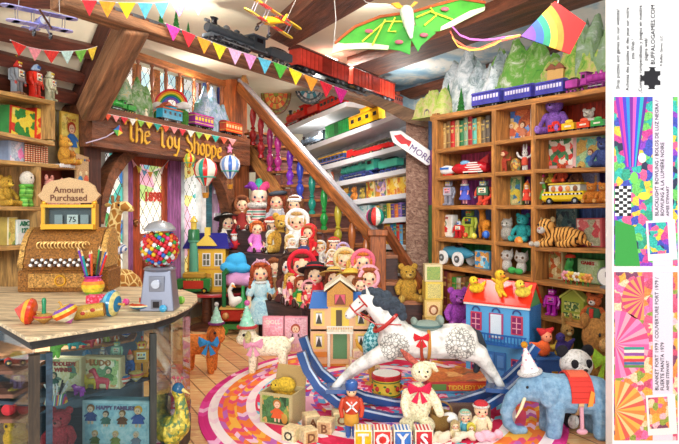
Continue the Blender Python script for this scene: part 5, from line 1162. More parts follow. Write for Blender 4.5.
r = sbthing('toy_locomotive', 'green toy train engine at the left end of the shop sign', 'toy train', 121, 38, .1); loco(r, '#2f9a3a', '#2a6a30', brass='#d8a83c')
r = sbthing('toy_boxcar', 'sky blue toy rail car on the shop sign', 'toy train', 169.5, 31, .1, 0, 'coaches on the shop sign'); wagon(r, '#2a9ac0', 'caboose', '#b85a34', '#1a6a8a', .3)
r = sbthing('toy_coach', 'purple and yellow toy coach on the shop sign', 'toy train', 201, 32, .1, 0, 'coaches on the shop sign'); wagon(r, '#9a2a98', 'coach', '#c03aa0', '#f0c83c', .3, win='#f0d040')
r = sbthing('toy_coach', 'orange red toy coach at the right end of the shop sign', 'toy train', 231, 30, .1, 0, 'coaches on the shop sign'); wagon(r, '#e0502c', 'coach', '#c83a2c', '#f0b83c', .3, win='#f0d8a0')
r = sbthing('toy_figure', 'small pale figure beside the green engine on the sign', 'toy', 146, 9, .08); MB().lathe([(.2, 0), (.22, .3), (.12, .6), (.05, .65)], (0, 0, 0), 10).ell((0, 0, .8), .17).build('figure', mt('#e8dcc0'), r)
r = sbthing('orange_ball', 'orange ball at the far left of the shop sign', 'ball', 109, 4, .15); MB().ell((0, 0, 1), 1).build('shell', mt('#e85a2c', 'g'), r)
r = sbthing('model_house', 'little brown model house with an orange roof behind the blue rail car', 'model house', 166, 1, .2)
MB().box((0, 0, 9), (9, 6, 18)).build('walls', mt('#c8904a'), r); MB().prism([(-6, -4, 18), (6, -4, 18), (0, -4, 22)], (0, 8, 0)).build('roof', mt('#b8522c'), r)
cols7 = ['#2fa89a', '#e8583a', '#f09090', '#d83040', '#e8e4d8', '#8ac04a', '#e8c83c']
bunting('sign_bunting', 'string of small mixed pennants along the top edge of the shop sign', [(95+i*8.3, 111.5+i*1.68) for i in range(18)], [cols7[i % 7] for i in range(17)], 6.5, lambda a: WE.at(a, 120, -.46).y)

# ---------------------------------------------------------------- trains and trees on the high track
def brthing(name, label, cat, px, L, group=None, inset=.125, rz=0):
    o, x = on_br(px, inset); 
    return root(name, label, cat, o, L, rz, x, group)
def brlen(x0, x1): return (on_br(x1)[0]-on_br(x0)[0]).length
r = brthing('steam_locomotive', 'black steam locomotive with tender leading the train on the high track', 'toy train', 260, brlen(219, 303)); loco(r, '#3a4048', '#5a626c', brass='#8a9098', big=3); tsize(r, 25, 0.37)
r = brthing('toy_boxcar', 'first red boxcar behind the black tender on the high track', 'toy train', 329, brlen(304, 354), 'red boxcars'); wagon(r, '#c03a2e', 'box', '#5a2a24', h=.3); tsize(r, 22, 0.41)
r = brthing('toy_boxcar', 'second red boxcar near the pillar end of the high track', 'toy train', 377.5, brlen(356, 399), 'red boxcars'); wagon(r, '#c8402e', 'box', '#5a2a24', h=.32); tsize(r, 21, 0.43)
r = brthing('toy_caboose', 'short dull red caboose at the end of the high track', 'toy train', 404, brlen(400, 409)); wagon(r, '#9a4a3c', 'caboose', '#6a3a30', h=.5); tsize(r, 13, 0.72)
for px, h, lb in ((178, 15, 'left of three small model pines on the high track'), (193, 18, 'tallest middle pine of the three on the high track'), (205, 12, 'smallest right pine of the three on the high track')):
    o, x = on_br(px, .22); r = root('model_pine', lb, 'model tree', o, h*o.y/F*1.35, 0, None, 'model pines'); pine(r)
top_ = [(72, -8), (90, -6), (107, -2), (127, 1), (146, 2), (163, 2), (184, 0), (205, -2)]
bunting('ceiling_bunting', 'string of big pennants across the top edge of the photo from red to pale pink', [(81, 0), (98, 1), (117, 2.5), (137, 3), (154, 3.5), (170, 2), (189, 1), (208, -2)], ['#d8323c', '#f0a02c', '#f4d024', '#5ab0cc', '#62b8d4', '#e888c0', '#eeb0cc'], 16, lambda a: 4.35)
bunting('track_bunting', 'long string of bright pennants hanging below the high track', [(165, 23), (180.5, 29.5), (196, 36), (211.5, 42), (227, 47.5), (242.5, 52.5), (257, 57), (272, 61.5), (287.5, 67), (303, 74), (318.5, 80), (333, 86), (348, 91)], ['#e83a9a', '#e02838', '#f0982c', '#f0d02c', '#f0b4dc', '#e898d4', '#5ab8d8', '#4ab03a', '#f4d424', '#f0982c', '#e0203a', '#e8289a'], 15, lambda a: BR.at(a, 50, -.06).y)

# ---------------------------------------------------------------- dartboards
def dartboard(name, label, px, py, rpx, Y, c1, c2, rim, squash=.75):
    o = P(px, py, Y); S = rpx*Y/F; r = root(name, label, 'dartboard', o, S); M = RX(PI/2)
    MB().lathe([(1, -.06), (1, .0), (.98, .04), (.78, .05), (.76, .02), (0, .02), (0, -.06)], (0, 0, 0), 40, M, squash, 1).build('rim', mt(rim, 'g'), r)
    b = MB()
    for k, (r0, r1) in enumerate(((.16, .46), (.5, .74))):
        for i in range(20):
            b.m(mt(c1[(i+k) % len(c1)]))
            a0, a1 = 2*PI*i/20, 2*PI*(i+1)/20; b.prism([(squash*r0*math.cos(a0), -.055, r0*math.sin(a0)), (squash*r1*math.cos(a0), -.055, r1*math.sin(a0)), (squash*r1*math.cos(a1), -.055, r1*math.sin(a1)), (squash*r0*math.cos(a1), -.055, r0*math.sin(a1))], (0, .03, 0))
    b.build('segments', None, r, False); MB().cyl((0, -.07, 0), (0, -.02, 0), .12, None, 16).build('bullseye', mt(c2, 'g'), r)
    n = MB().torus((0, -.04, 0), .87, .015, M, 40, 6, sx=squash)
    for i in range(20): n.ell((squash*.87*math.cos(i*PI/10), -.05, .87*math.sin(i*PI/10)), (.05, .02, .05), None, 8, 5)
    n.build('number_ring', mt(c2), r)
dartboard('dartboard', 'orange and yellow dartboard on the cream wall above the stairs', 276, 94, 20.5, 10.3, ['#e8682c', '#f0c060', '#e0542c', '#c8a83c'], '#8a9a3a', '#8a5a34')
dartboard('dartboard', 'pale blue and black dartboard right of the orange one', 310, 84, 20, 10.1, ['#d8f0f4', '#3aa0b8', '#e8f4f4', '#6ac0d0'], '#e8f0f0', '#3a4a54', .8)

# ---------------------------------------------------------------- grey shelves behind the stairs
def tput(name, label, cat, key, x0, x1, rz=0, group=None, inset=.14, rise=0):
    a, _ = TS.loc(key, x0, inset); b, x = TS.loc(key, x1, inset); L = (b-a).length; return root(name, label, cat, (a+b)/2+V((0, 0, .002)), L, rz, x, group)
r = tput('toy_locomotive', 'red toy locomotive on the topmost grey shelf', 'toy train', 'a', 288, 322); loco(r, '#d8241c', '#c8201c', brass='#e0b040', wheelc='#7a2018'); tsize(r, 19, 0.37)
r = tput('toy_coach', 'long red toy coach behind the red locomotive on the top grey shelf', 'toy train', 'a', 323, 346); wagon(r, '#d0281c', 'coach', '#b01c18', '#a81c18', .3); tsize(r, 13, 0.41)
r = tput('toy_locomotive', 'dark toy locomotive at the left of the second grey shelf', 'toy train', 'b', 302, 328); loco(r, '#5a6a7c', '#3a4048', brass='#9aa4b0', tender=False); tsize(r, 14, 0.37)
r = tput('toy_boxcar', 'green toy boxcar on the second grey shelf', 'toy train', 'b', 328, 351); wagon(r, '#2a9a4a', 'box', '#1f6a38', h=.5); tsize(r, 15, 0.61)
r = tput('toy_caboose', 'yellow toy caboose at the right of the second grey shelf', 'toy train', 'b', 352, 383); wagon(r, '#f0b41c', 'caboose', '#e0a018', h=.36); tsize(r, 19, 0.62)
r = tput('toy_locomotive', 'blue and yellow toy diesel engine on the third grey shelf', 'toy train', 'c', 321, 347); wagon(r, '#4a5a9a', 'coach', '#e8b030', '#e8b030', .28); tsize(r, 9, 0.39)
r = tput('toy_truck', 'long red toy ladder truck on the third grey shelf', 'toy truck', 'c', 349, 392)
MB().bbox((0, 0, .11), (.98, .14, .1), .1).bbox((-.42, 0, .18), (.14, .13, .1), .2).build('body', mt('#d8282a', 'g'), r); b = MB()
for i in range(14): b.box((-.3+i*.055, 0, .2+.004*i), (.012, .1, .012))
b.cyl((-.34, -.05, .195), (.46, -.05, .26), .01, None, 6).cyl((-.34, .05, .195), (.46, .05, .26), .01, None, 6).build('ladder', mt('#8a9a8a', 'm'), r); wheelset(r, (-.36, .1, .36), .045, .07, '#2a2a30'); tsize(r, 12, .26)
r = tput('model_bridge', 'grey green model trestle standing behind the red ladder truck', 'model bridge', 'c', 352, 396, inset=.3); b = MB()
b.box((0, 0, .3), (1, .1, .03)).box((0, 0, .2), (1, .1, .02))
for i in range(12): b.cyl((-.48+i*.087, 0, 0), (-.48+(i+.5)*.087, 0, .3), .012, None, 6).cyl((-.48+(i+1)*.087, 0, 0), (-.48+(i+.5)*.087, 0, .3), .012, None, 6)
b.build('trestle', mt('#6a7a70', 'm'), r); tsize(r, 14, .32)
r = tput('toy_locomotive', 'large green and blue toy steam locomotive on the fourth grey shelf', 'toy train', 'd', 342, 402); loco(r, '#3fa890', '#3a4a7a', brass='#3a5a6a', wheelc='#3a4a8a', big=4); tsize(r, 20, 0.37)
r = TS.put('toy_windmill', 'small white toy windmill at the left of the fourth grey shelf', 'toy windmill', 'd', 332, 20, .1)
MB().lathe([(.16, 0), (.1, .55), (.08, .6)], (0, 0, 0), 12).build('tower', mt('#c86a4a'), r); b = MB()
for a in range(4): b.box((.24*math.cos(a*PI/2+.7), -.14, .58+.24*math.sin(a*PI/2+.7)), (.46, .02, .13), RY(-(a*PI/2+.7)))
b.cyl((0, -.16, .58), (0, -.0, .58), .04, None, 8).build('sails', WHT, r)
for px, h, cc, lb in ((341, 17, '#e89a34', 'orange figure at the left end of the fifth grey shelf'), (347, 14, '#f0b04a', 'small amber figure second from the left on the fifth grey shelf'), (355, 14, '#e88a3a', 'orange bear figure beside the amber one on the fifth grey shelf'), (363, 12, '#b8a04a', 'olive figure before the boxes on the fifth grey shelf')):
    r = TS.put('toy_figure', lb, 'toy', 'e', px, h, .1, 0, 'figures on the grey shelf'); teddy(r, cc, stand=True)
r = TS.put('toy_tub', 'dark teal tub under the small amber figure', 'tub', 'e', 347, 8, .06); MB().lathe([(.5, 0), (.6, .9), (.5, .92), (.4, .6)], (0, 0, 0), 14).build('tub', mt('#2a6a7a', 'g'), r)
TA = [art(31, ['#e8c84a', '#d8883a', '#f0e0b0', '#b8542c', '#8a9a4a'], 21), art(32, ['#f0c848', '#e8b034', '#f4e0a0', '#d87a3a'], 21), art(33, ['#d8a8c0', '#8a7ab0', '#e8d0b0', '#c8842c', '#6a8a5a'], 21)]
for px, w, h, k, lb in ((371, 8, 21, 0, 'narrow olive picture box in the row on the fifth grey shelf'), (382, 11, 21, 2, 'lilac picture box in the row on the fifth grey shelf'), (393, 10, 22, 1, 'tall golden picture box on the fifth grey shelf'), (403, 10, 18, 1, 'yellow box with a red mark next to the pillar')):
    bxs(TS, 'picture_box', lb, 'box', 'e', px, w, h, '#c8a04a', TA[k], .14, .1, 'picture boxes on the grey shelf', border='#e8d8a0')
def books(sh, key, x0, x1, n, h0, cols, label, group, inset=.1, jit=.12, depth=.16):
    w = (x1-x0)/n
    for i in range(n):
        px = x0+w*(i+.5); o, x = sh.loc(key, px, inset); s = o.y/F; a, _ = sh.loc(key, x0+w*i, inset); b, _ = sh.loc(key, x0+w*(i+1), inset)
        ordn = ('first', 'second', 'third', 'fourth', 'fifth', 'sixth', 'seventh', 'eighth', 'ninth', 'tenth', 'eleventh', 'twelfth')[i]
        nm, cc = cols[i % len(cols)]
        r = root('book', '%s book, %s from the left %s' % (nm, ordn, label), 'book', o+V((0, 0, .001)), 1, 0, x, group)
        book(r, (b-a).length*.93, h0*s*(1+R.uniform(-jit, jit)), depth, cc)
BCOL = [('olive brown', '#8a7a4a'), ('tan', '#b8945a'), ('brown', '#8a6a44'), ('red', '#c8302c'), ('beige', '#c8b080'), ('green', '#2f7a4a'), ('sage', '#8aa88a'), ('crimson', '#b0343a'), ('pale teal', '#6ac0b0'), ('ochre', '#c89a4a'), ('dull brown', '#7a6a54'), ('grey brown', '#6a6058')]
bxs(TS, 'picture_box', 'pale box with teal letters on the sixth grey shelf', 'box', 'f', 365, 10, 15, '#a8d0d0', art(34, ['#d8e8e4', '#8ac0c4', '#e8f0ec'], 21), .1, .08, border='#e0ece8')
books(TS, 'f', 372, 406, 9, 15, [('teal', '#4a9a9a'), ('amber', '#d8a03c'), ('grey', '#9a9a8a'), ('green', '#3a7a4a'), ('yellow', '#e0c03c'), ('purple', '#6a4a8a'), ('orange', '#d8742c'), ('lilac', '#8a6ab0'), ('navy', '#34406a')], 'on the sixth grey shelf', 'books on the sixth grey shelf')
books(TS, 'g', 384, 406, 7, 22, [('orange', '#e08a2c'), ('yellow', '#e8c83c'), ('blue', '#3a7ac0'), ('teal', '#2a9a9a'), ('red', '#c8342c'), ('pale blue', '#6ab0d8'), ('brown', '#8a5a34')], 'on the shelf beside the newel ball', 'books beside the newel post')
books(TS, 'h', 386, 406, 6, 22, [('dark green', '#3a5a44'), ('brown', '#6a4a34'), ('grey green', '#6a7a6a'), ('tan', '#a88a5a'), ('dark brown', '#4a3a30'), ('olive', '#6a6a3a')], 'on the lowest grey shelf', 'books on the lowest grey shelf')

# ---------------------------------------------------------------- scenery and train on the bookcase
def bkt(name, label, cat, px, h, inset=.14, rz=0, group=None): return BK.put(name, label, cat, 'T', px, h, inset, rz, group)
GRM = hillmat(5, ['#2f6a30', '#5a9a3a', '#6a9a40', '#a8b890', '#d8dcd8'], .08)
for px, w, h, sd, lb, mm, tun in ((434, 48, 26, 21, 'bright green and cream model hill with a tunnel at the pillar end of the bookcase top', hillmat(6, ['#8ab03a', '#a4bc50', '#c8c088', '#b88a6a'], .12), True), (474, 80, 62, 33, 'snowy grey model mountain above the left bookcase column', hillmat(7, ['#4a7a4a', '#8a9aa0', '#b8c4cc', '#dde2e6', '#7a8a94'], .09), False), (522, 90, 64, 36, 'long green model mountain with snow above the middle bookcase columns', GRM, False), (570, 90, 58, 47, 'green model hills with brown houses above the right bookcase column', hillmat(8, ['#3a7a34', '#6aa03c', '#a8b85a', '#c8b080', '#5a8a4a'], .08), False), (610, 70, 84, 52, 'tall grey green model mountain at the far right of the bookcase top', hillmat(9, ['#3a6a3c', '#7a9a6a', '#8aa08a', '#c4ccc8'], .08), False)):
    o, x = BK.loc('T', px, .38 if not tun else .16); r = root('model_mountain', lb, 'model scenery', o+V((0, 0, .002)), o.y/F, 0, x, 'model mountains on the bookcase'); hill(r, w, 34 if not tun else 20, h, sd, mm, 4, tun, 0)
for px, h, lb, dy in ((448, 30, 'tallest pine beside the tunnel on the bookcase top', .3), (461, 24, 'second pine from the tunnel on the bookcase top', .3), (482, 20, 'pine behind the last blue coach', .36), (570, 24, 'pine behind the purple engine on the bookcase', .4)):
    r = bkt('model_pine', lb, 'model tree', px, h*1.05, dy-.12, 0, 'pines on the bookcase'); pine(r, '#2c7a30')
for px, lb in ((552, 'left brown model house among the hills on the bookcase'), (560, 'right brown model house among the hills on the bookcase')):
    r = bkt('model_house', lb, 'model house', px, 1, .22, .3, 'model houses'); MB().box((0, 0, 15), (8, 6, 30)).build('walls', mt('#d8a860'), r); MB().prism([(-6, -4, 30), (6, -4, 30), (0, -4, 36)], (0, 8, 0)).build('roof', mt('#8a4a2c'), r)
def bkl(x0, x1, key='T', inset=.1): a, _ = BK.loc(key, x0, inset); b, x = BK.loc(key, x1, inset); return (a+b)/2+V((0, 0, .003)), (b-a).length, x
for x0, x1, lb in ((474, 503, 'last blue coach, nearest the pines, of the bookcase train'), (506, 534, 'middle blue coach of the bookcase train'), (537, 566, 'first blue coach right behind the purple engine')):
    o, L, x = bkl(x0, x1); r = root('toy_coach', lb, 'toy train', o, L, 0, x, 'blue coaches on the bookcase'); wagon(r, '#4a48b0', 'coach', '#5a58c0', '#3a3890', .34, win='#d8d4f0', nwin=9); tsize(r, 15, .45)
o, L, x = bkl(567, 612); r = root('toy_locomotive', 'purple toy locomotive pulling blue coaches on the bookcase top', 'toy train', o, L*1.0, PI, x); loco(r, '#a83a9a', '#8a2a80', brass='#d060b8', wheelc='#5a2058'); tsize(r, 22, .37)

# ---------------------------------------------------------------- planes and kites under the ceiling
r = put('biplane', 'orange and yellow toy biplane hanging above the black locomotive', 'toy plane', 271, 26, 4.6, 46, PI-.9); biplane(r, '#f0a820', '#f4c42c', '#e0381c', '#5a5a60'); r.rotation_euler.rotate_axis('X', .35); r.rotation_euler.rotate_axis('Y', -.3)
r.matrix_basis = r.matrix_basis.copy()
for s in (-.3, .3): MB().cyl((.1, s, .34), (.1, s, 1.6), .004, None, 5).build('hanging_thread', WHT, r)
def k2(pts, Yf): return [P(a, c, Yf(a, c)) for a, c in pts]
r = root('moth_kite', 'big green luna moth kite with white edged wings under the ceiling', 'kite', P(408, 30, 4.9)); KY = lambda a, c: 4.9+.002*abs(a-408)
def sail(name, pts, col, thick=.012, dy=0):
    q = [p+V((0, dy, 0)) for p in k2(pts, KY)]; return attach(MB().prism(q, (0, thick, 0)).build(name, mt(col), None, False), r)
GRN = '#3ea425'
LWING = [(407, 13), (380, 17), (355, 27), (341, 38), (335, 44), (332, 54), (345, 50), (366, 49), (388, 50), (400, 36)]
RWING = [(413, 12), (437, 5), (460, -1), (485, 3), (484, 11), (465, 20), (452, 27), (440, 31), (428, 32), (416, 25)]
for nm, pts in (('left_wing', LWING), ('right_wing', RWING)): sail(nm, pts, GRN)
sail('left_wing_edge', [(335, 44), (332, 54), (345, 50), (366, 49), (388, 50), (389, 46), (366, 43), (345, 44), (338, 43)], '#e2e6bc', .006, -.012)
sail('right_wing_edge', [(484, 11), (465, 20), (452, 27), (440, 31), (441, 27), (455, 19), (470, 11), (485, 7)], '#e2e6bc', .006, -.012)
sail('lower_wing', [(404, 26), (392, 40), (387, 49), (400, 51), (410, 55), (411, 40)], '#2f9826', .012, -.01); sail('lower_wing', [(413, 25), (424, 28), (436, 33), (421, 46), (418, 52), (411, 40)], '#2f9826', .012, -.01)
for pts, cc in (((LWING[0:5]), '#b85a2c'), (RWING[0:4], '#b85a2c')): attach(MB().tube([p+V((0, -.01, 0)) for p in k2(pts, KY)], .012, 6).build('leading_spar', mt(cc), None), r)
for a, c in ((369, 31), (445, 9), (399, 42), (424, 35)): attach(MB().ell(P(a, c, KY(a, c)-.03), (.035, .01, .018)).build('eye_spot', mt('#b05a68'), None), r)
b = MB()
for pts in ([(405, 22), (385, 22), (362, 42)], [(385, 20), (380, 30), (372, 46)], [(395, 18), (388, 32), (396, 32)], [(416, 18), (430, 12), (452, 20)], [(430, 8), (436, 16), (424, 26)]): b.tube([p+V((0, -.016, 0)) for p in k2(pts, KY)], .008, 5)
attach(b.build('wing_veins', mt('#e0f040'), None), r)
attach(MB().limb([P(406.5, 12, 4.86), P(409, 24, 4.86), P(411, 37, 4.86)], [.055, .045, .015]).build('body', mt('#d8e8d0', 'fab'), None), r)
for s, q in ((-1, [(405, 9), (398, 3), (391, 4), (397, 9)]), (1, [(409, 8), (414, 2), (418, 3), (412, 8)])): sail('antenna', q, '#e8a82c', .02, -.02)
for pts in ([(333, 52), (336, 20), (334, -6)], [(402, 10), (366, 2), (355, -8)]): attach(MB().tube(k2(pts, KY), .003, 4).build('kite_line', WHT, None), r)
rkite = r = root('rainbow_kite', 'rainbow striped diamond kite with a red tip and trailing ribbons', 'kite', P(521, 36, 4.3)); KY = lambda a, c: 4.3-.0015*(a-521)
ex, ey = 521, 36; e1, e2 = (555, 1), (570, 54); tipc = (586, 23)
a1 = math.atan2(e1[1]-ey, e1[0]-ex); a2 = math.atan2(e2[1]-ey, e2[0]-ex); rad = [0, 15, 23, 30, 36.5, 43]
for i, cc in enumerate(('#7a4ab0', '#3a62b8', '#2a9a72', '#f0e03c', '#f0902c')):
    ang = [a1+(a2-a1)*j/12 for j in range(13)]; r0, r1 = rad[i], rad[i+1]
    pts = [(ex+r1*math.cos(t), ey+r1*math.sin(t)) for t in ang]+([(ex+r0*math.cos(t), ey+r0*math.sin(t)) for t in ang[::-1]] if r0 else [(ex, ey)])
    sail('sail_band', pts, cc)
sail('sail_band', [(ex+43*math.cos(t), ey+43*math.sin(t)) for t in [a1+(a2-a1)*j/12 for j in range(13)]]+[e2, tipc, e1], '#e0201c')
attach(MB().tube([p+V((0, .02, 0)) for p in k2([(521, 36), tipc], KY)], .008, 6).tube([p+V((0, .025, 0)) for p in k2([(553, 2), (570, 53)], KY)], .008, 6).build('spars', mt('#8a5a34'), None), r)
for pts, cc in (([(521, 36), (508, 40), (498, 42), (488, 46), (478, 50), (466, 48), (455, 41), (450, 32)], '#e85a3c'), ([(521, 36), (505, 39), (495, 45), (482, 50), (470, 51), (458, 47), (452, 38)], '#f0a83c'), ([(521, 36), (506, 38), (494, 40), (483, 41), (470, 40), (460, 36), (452, 27)], '#c05ab8')):
    p = k2(pts, KY); b = MB()
    for u, v in zip(p[:-1], p[1:]): b.prism([u, v, v+V((0, 0, .014)), u+V((0, 0, .014))], (0, .006, 0))
    attach(b.build('tail_ribbon', mt(cc), None, False), r)

# ---------------------------------------------------------------- balloons, round table, yellow dollhouse
for px, py, Y, h, cols, lb, bs in ((205.5, 198, 7.0, 40, ['#d8302c', '#f4ecd8', '#f4ecd8', '#d8302c', '#e8e0c8', '#2f9a86'], 'red and cream hot air balloon with a wicker basket by the entrance', True), (189, 174, 7.2, 21, ['#e8b82c', '#d83a2c', '#f4d84a', '#8ab04a'], 'small yellow and red hot air balloon at the door top', True), (230, 189, 7.2, 34, ['#3a6ac0', '#dce4f4', '#7aa0dc', '#e8eef8'], 'blue and white striped hot air balloon below the sign', True)):
    r = put('hot_air_balloon', lb, 'toy balloon', px, py, Y, h); balloon(r, cols, bs); MB().cyl((0, 0, 1), (0, 0, 1.05), .004, None, 5).build('hanging_loop', WHT, r)
tb = P(207, 292, 7.75); TZ = tb.z
r = root('round_table', 'low round display table with a red rim under the yellow dollhouse', 'table', V((tb.x, tb.y, 0)))
MB().lathe([(.0, TZ-.04), (.44, TZ-.04), (.44, TZ), (0, TZ)], (0, 0, 0), 40, None, 1, .5).build('tabletop', mt('#8a5a34', 'wood'), r); MB().torus((0, 0, TZ-.02), .44, .022, None, 40, 6, sy=.5).build('rim', mt('#b83a44', 'g'), r)
MB().lathe([(.25, 0), (.2, .04), (.07, .08), (.06, TZ-.08), (.16, TZ-.04)], (0, 0, 0), 20).build('pedestal', WOODD, r)
r = root('dollhouse', 'yellow dollhouse with a dark blue roof on the round table by the entrance', 'dollhouse', V((P(206, 292, 7.75).x, 7.78, TZ+.001)), 7.78/F)
Y1 = mt('#e8b428'); Y2 = mt('#f0cc50')
MB().box((0, 10, 22), (38, 20, 44)).build('walls', Y1, r, False)
MB().prism([(-23, -3, 43), (23, -3, 43), (18, 10, 57), (-18, 10, 57)], (0, 0, 1.2)).prism([(-23, 23, 43), (23, 23, 43), (18, 10, 57), (-18, 10, 57)], (0, 0, 1.2)).prism([(-23, -3, 43), (-18, 10, 57), (-23, 23, 43)], (1, 0, 0)).prism([(23, -3, 43), (18, 10, 57), (23, 23, 43)], (-1, 0, 0)).build('roof', mt('#2c2c80', 'g'), r, False)
MB().prism([(-11, -4, 46), (11, -4, 46), (0, -4, 57)], (0, 8, 0)).build('gable', Y2, r, False); MB().box((0, 5, 60), (5, 5, 8)).build('chimney', Y2, r, False)
for x in (-12, 0, 12):
    for z in (32, 12):
        if x == 0 and z == 12: continue
        MB().m(WHT).box((x, -.5, z), (8, 1, 13)).m(mt('#6a6a5a', 'g')).box((x, -1.1, z), (6, .6, 11)).m(WHT).box((x, -1.5, z), (.8, .5, 11)).box((x, -1.5, z), (6, .5, .8)).build('window', None, r, False)
MB().m(mt('#c88a2c')).box((0, -.6, 9), (9, 1.2, 18)).m(GOLD).ell((2.6, -1.6, 9), .8, None, 8, 5).build('door', None, r, False)
MB().box((0, 9, .8), (42, 24, 1.6)).box((0, 10, 22.5), (39.5, 21, 1.6)).build('plinth', mt('#d89a2c'), r, False)
r = root('toy_truck', 'green and red toy delivery truck lettered Stores before the yellow dollhouse', 'toy truck', V((P(193, 290, 7.58).x, 7.6, TZ+.001)), 7.58/F)
MB().bbox((0, 5, 4), (33, 11, 4), .1).bbox((0, 5, 10), (33, 10, 10), .08).build('body', mt('#2f7a3a', 'g'), r, False); MB().box((0, -.6, 9), (20, 1, 8)).build('red_panel', mt('#c03a2c', 'g'), r, False); MB().bbox((0, 5, 18), (22, 9, 6), .2).build('roof_load', mt('#b8902c'), r, False)
MB().text('STORES', Matrix.Translation((0, -.9, 12)) @ Matrix.Rotation(PI/2, 4, 'X'), 4.4, .1).build('lettering', mt('#f0d860'), r, False)
for x in (-11, 11): MB().m(BLK).cyl((x, -1.2, 3), (x, 1.5, 3), 3, None, 14).m(mt('#e0b83c', 'm')).cyl((x, -1.5, 3), (x, -1, 3), 1.4, None, 10).build('wheel', None, r)
r = root('toy_lighthouse', 'slim pale green toy lighthouse in front of the yellow dollhouse', 'toy lighthouse', V((P(192, 285, 7.66).x, 7.55, TZ+.001)), 7.6/F)
MB().lathe([(5.5, 0), (4, 50), (5.5, 51), (5.5, 53), (0, 53)], (0, 16, 0), 16).build('tower', mt('#5aa88a'), r); MB().lathe([(6, 53), (6, 62), (5, 64)], (0, 16, 0), 12).build('gallery', mt('#2f7a4a', 'g'), r); MB().lathe([(3, 64), (3, 71), (4.5, 71.5), (.4, 78)], (0, 16, 0), 12).build('lantern', mt('#e0c050', 'g'), r)
attach(MB().tube([P(555, 20, 4.3), P(560, -10, 4.3), V((P(560, 0, 4.3).x, 4.3, 3.5))], .003, 4).build('kite_line', WHT, None), rkite)
# ---------------------------------------------------------------- the crowd of dolls on tiered stands
def Ys(px):
    lo, hi = -.5, 1
    for _ in range(40):
        m = (lo+hi)/2; p = T0.lerp(T1, m); c = p.x/p.y*F+CX
        if c > px: lo = m
        else: hi = m
    return T0.lerp(T1, lo).y
TIER = {'4': (.22, 1.24), '3': (.56, .97), '2': (1.0, .45), 'r3': (.22, .84), 'r2': (.56, .62), 'r1': (.92, .5)}
def stand(name, label, x0, x1, keys):
    r = root(name, label, 'display stand', V((P((x0+x1)/2, 300, Ys((x0+x1)/2)-.6).x, Ys((x0+x1)/2)-.6, 0)))
    for k, xa, xb in keys:
        off, z = TIER[k]; a = P(xa, 300, Ys(xa)-off); b = P(xb, 300, Ys(xb)-off); d = (b-a); d.z = 0; n = V((-d.y, d.x, 0)).normalized(); n = n if n.y > 0 else -n
        q = [V((p.x, p.y, 0)) for p in (a-n*.2, b-n*.2, b+n*.12, a+n*.12)]
        attach(MB().prism(q, (0, 0, z-.001)).build('step', mt('#4a3634', 'wood'), None, False, frame(q[0], d)), r)
stand('tiered_stand', 'dark stepped stand carrying the left crowd of dolls', 225, 318, (('4', 226, 305), ('3', 226, 312), ('2', 264, 316)))
stand('tiered_stand', 'dark stepped stand carrying the right crowd of bonneted dolls', 318, 376, (('r3', 314, 350), ('r2', 314, 372), ('r1', 312, 372)))
def dput(label, tier, px, hpy, rz=0, dy=0, group='dolls on the tiered stands', name='doll', cat='doll', hz=.76, dz=0):
    off, z = TIER[tier]; Y = Ys(px)-off+dy; base = HY+(HC-z-dz)*F/Y; h = max(14, (base-hpy)/hz)
    p = P(px, base, Y); return root(name, label, cat, V((p.x, Y, z+dz+.001)), h*Y/F, rz+math.atan2(p.x, Y)*-.6, None, group)
def D(label, tier, px, hpy, hair, dress, hat=None, hatc=None, rz=0, dy=0, **kw):
    r = dput(label, tier, px, hpy, rz, dy); doll(r, hair, dress, hat=hat, hatc=hatc, **kw); return r
D('pale doll in a brown red hooded cloak at the far left of the top tier', '4', 242, 204, '#6a3a24', '#8a2420', 'hood', '#9a5a34', .1, -.28)
D('clown doll with a purple, teal and pink jester hat and ruff', '4', 259, 196, None, '#c85a5a', 'jester', '#8a3ab0', 0, dm=stripes(['#c8484a', '#e8d8d0', '#2f9a86', '#e8d8d0'], 9, 2), skin='#f6d0b8')
D('auburn doll in a dark beret and grey dress on the top tier', '4', 277, 201, '#8a3a1c', '#b0b0b8', 'beret', '#3a4450', -.1, .0)
D('nurse doll in a white apron beside the stair balusters', '4', 295, 204, '#7a4a2c', '#e8e8ec', 'cap', '#f4f0ec', -.2, .05, apron='#f6f4f0')
D('doll in a black wide hat and white suit at the left edge of the crowd', '3', 228, 222, '#3a2418', '#e8e4d4', 'brim', '#2a241e', .2, .1)
r = dput('golden teddy bear sitting among the dolls on the second tier', '3', 283, 222, -.1, .08, None, 'teddy_bear', 'teddy bear'); teddy(r, '#c89a3c', '#e0b858')
D('baby doll in a white bonnet and gown sitting right of the golden teddy', '3', 298, 221, '#c8a060', '#f2f0ea', 'bonnet', '#f4f2ec', -.2, .06)
D('doll in a bright red dress with white cuffs beside the stairs', '3', 309, 232, '#a85a34', '#d01c24', 'hood', '#d8242a', -.3, 0)
D('little doll in a striped teal and red outfit below the beret doll', '3', 272, 225, '#a83a28', '#c84a4a', 'cap', '#c8302c', 0, .1, dm=stripes(['#3aa890', '#e8e8e0', '#c83a44'], 10, 2))
D('ginger ballerina doll in a pink dress with long bare legs', '3', 257, 228, '#c8642c', '#d878c8', None, None, .15, -.2, trim='#e890d4', locks=False)
D('blond baby doll in a tan romper left of the boxed babies', '3', 290, 240, '#d8a850', '#d8b478', 'bonnet', '#e0c890', 0, -.12)
D('large cloth doll in a cream smock in the middle of the second tier', '3', 272, 236, '#d8c8a8', '#d8d4bc', 'bonnet', '#e0dcc8', 0, -.1)
r = dput('small santa doll leaning on the blue cushion', '3', 234, 236, .2, -.12, 'santa dolls', 'santa_doll', 'doll', .7); santa(r)
r = dput('larger santa doll right beside the ginger ballerina', '3', 246, 232, .1, -.04, 'santa dolls', 'santa_doll', 'doll', .7); santa(r, '#b81c28')
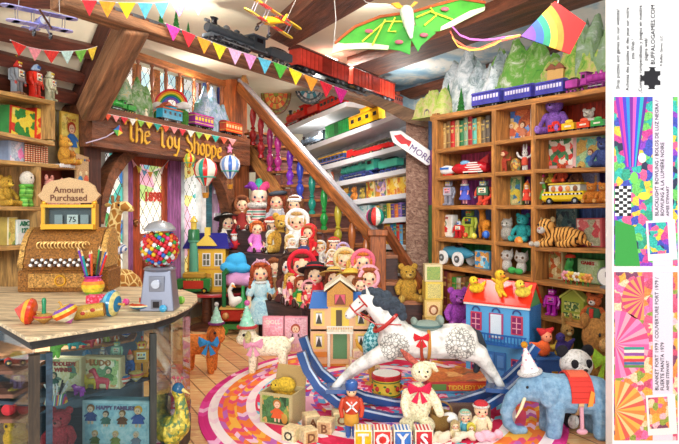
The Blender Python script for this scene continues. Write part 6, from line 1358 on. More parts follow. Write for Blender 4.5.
off, z = TIER['3']; Yb = Ys(298)-off-.14; r = root('doll_box', 'small brown box holding two white baby dolls', 'box', V((P(297, 250, Yb).x, Yb, z+.001)), Yb/F)
b = MB(); [b.box(c, s_) for c, s_ in (((0, 0, .4), (18, 10, .8)), ((0, -5, 4), (18, .8, 8)), ((0, 5, 4), (18, .8, 8)), ((-9, 0, 4), (.8, 10, 8)), ((9, 0, 4), (.8, 10, 8)))]; b.build('box', mt('#8a5a2c', 'wood'), r, False)
for dx, lb in ((-4.5, 'left white baby doll inside the small brown box'), (4.5, 'right white baby doll inside the small brown box')):
    q = root('doll', lb, 'doll', V((P(297+dx, 250, Yb).x, Yb, z+.014)), 16*Yb/F, 0, None, 'babies in the box'); doll(q, '#e8d8b8', '#f2f0ea', hat='bonnet', hatc='#f4f2ec', legs=False)
# cushions at the left
r = root('cushion', 'crumpled bright blue satin cushion under the ballerina doll', 'cushion', P(236, 271, 7.66), 7.66/F); MB().ell((0, 0, 9), (11, 8, 9)).ell((-5, -2, 4), (11, 8, 6)).ell((7, -3, 3), (9, 7, 5)).ell((4, 1, 12), (6, 6, 7)).build('cushion', mt('#3aa8e0', 'fab'), r, remesh=.9)
r = root('cushion', 'pink ruffled cushion below the blue satin one', 'cushion', P(240, 284, 7.66), 7.66/F); MB().ell((0, 0, 6), (15, 8, 8)).ell((7, -2, 4), (9, 7, 6)).ell((-8, -2, 4), (8, 7, 6)).build('cushion', mt('#e0a0d0', 'fab'), r, remesh=.9)
r = root('wooden_stool', 'dark wooden stool under the two cushions', 'stool', V((P(240, 300, 7.7).x, 7.7, 0)))
zt = P(240, 284, 7.66).z; MB().box((0, 0, zt-.02), (.34, .2, .035)).build('seat', WOODD, r)
for s in (-1, 1):
    for q in (-1, 1): MB().cyl((s*.13, q*.07, 0), (s*.12, q*.06, zt-.03), .018, None, 8).build('leg', WOODD, r)
# middle tier
D('doll with a dark fringe and a plum dress at the back of the second tier', '3', 263, 226, '#4a2a1c', '#7a3a5a', None, None, .1, .12)
D('tiny doll in a mint frock below the clown doll', '3', 248, 222, '#b8703a', '#8ac0a8', 'bonnet', '#c8dcc8', .1, .14)
D('little doll in a navy coat and cream cap above the red bonnet doll', '3', 304, 241, '#8a5a34', '#3a4a7a', 'cap', '#e8dcc0', -.1, -.13)
D('small fair doll in a lemon dress left of the bareheaded boy doll', '2', 268, 284, '#e0b860', '#e8d070', 'ribbon', '#d8a83c', .1, -.14)
D('small dark haired doll in a rose dress beside the tin soldier', '2', 309, 287, '#4a2c20', '#d86a7a', 'bonnet', '#e8a0a8', 0, -.17)
D('doll in a lilac bonnet between the two highest steps at the right', 'r3', 343, 249, '#b87a3c', '#b090c0', 'bonnet', '#c0a8d0', 0, .02)
D('blond doll in a white pinafore behind the pink hooded doll', 'r2', 355, 266, '#e0b050', '#d8dce0', None, None, 0, -.08, apron='#f4f0ec')
D('dark haired doll in a crimson cape left of the yellow straw hat', 'r1', 342, 284, '#3a241c', '#b82030', 'hood', '#c82838', 0, -.1)
D('brown haired doll in a green check dress right of the yellow straw hat', 'r1', 361, 284, '#8a4a24', '#6aa060', None, None, 0, -.1, dm=checks('#7ab070', '#d8e4c8', 12))
D('bareheaded boy doll with brown hair and a tan coat', '2', 275, 267, '#8a4a24', '#a87a4a', None, None, .05, 0, locks=False)
D('white faced doll with dark hair and a dark bodice behind the pink doll', '2', 290, 265, '#4a2a1c', '#5a2a28', 'ribbon', '#3a2420', 0, 0, skin='#fae4d8', apron='#e8dcd0')
D('doll in a red bonnet and red coat in the centre of the crowd', '2', 302, 264, '#6a3020', '#c01c2c', 'bonnet', '#d81e34', 0, 0)
D('small blond doll in a pale pink dress before the dark haired doll', '2', 292, 279, '#d8a848', '#f0b8c0', None, None, 0, -.16)
D('brown haired doll in a green bodice and yellow skirt', '2', 301.5, 283, '#a8502c', '#2f8a3c', None, None, 0, -.17, apron='#e8c83c')
D('doll with black hat and red dress left of the straw hat doll', '2', 315, 274, '#5a2c1c', '#c8242c', 'brim', '#2a2028', 0, -.05, trim='#c8242c')
r = dput('white bearded gnome doll beside the wooden dollhouse gable', 'r1', 318, 286, 0, .02, None, 'santa_doll', 'doll', .7); santa(r, '#d8d4c8')
D('blond doll in a grey flowered dress and lace cap', 'r3', 320, 247, '#d89a3c', '#b8b4ac', 'bonnet', '#d8d4c8', 0, -.06, dm=art(41, ['#c8c4b8', '#d8d4cc', '#a89aa8', '#c0b8a8'], 14))
D('red capped baby doll on the highest step at the right', 'r3', 334, 244, '#a8642c', '#e8dcd0', 'cap', '#c8202c', 0, .06)
D('baby doll in a cream bonnet next to the grey flowered doll', 'r3', 332, 254, '#d8b478', '#e8e0d0', 'bonnet', '#ece4d4', 0, -.12)
D('blond doll in a huge cream bonnet and red dress', 'r2', 345, 259, '#d8a04a', '#c81c24', 'bonnet', '#dcc894', 0, 0, long=True)
D('doll in a pink hood and pink dress beside the newel post', 'r2', 363, 261, '#d8782c', '#e85a8a', 'bonnet', '#e8708a', 0, 0)
D('baby doll in red left of the cream bonnet doll', 'r2', 332, 268, '#c88a4a', '#d02430', 'cap', '#c8202c', 0, -.05)
D('doll in a straw hat with a black band above the dollhouse gable', 'r1', 334, 277, '#7a3a1c', '#6a3a34', 'brim', '#d8b460', 0, 0, trim='#2a2024')
D('doll under a wide yellow straw hat right of the dollhouse gable', 'r1', 351, 279, '#b8682c', '#e0d4b8', 'brim', '#d8b23c', 0, 0, trim='#e8c85a', long=True)
D('doll in a pale pink hood and shawl beside the horse head', 'r1', 369, 277, '#a85a2c', '#e8c8c8', 'hood', '#f0a8b8', 0, 0)
# standing dolls in front
r = root('doll', 'large auburn doll in a pale blue dress standing on the floor', 'doll', V((P(262, 332, 7.35).x, 7.25, 0)), 74*7.3/F, .08); doll(r, '#a84a24', '#a8d4e4', sit=False, hat='ribbon', hatc='#d8a8c0', trim='#e0f0f4', long=True, shoe='#c8b8a8', dm=art(42, ['#a8d8e8', '#b8e0ec', '#98c8dc', '#c4e6ee'], 12))
r = dput('red and blue striped tin soldier before the doll stand', '2', 280, 289, 0, -.17, None, 'tin_soldier', 'toy soldier', .8)
MB().lathe([(.14, .3), (.17, .45), (.15, .68), (.05, .72)], (0, 0, 0), 14).build('coat', stripes(['#d8242c', '#e8d0a0'], 9, 2), r); MB().ell((0, 0, .8), .11).build('head', mt('#f0c098'), r); MB().lathe([(.11, .85), (.12, .98), (.05, 1.02)], (0, 0, 0), 12).build('hat', mt('#c81c24', 'g'), r)
for s in (-1, 1): MB().cyl((s*.07, 0, 0), (s*.07, 0, .34), .055, .065, 8).build('leg', mt('#2c4a9a', 'g'), r); MB().limb([(s*.17, 0, .64), (s*.22, -.04, .4)], [.05, .045]).build('arm', mt('#d8242c', 'g'), r)
r = dput('round blue toy bird beside the striped soldier', '2', 288, 296, 0, -.18, None, 'toy_bird', 'toy', .6); MB().ell((0, 0, .5), (.36, .4, .5)).ell((0, -.1, .95), .24).build('body', mt('#2468c0', 'g'), r, remesh=.05); MB().cyl((0, -.3, .95), (0, -.5, .92), .08, .01, 8).build('beak', mt('#f0b030'), r)
# goose cart
r = root('goose_cart', 'green and red wooden goose cart with a tall green post', 'toy cart', V((P(233, 322, 7.4).x, 7.4, 0)), 7.4/F)
MB().box((2, 0, 8), (30, 12, 5)).build('chassis', mt('#3a8a44', 'g'), r, False); MB().bbox((2, 0, 19), (26, 10, 12), .15).build('red_body', mt('#b83028', 'g'), r); MB().box((2, 0, 26), (29, 12, 2)).build('rim', mt('#d8b05a'), r)
MB().cyl((-9, 0, 0), (-9, 0, 62), 2.2, None, 10).cyl((-9, 0, 60), (-5, 0, 64), 2.2, 3, 10).build('post', mt('#1f6a3c', 'g'), r)
MB().limb([(1, -3, 32), (6, -3, 34)], [5, 4]).limb([(-1, -3, 36), (-3, -3, 44), (0, -3, 49)], [3, 2.2, 2.6]).build('goose', mt('#f2efe4'), r, remesh=.6); MB().cyl((0, -5, 49), (4, -6, 47), 1.4, .3, 8).build('beak', mt('#e8902c'), r)
MB().lathe([(9, 27), (5, 32), (2, 38), (1.6, 48)], (10, 0, 0), 14).build('green_funnel', mt('#2f9a4a', 'g'), r)
for x in (-8, 12): MB().m(mt('#4a9a3c', 'g')).cyl((x, -7, 4.5), (x, -5.5, 4.5), 4.5, None, 16).m(mt('#e8c84a', 'g')).cyl((x, -7.5, 4.5), (x, -7, 4.5), 1.8, None, 10).build('wheel', None, r)
for x in (-6, 12): MB().ell((x, -7, 19), 3.4).build('wooden_knob', mt('#d89a5a', 'turned'), r)
# pink doll boxes
for px, w, lb, fg in ((273, 21, 'pink gift box with a red bow picture at the feet of the blue doll', None), (296, 23, 'pink picture box showing a girl in a pink frock', [(-.02, .12, .68, '#a8482c', '#f4c0d0')])):
    p = V((P(px, 340, 6.5).x, 6.5, .0)); r = root('doll_box', lb, 'box', p, 6.5/F, 0, None, 'pink doll boxes'); picbox(r, w, 35, 5, '#e0889a', art(43 if fg else 44, ['#f0a8b8', '#f4b8c4', '#eca0b4'] if not fg else ['#d8a8b0', '#e8b8c0', '#dca8b4', '#c890a0'], .12), border='#e8a0b0', fig=fg, title='DOLL' if not fg else None, tcol='#f4e8d8', ts=.16)
    if not fg: MB().ell((0, -1.2, 7), (7, 1, 5)).ell((-4, -1.3, 10), (3.5, 1, 2.5)).ell((4, -1.3, 10), (3.5, 1, 2.5)).build('printed_bow', mt('#c81c30'), r)
    else: MB().ell((8, -1.2, 8), (3, .8, 4)).build('printed_bag', mt('#4a2a3a'), r)
# ---------------------------------------------------------------- what stands in the bookcase
BG = 'books in the top left compartment of the bookcase'
books(BK, '11', 437.5, 490, 12, 27, BCOL, 'in the top left compartment of the bookcase', BG, .1, .1, .2)
books(BK, '61', 438, 474, 8, 31, [('rust', '#9a4a34'), ('dark red', '#7a2c28'), ('orange brown', '#b8703a'), ('grass green', '#4aa03c'), ('cream', '#d8ccb0'), ('brown', '#8a5a34'), ('olive', '#7a7a3c'), ('tan', '#b08a54')], 'in the row behind the purple bear', 'books behind the purple bear', .1, .1, .2)
def bkp(name, label, cat, key, px, h, rz=0, inset=.13, group=None): return BK.put(name, label, cat, key, px, h, inset, rz+.25, group)
def bkb(label, key, px, w, h, side, artm, inset=.2, d=.05, name='picture_box', cat='box', **kw): return bxs(BK, name, label, cat, key, px, w, h, side, artm, inset, d, **kw)
RED = mt('#c8242c', 'g')
# first column
r = bkp('toy_rocket', 'white and red striped toy rocket car on the second shelf of the left column', 'toy', '21', 472, 1, .0, .16); b = MB()
b.m(mt('#c81e2c', 'g')).lathe([(1, -24), (5, -18), (7, -4), (6, 12), (4, 18)], (0, 0, 7), 16, RY(PI/2)).m(mt('#f4ece4', 'g'))
for i in range(5): b.box((4, -6.4+.5*abs(i-2), 3+2.2*i), (22-3*i, 1, 1.1))
b.build('body', None, r); MB().prism([(6, -.8, 12), (19, -.8, 20), (18, -.8, 10)], (0, 1.6, 0)).build('tail_fin', RED, r, False); MB().ell((-6, -3, 12), (6, 3, 3)).build('canopy', mt('#7aa8d0', 'g'), r); MB().cyl((-4, -5, 2), (-4, 5, 2), 2.6, None, 12).cyl((12, -5, 2), (12, 5, 2), 2.6, None, 12).build('wheel', BLK, r)
r = bkp('toy_rocket', 'pointed blue and white toy rocket at the left of the second shelf', 'toy', '21', 447, 1, .0, .1); MB().lathe([(.3, -11), (4, -5), (5, 0), (4, 6), (2, 11)], (0, 0, 6), 14, RY(PI/2)).build('body', mt('#e8eaf0', 'g'), r); MB().box((0, -4.8, 7.5), (10, 1, 2)).build('window_strip', mt('#3a6ab8', 'g'), r); MB().box((2, 0, 1.2), (10, 5, 2.4)).build('stand', mt('#c0392b', 'g'), r)
for px, h, c, lb, kw in ((449, 28, ('#a8a8b4', '#b8bcc8', '#8a8a98'), 'silver robot with a pink chest in the third row of the left column', dict(panel='#e8a8b8')), (484, 28, ('#4a7a5a', '#8a9a9a', '#c84a34'), 'green and red robot at the right of the third row, left column', dict(wide=1.3))):
    r = bkp('toy_robot', lb, 'robot', '31', px, h, 0, .13, 'robots in the bookcase'); robot(r, *c, **kw)
r = bkp('jester_doll', 'pink faced jester doll in blue between the two robots', 'doll', '31', 465, 27); doll(r, None, '#4a5ac0', sit=False, hat='jester', hatc='#c83a8a', skin='#f0a0a8')
r = bkp('toy_gun', 'small red and orange ray gun leaning by the green robot', 'toy', '31', 490, 12, 0, .06); MB().cyl((-.7, 0, .3), (.3, 0, .8), .16, .1, 12).cyl((.25, 0, .78), (.5, 0, .9), .05, None, 8).box((-.5, 0, .2), (.2, .14, .4), RY(.4)).build('body', mt('#d8402c', 'g'), r)
bkb('white and red robot box in the fourth row of the left column', '41', 446, 14, 22, '#d8d4c8', art(51, ['#f0ece0', '#e8e4d8'], 7), .14, .07, border='#f4f0e6', fig=[(0, .12, .6, '#5a7a5a', '#d0282c')], title='ROBOT', ts=.14)
r = bkp('toy_robot', 'small red robot with a silver dome beside its white box', 'robot', '41', 459, 19, 0, .1, 'robots in the bookcase'); robot(r, '#d0282c', '#d0282c', '#b82024', dome='#b8c0cc', wide=1.3)
r = bkp('toy_robot', 'tall lime green robot in the fourth row of the left column', 'robot', '41', 470, 32, 0, .18, 'robots in the bookcase'); robot(r, '#a8b83c', '#8aa83c', '#b8c04a', panel='#3a4a2c', eye='#e03a2c')
def fourleg(name, label, cat, key, px, h, m, rz=0, inset=.13, neck=.3, sh=BK, ear=True, group=None, hm=None):
    r = sh.put(name, label, cat, key, px, h, inset, rz, group)
    quad(r, ([(-.18, 0, .42), (.2, 0, .44)], [.15, .15]), [([(x, y, .4), (x*1.1, y, .04)], [.075, .05]) for x in (-.18, .2) for y in (-.08, .08)], ([(-.28, 0, .62+neck*.8), (-.42, -.02, .6+neck*.8)], [.13, .08]), ([(-.2, 0, .48), (-.28, 0, .58+neck*.7)], [.12, .09]), ([(.32, 0, .5), (.4, 0, .42)], [.04, .03], m), None, m, .03)
    if ear:
        for s in (-1, 1): MB().ell((-.24, s*.1, .74+neck*.8), (.04, .03, .09), RX(-s*.5)).build('ear', m, r)
    MB().ell((-.34, -.1, .66+neck*.8), .025, None, 8, 6).build('eye', BLK, r); return r
fourleg('toy_deer', 'orange toy deer at the right of the fourth row, left column', 'toy deer', '41', 485, 34, mt('#e08a24', 'fur'), -.5, .14, .35)
ball('blue_ball', 'shiny blue ball at the feet of the orange deer', 486, 234.5, BK.loc('41', 486, .04)[0].y, 4, ['#2c5ab8', '#3a78d8', '#2c5ab8', '#e8e8e8'], 8)
ball('yellow_ball', 'flattened yellow ball in front of the lime green robot', 474, 236, BK.loc('41', 474, .04)[0].y, 3, ['#d8c83c', '#e8dc6a'], 8)
ball('red_ball', 'small orange red ball beside the lime green robot', 465.5, 235, BK.loc('41', 465, .03)[0].y, 2.6, ['#d84a2c', '#e8683a'], 8)
r = bkp('race_car', 'pale blue vintage toy race car with white wheels in the fifth row', 'toy car', '51', 457, 1, -.25, .15); b = MB()
b.lathe([(4, -22), (6.5, -16), (7.5, -4), (7, 8), (4, 18), (1, 24)], (0, 0, 12), 16, RY(PI/2), .9, 1).build('body', mt('#4a9ab8', 'g'), r); MB().ell((4, 0, 18.4), (6, 4, 2)).build('cockpit', BLK, r); MB().ell((5, 0, 21), (2.6, 2.4, 3)).build('driver', mt('#8a5a34'), r)
for x in (-11, 11):
    for s in (-1, 1): MB().m(mt('#f0efe8')).cyl((x, s*8, 7), (x, s*10.5, 7), 7, None, 20).m(mt('#5a5a5a')).cyl((x, s*10.4, 7), (x, s*11, 7), 3.6, None, 14).m(CHR).ell((x, s*11, 7), 1.5, None, 8, 6).build('wheel', None, r)
bkb('blue and white toy box beside the vintage race car', '51', 483, 15, 18, '#4a9ac8', art(52, ['#5ab0d8', '#e8e8e0', '#3a8ac0', '#e0a050', '#a8d8e8'], 23), .12, .07, border='#5aa8d0')
# second column
bkb('picture book of two children under a blue sky, top of the middle column', '12', 519, 27, 34, '#c8a070', art(53, ['#4a7ac8', '#c89a6a', '#d87a4a', '#e8c890', '#b85a3a', '#6a94d0'], 16), .22, .03, 'picture_book', 'book', border='#e8e0cc', fig=[(-.2, .08, .5, '#e0b050', '#d86a4a'), (.2, .05, .5, '#8a4a2c', '#c87a5a')])
r = bkp('toy_monkey', 'red brown toy monkey in the second row of the middle column', 'soft toy', '22', 504, 23, 0, .1); b = MB().ell((0, 0, .42), (.13, .11, .2)).ell((0, 0, .8), (.16, .14, .16))
for s in (-1, 1): b.limb([(s*.1, 0, .54), (s*.3, -.02, .5), (s*.34, -.05, .62)], [.055, .05, .05]).limb([(s*.07, 0, .26), (s*.09, 0, .05)], [.07, .06]).ell((s*.18, 0, .82), (.05, .03, .06))
b.build('body', mt('#b8442c', 'fur'), r, remesh=.025); MB().ell((0, -.1, .77), (.1, .07, .1)).build('face', mt('#e8b48a'), r); eyes(r, 0, .04, -.165, .8, .018)
r = bkp('toy_barrel', 'brown painted toy barrel between the monkey and the white rabbit', 'toy', '22', 516, 13, 0, .1); MB().lathe([(.3, 0), (.4, .3), (.42, .5), (.36, .8), (.2, .95), (.05, 1)], (0, 0, 0), 16).build('barrel', art(54, ['#a8682c', '#c8a03c', '#6a7a5a', '#8a4a2c'], 8), r)
r = bkp('toy_rabbit', 'white and red toy rabbit with raised arms in the middle column', 'soft toy', '22', 525, 27, 0, .1); b = MB().ell((0, 0, .36), (.11, .1, .16)).ell((0, 0, .64), (.12, .11, .13))
for s in (-1, 1): b.limb([(s*.08, 0, .46), (s*.24, -.02, .54), (s*.3, -.02, .68)], [.05, .045, .045]).limb([(s*.05, 0, .24), (s*.06, 0, .05)], [.06, .055]).limb([(s*.05, 0, .74), (s*.06, .02, .98)], [.04, .03])
b.build('body', mt('#e8e0d8', 'fur'), r, remesh=.022); MB().lathe([(.125, .2), (.13, .36), (.1, .5)], (0, 0, 0), 14).build('vest', mt('#c84a34', 'fab'), r); eyes(r, 0, .04, -.105, .66, .018)
bkb('green picture book with a yellow figure in the third row, middle column', '32', 511, 22, 28, '#6a8a4a', art(55, ['#a8b878', '#e8d04a', '#5a9a6a', '#3a7aa0', '#d8c88a', '#8aa860'], 18), .22, .03, 'picture_book', 'book', border='#c8c890', fig=[(-.1, .3, .5, '#e8c83c', '#e8b830')])
r = bkp('toy_clown', 'red and orange dangling clown beside the green picture book', 'doll', '32', 527, 22, 0, .1); doll(r, '#e8a02c', '#d8402c', sit=False, hat='cone', hatc='#e8602c')
r = bkp('toy_cat', 'round grey tabby cat in the fourth row of the middle column', 'soft toy', '42', 507, 23, 0, .12); MB().ell((0, 0, .32), (.32, .26, .33)).ell((0, -.04, .74), (.27, .22, .23)).build('body', mt('#b0aaa0', 'fur'), r, remesh=.03); eyes(r, 0, .1, -.235, .77, .035, '#4a4a3a'); MB().ell((0, -.25, .69), (.08, .04, .05)).build('muzzle', mt('#e0dcd4', 'fur'), r)
for s in (-1, 1): MB().cyl((s*.16, 0, .88), (s*.2, 0, 1.03), .09, .01, 8).build('ear', mt('#a09a90', 'fur'), r)
r = bkp('teddy_bear', 'teal teddy bear beside the grey cat in the middle column', 'teddy bear', '42', 523, 29, 0, .16); teddy(r, '#2aa0a0', '#4ab8b4')
ball('toy_ball', 'orange ball before the teal teddy bear', 519, 241, BK.loc('42', 519, .04)[0].y, 4.4, ['#e8902c', '#f0a84a', '#d8742c'], 9)
for px, lb in ((506.5, 'left of two white kittens in the fifth row of the middle column'), (521.5, 'right of two white kittens in the fifth row of the middle column')):
    r = bkp('toy_cat', lb, 'soft toy', '52', px, 23, .1, .13, 'white kittens'); MB().ell((0, 0, .28), (.24, .2, .28)).ell((0, -.03, .7), (.32, .24, .24)).build('body', mt('#dcd6cc', 'fur'), r, remesh=.03); eyes(r, 0, .13, -.25, .72, .055, '#6a4a34')
    for s in (-1, 1): MB().cyl((s*.2, 0, .84), (s*.25, 0, 1.02), .1, .01, 8).build('ear', mt('#d0c8bc', 'fur'), r)
r = bkp('green_slipper', 'green bow ribbon lying between the two white kittens', 'ribbon', '52', 515, 9, 0, .05); MB().ell((-.4, 0, .4), (.5, .3, .38)).ell((.45, 0, .35), (.5, .3, .34)).ell((0, -.1, .5), (.2, .2, .2)).build('ribbon', mt('#3aa04a', 'fab'), r); r.name = 'ribbon_bow'
# third column
r = bkp('teddy_bear', 'big lilac purple teddy bear at the top of the right column', 'teddy bear', '13', 555, 40, 0, .16); teddy(r, '#8a5ab8', '#9a70c8')
r = bkp('teddy_bear', 'small white teddy bear with a honey pot, top of the right column', 'teddy bear', '13', 589, 24, 0, .2); teddy(r, '#e8e2d4', '#d8d0c0'); MB().ell((.25, -.25, .3), .13).build('honey_pot', mt('#b8702c', 'g'), r)
for px, cc, lb in ((555.5, '#d0302a', 'red engine at the front of the toy train below the lilac bear'), (569, '#e8b42c', 'yellow wagon second in the toy train below the lilac bear'), (584, '#d84a2c', 'orange red wagon third in the toy train below the lilac bear'), (598, '#3a9a4a', 'green wagon last in the toy train beside the white bear')):
    a, L, x = bkl(px-6.6, px+6.6, '13', .035); r = root('toy_wagon', lb, 'toy train', a, L*1.0, 0, x, 'little train in the right column'); wagon(r, cc, 'open' if cc != '#d0302a' else 'caboose', None, h=.42); MB().ell((0, 0, .62), (.3, .1, .14)).build('load', mt(sc(cc, 1.1)), r)
bkb('pink framed picture of white spotted red mushrooms in the right column', '23', 560, 33, 34, '#e8a8a8', art(56, ['#d8302c', '#f4ece0', '#4a8a5a', '#e85a4a', '#e8dcc8', '#3a6a4a', '#f0e4d4'], 21), .2, .03, 'mushroom_picture', 'picture', border='#f0b8b4', frame_w=.1, title='MUSHROOMS', tcol='#5a7a3c', ts=.09)
bkb('green picture book of a boy in blue beside the mushroom picture', '23', 589, 26, 32, '#6aa88a', art(57, ['#6ab8a0', '#8ac8a8', '#c8a050', '#5aa890', '#a8c890', '#7ab0a0'], 18), .2, .03, 'picture_book', 'book', border='#a8c8a0', fig=[(.1, .1, .5, '#8a3a24', '#2a7ac0')])
r = bkp('teddy_bear', 'slate blue teddy bear at the right edge beside the green picture book', 'teddy bear', '23', 604, 32, 0, .16); teddy(r, '#4a5a9a', '#5a6aa8')
r = bkp('toy_bus', 'yellow toy taxi bus with a checkered band and passengers inside', 'toy bus', '33', 566, 1, -.15, .12); b = MB()
b.bbox((0, 0, 8), (46, 14, 10), .2).build('body', mt('#f0c81c', 'g'), r); MB().bbox((2, 0, 16), (34, 12, 8), .2).build('cabin', mt('#e0e4d8', 'g'), r); MB().bbox((2, 0, 20.4), (36, 13, 2), .2).build('roof', mt('#d8b83c', 'g'), r)
b = MB()
for i in range(22): b.m(BLK if i % 2 else WHT).box((-21+i*2, -7.2, 10.2), (2, .5, 1.6))
b.build('checkered_band', None, r, False)
for i, cc in enumerate(('#c8783c', '#d84a3a', '#e8a05a', '#8a5a3a')): MB().ell((-10+i*8, -6.2, 15.5), (2.6, 1.4, 3)).build('passenger', mt(cc), r)
for x in (-14, 14): MB().m(BLK).cyl((x, -7.6, 3.4), (x, -5, 3.4), 3.6, None, 16).m(CHR).cyl((x, -7.9, 3.4), (x, -7.5, 3.4), 1.7, None, 10).build('wheel', None, r)
def on_bus(name, label, px, py, h, fur, **kw):
    o, x = BK.loc('33', px, .13); r = root(name, label, 'soft toy', P(px, py, o.y), h*o.y/F, .2, x, 'toys riding on the yellow bus'); teddy(r, fur, **kw)
on_bus('soft_toy', 'orange red soft toy sitting on the roof of the yellow bus', 562, 183, 20, '#d8502c'); on_bus('soft_toy', 'dark brown bear cub on the roof of the yellow bus', 577, 183, 17, '#6a3a24'); on_bus('soft_toy', 'yellow chick on the roof end of the yellow bus', 551, 183, 11, '#e8c03c')
r = bkp('jester_doll', 'thin green and red jester at the left of the yellow bus', 'doll', '33', 541, 29, 0, .1); doll(r, None, '#5aa03c', sit=False, hat='jester', hatc='#d83a4a')
bkb('picture of an orange fox in a blue frame behind the yellow bus', '33', 590, 18, 36, '#6a6a9a', art(58, ['#8a8ab0', '#c8a070', '#9a9ac0', '#d8883a'], 16), .28, .02, 'framed_picture', 'picture', border='#a8a8c0')
for px, lb in ((592, 'left orange teddy in the row at the end of the bus'), (604, 'right orange teddy in the row at the end of the bus')):
    r = bkp('teddy_bear', lb, 'teddy bear', '33', px, 22, 0, .08, 'orange teddies'); teddy(r, '#e0842c', '#f0b060')
r = bkp('toy_tiger', 'striped orange toy tiger lying across the fourth row of the right column', 'soft toy', '43', 560, 1, -.1, .12)
def tmat():
    s = N('tiger_coat'); w = s.n('ShaderNodeTexWave'); w.inputs['Scale'].default_value = .09; w.inputs['Distortion'].default_value = 5; w.inputs['Detail'].default_value = 2; s.l(s.coord(), w.inputs['Vector'])
    s.l(s.ramp(w.outputs['Fac'], [(.0, '#2a1a10'), (.16, '#3a2414'), (.24, '#d8903c'), (1, '#e8b060')]), s.b.inputs['Base Color']); s.b.inputs['Roughness'].default_value = 1; return s.m
TM = tmat(); quad(r, ([(-6, 2, 11), (8, 3, 11), (18, 3, 9)], [9, 9.5, 8]), [([(-12, -2, 6), (-20, -6, 3), (-27, -7, 3)], [5, 3.6, 3.2]), ([(-8, -5, 5), (-12, -9, 3), (-18, -11, 3)], [5, 3.6, 3.2]), ([(16, -4, 6), (12, -8, 3.5), (4, -10, 3)], [6, 4, 3.2])], ([(-13, -3, 20)], [9]), ([(-9, 1, 13), (-13, -2, 18)], [8, 7]), ([(24, 2, 6), (32, -2, 3), (34, -8, 3)], [2.4, 2, 1.8], TM), None, TM, .9)
MB().ell((-14, -11, 17), (4.5, 3, 3.6)).build('muzzle', mt('#f4ece0', 'fur'), r); MB().ell((-14, -14, 18.6), (1.4, .8, 1), None, 8, 6).build('nose', mt('#c86a6a'), r); eyes(r, -13.5, 3.2, -11, 22.5, 1.2)
for s in (-1, 1): MB().ell((-13+s*7, -2, 27.5), (3, 1.6, 3)).build('ear', mt('#e8c890', 'fur'), r)
MB().ell((-26, -8, 3), (4, 3.6, 3)).ell((-18, -12, 3), (4, 3.6, 3)).build('paw', mt('#f0e4d0', 'fur'), r)
bkb('dark green picture box standing behind the tiger', '43', 567, 22, 40, '#3a5a5a', art(59, ['#4a6a6a', '#7a8a7a', '#3a4a54', '#9aa89a', '#5a7a7a'], 21), .3, .03, border='#6a8a84')
bkb('rose red picture box with a mountain scene right of the tiger', '43', 590, 25, 29, '#c84a4a', art(60, ['#d86a6a', '#e0b0a0', '#c84a50', '#a8a88a', '#e8d0c0'], 14), .24, .06, border='#d86464')
bkb('brown and cream picture box at the left of the fifth row, right column', '53', 551, 24, 31, '#c8a868', art(61, ['#b87a3c', '#d8c088', '#8a8a4a', '#e8d8a8', '#c8602c', '#a89a5a'], 21), .2, .05, border='#d8c890', title='TOYS', tcol='#b8442c', ts=.13)
r = bkp('toy_caterpillar', 'green toy caterpillar on wheels amid flowers in the fifth row', 'toy', '53', 572, 27, 0, .16); MB().limb([(.3, 0, .2), (0, 0, .25), (-.15, 0, .5), (-.05, -.05, .8)], [.16, .17, .15, .15]).build('body', mt('#3a9a4a', 'g'), r, remesh=.03); eyes(r, -.06, .07, -.2, .85, .03); MB().lathe([(.2, 0), (.16, .1), (.02, .14)], (-.05, -.03, .92), 12).build('hat', mt('#d84a34', 'g'), r); wheelset(r, (-.15, .25), .1, .18, '#c83a2c')
for i, (px, cc, nm) in enumerate(((566, '#f0a0b0', 'pink'), (571, '#e8c84a', 'yellow'), (577, '#e8e0d0', 'white'), (583, '#d8c03c', 'golden'), (588, '#e89a5a', 'orange'))):
    r = bkp('toy_flower', '%s toy flower in the row before the green caterpillar' % nm, 'toy', '53', px, 12, 0, .06, 'toy flowers'); b = MB()
    for j in range(6): b.ell((.26*math.cos(j*PI/3), -.02, .68+.26*math.sin(j*PI/3)), (.17, .08, .17), None, 8, 6)
    b.build('petals', mt(cc), r); MB().cyl((0, 0, 0), (0, 0, .6), .06, None, 6).build('stem', mt('#3a8a3c'), r); MB().ell((0, -.1, .68), (.14, .08, .14), None, 8, 6).build('flower_centre', mt('#c87a2c'), r)
bkb('pale green box with a red cross shape in the fifth row of the right column', '53', 589, 22, 24, '#8ab868', art(62, ['#c8dca8', '#b8d094', '#d8e4bc'], 12), .24, .06, border='#a8cc88', title='GAMES', tcol='#c83a34', ts=.2)
r = bkp('alarm_clock', 'round white clock face at the right edge of the fifth row', 'clock', '53', 607, 1, -.2, .08); MB().cyl((0, -2, 12), (0, 3, 12), 10, None, 24).build('case', mt('#8a9098', 'm'), r); MB().cyl((0, -2.5, 12), (0, -1.8, 12), 8.6, None, 24).build('dial', WHT, r); MB().box((0, -2.8, 14.5), (.8, .4, 5)).box((1.8, -2.8, 12), (4, .4, .8)).build('hands', BLK, r); MB().box((0, 0, 1), (12, 5, 2)).build('foot', mt('#8a9098', 'm'), r)
r = bkp('toy_monster', 'bright magenta robot toy in the sixth row of the right column', 'robot', '63', 552, 30, 0, .1); robot(r, '#c02ab0', '#c83ab8', '#b024a4', panel='#d860c8', eye='#f0e8f0'); r.name = 'toy_robot'
r = bkp('toy_house', 'olive green house shaped box with a scene in its window, sixth row', 'toy house', '63', 572, 1, -.15, .12); MB().prism([(-12, 0, 0), (12, 0, 0), (12, 0, 20), (0, 0, 29), (-12, 0, 20)], (0, 8, 0)).build('walls', mt('#a8b03c'), r, False)
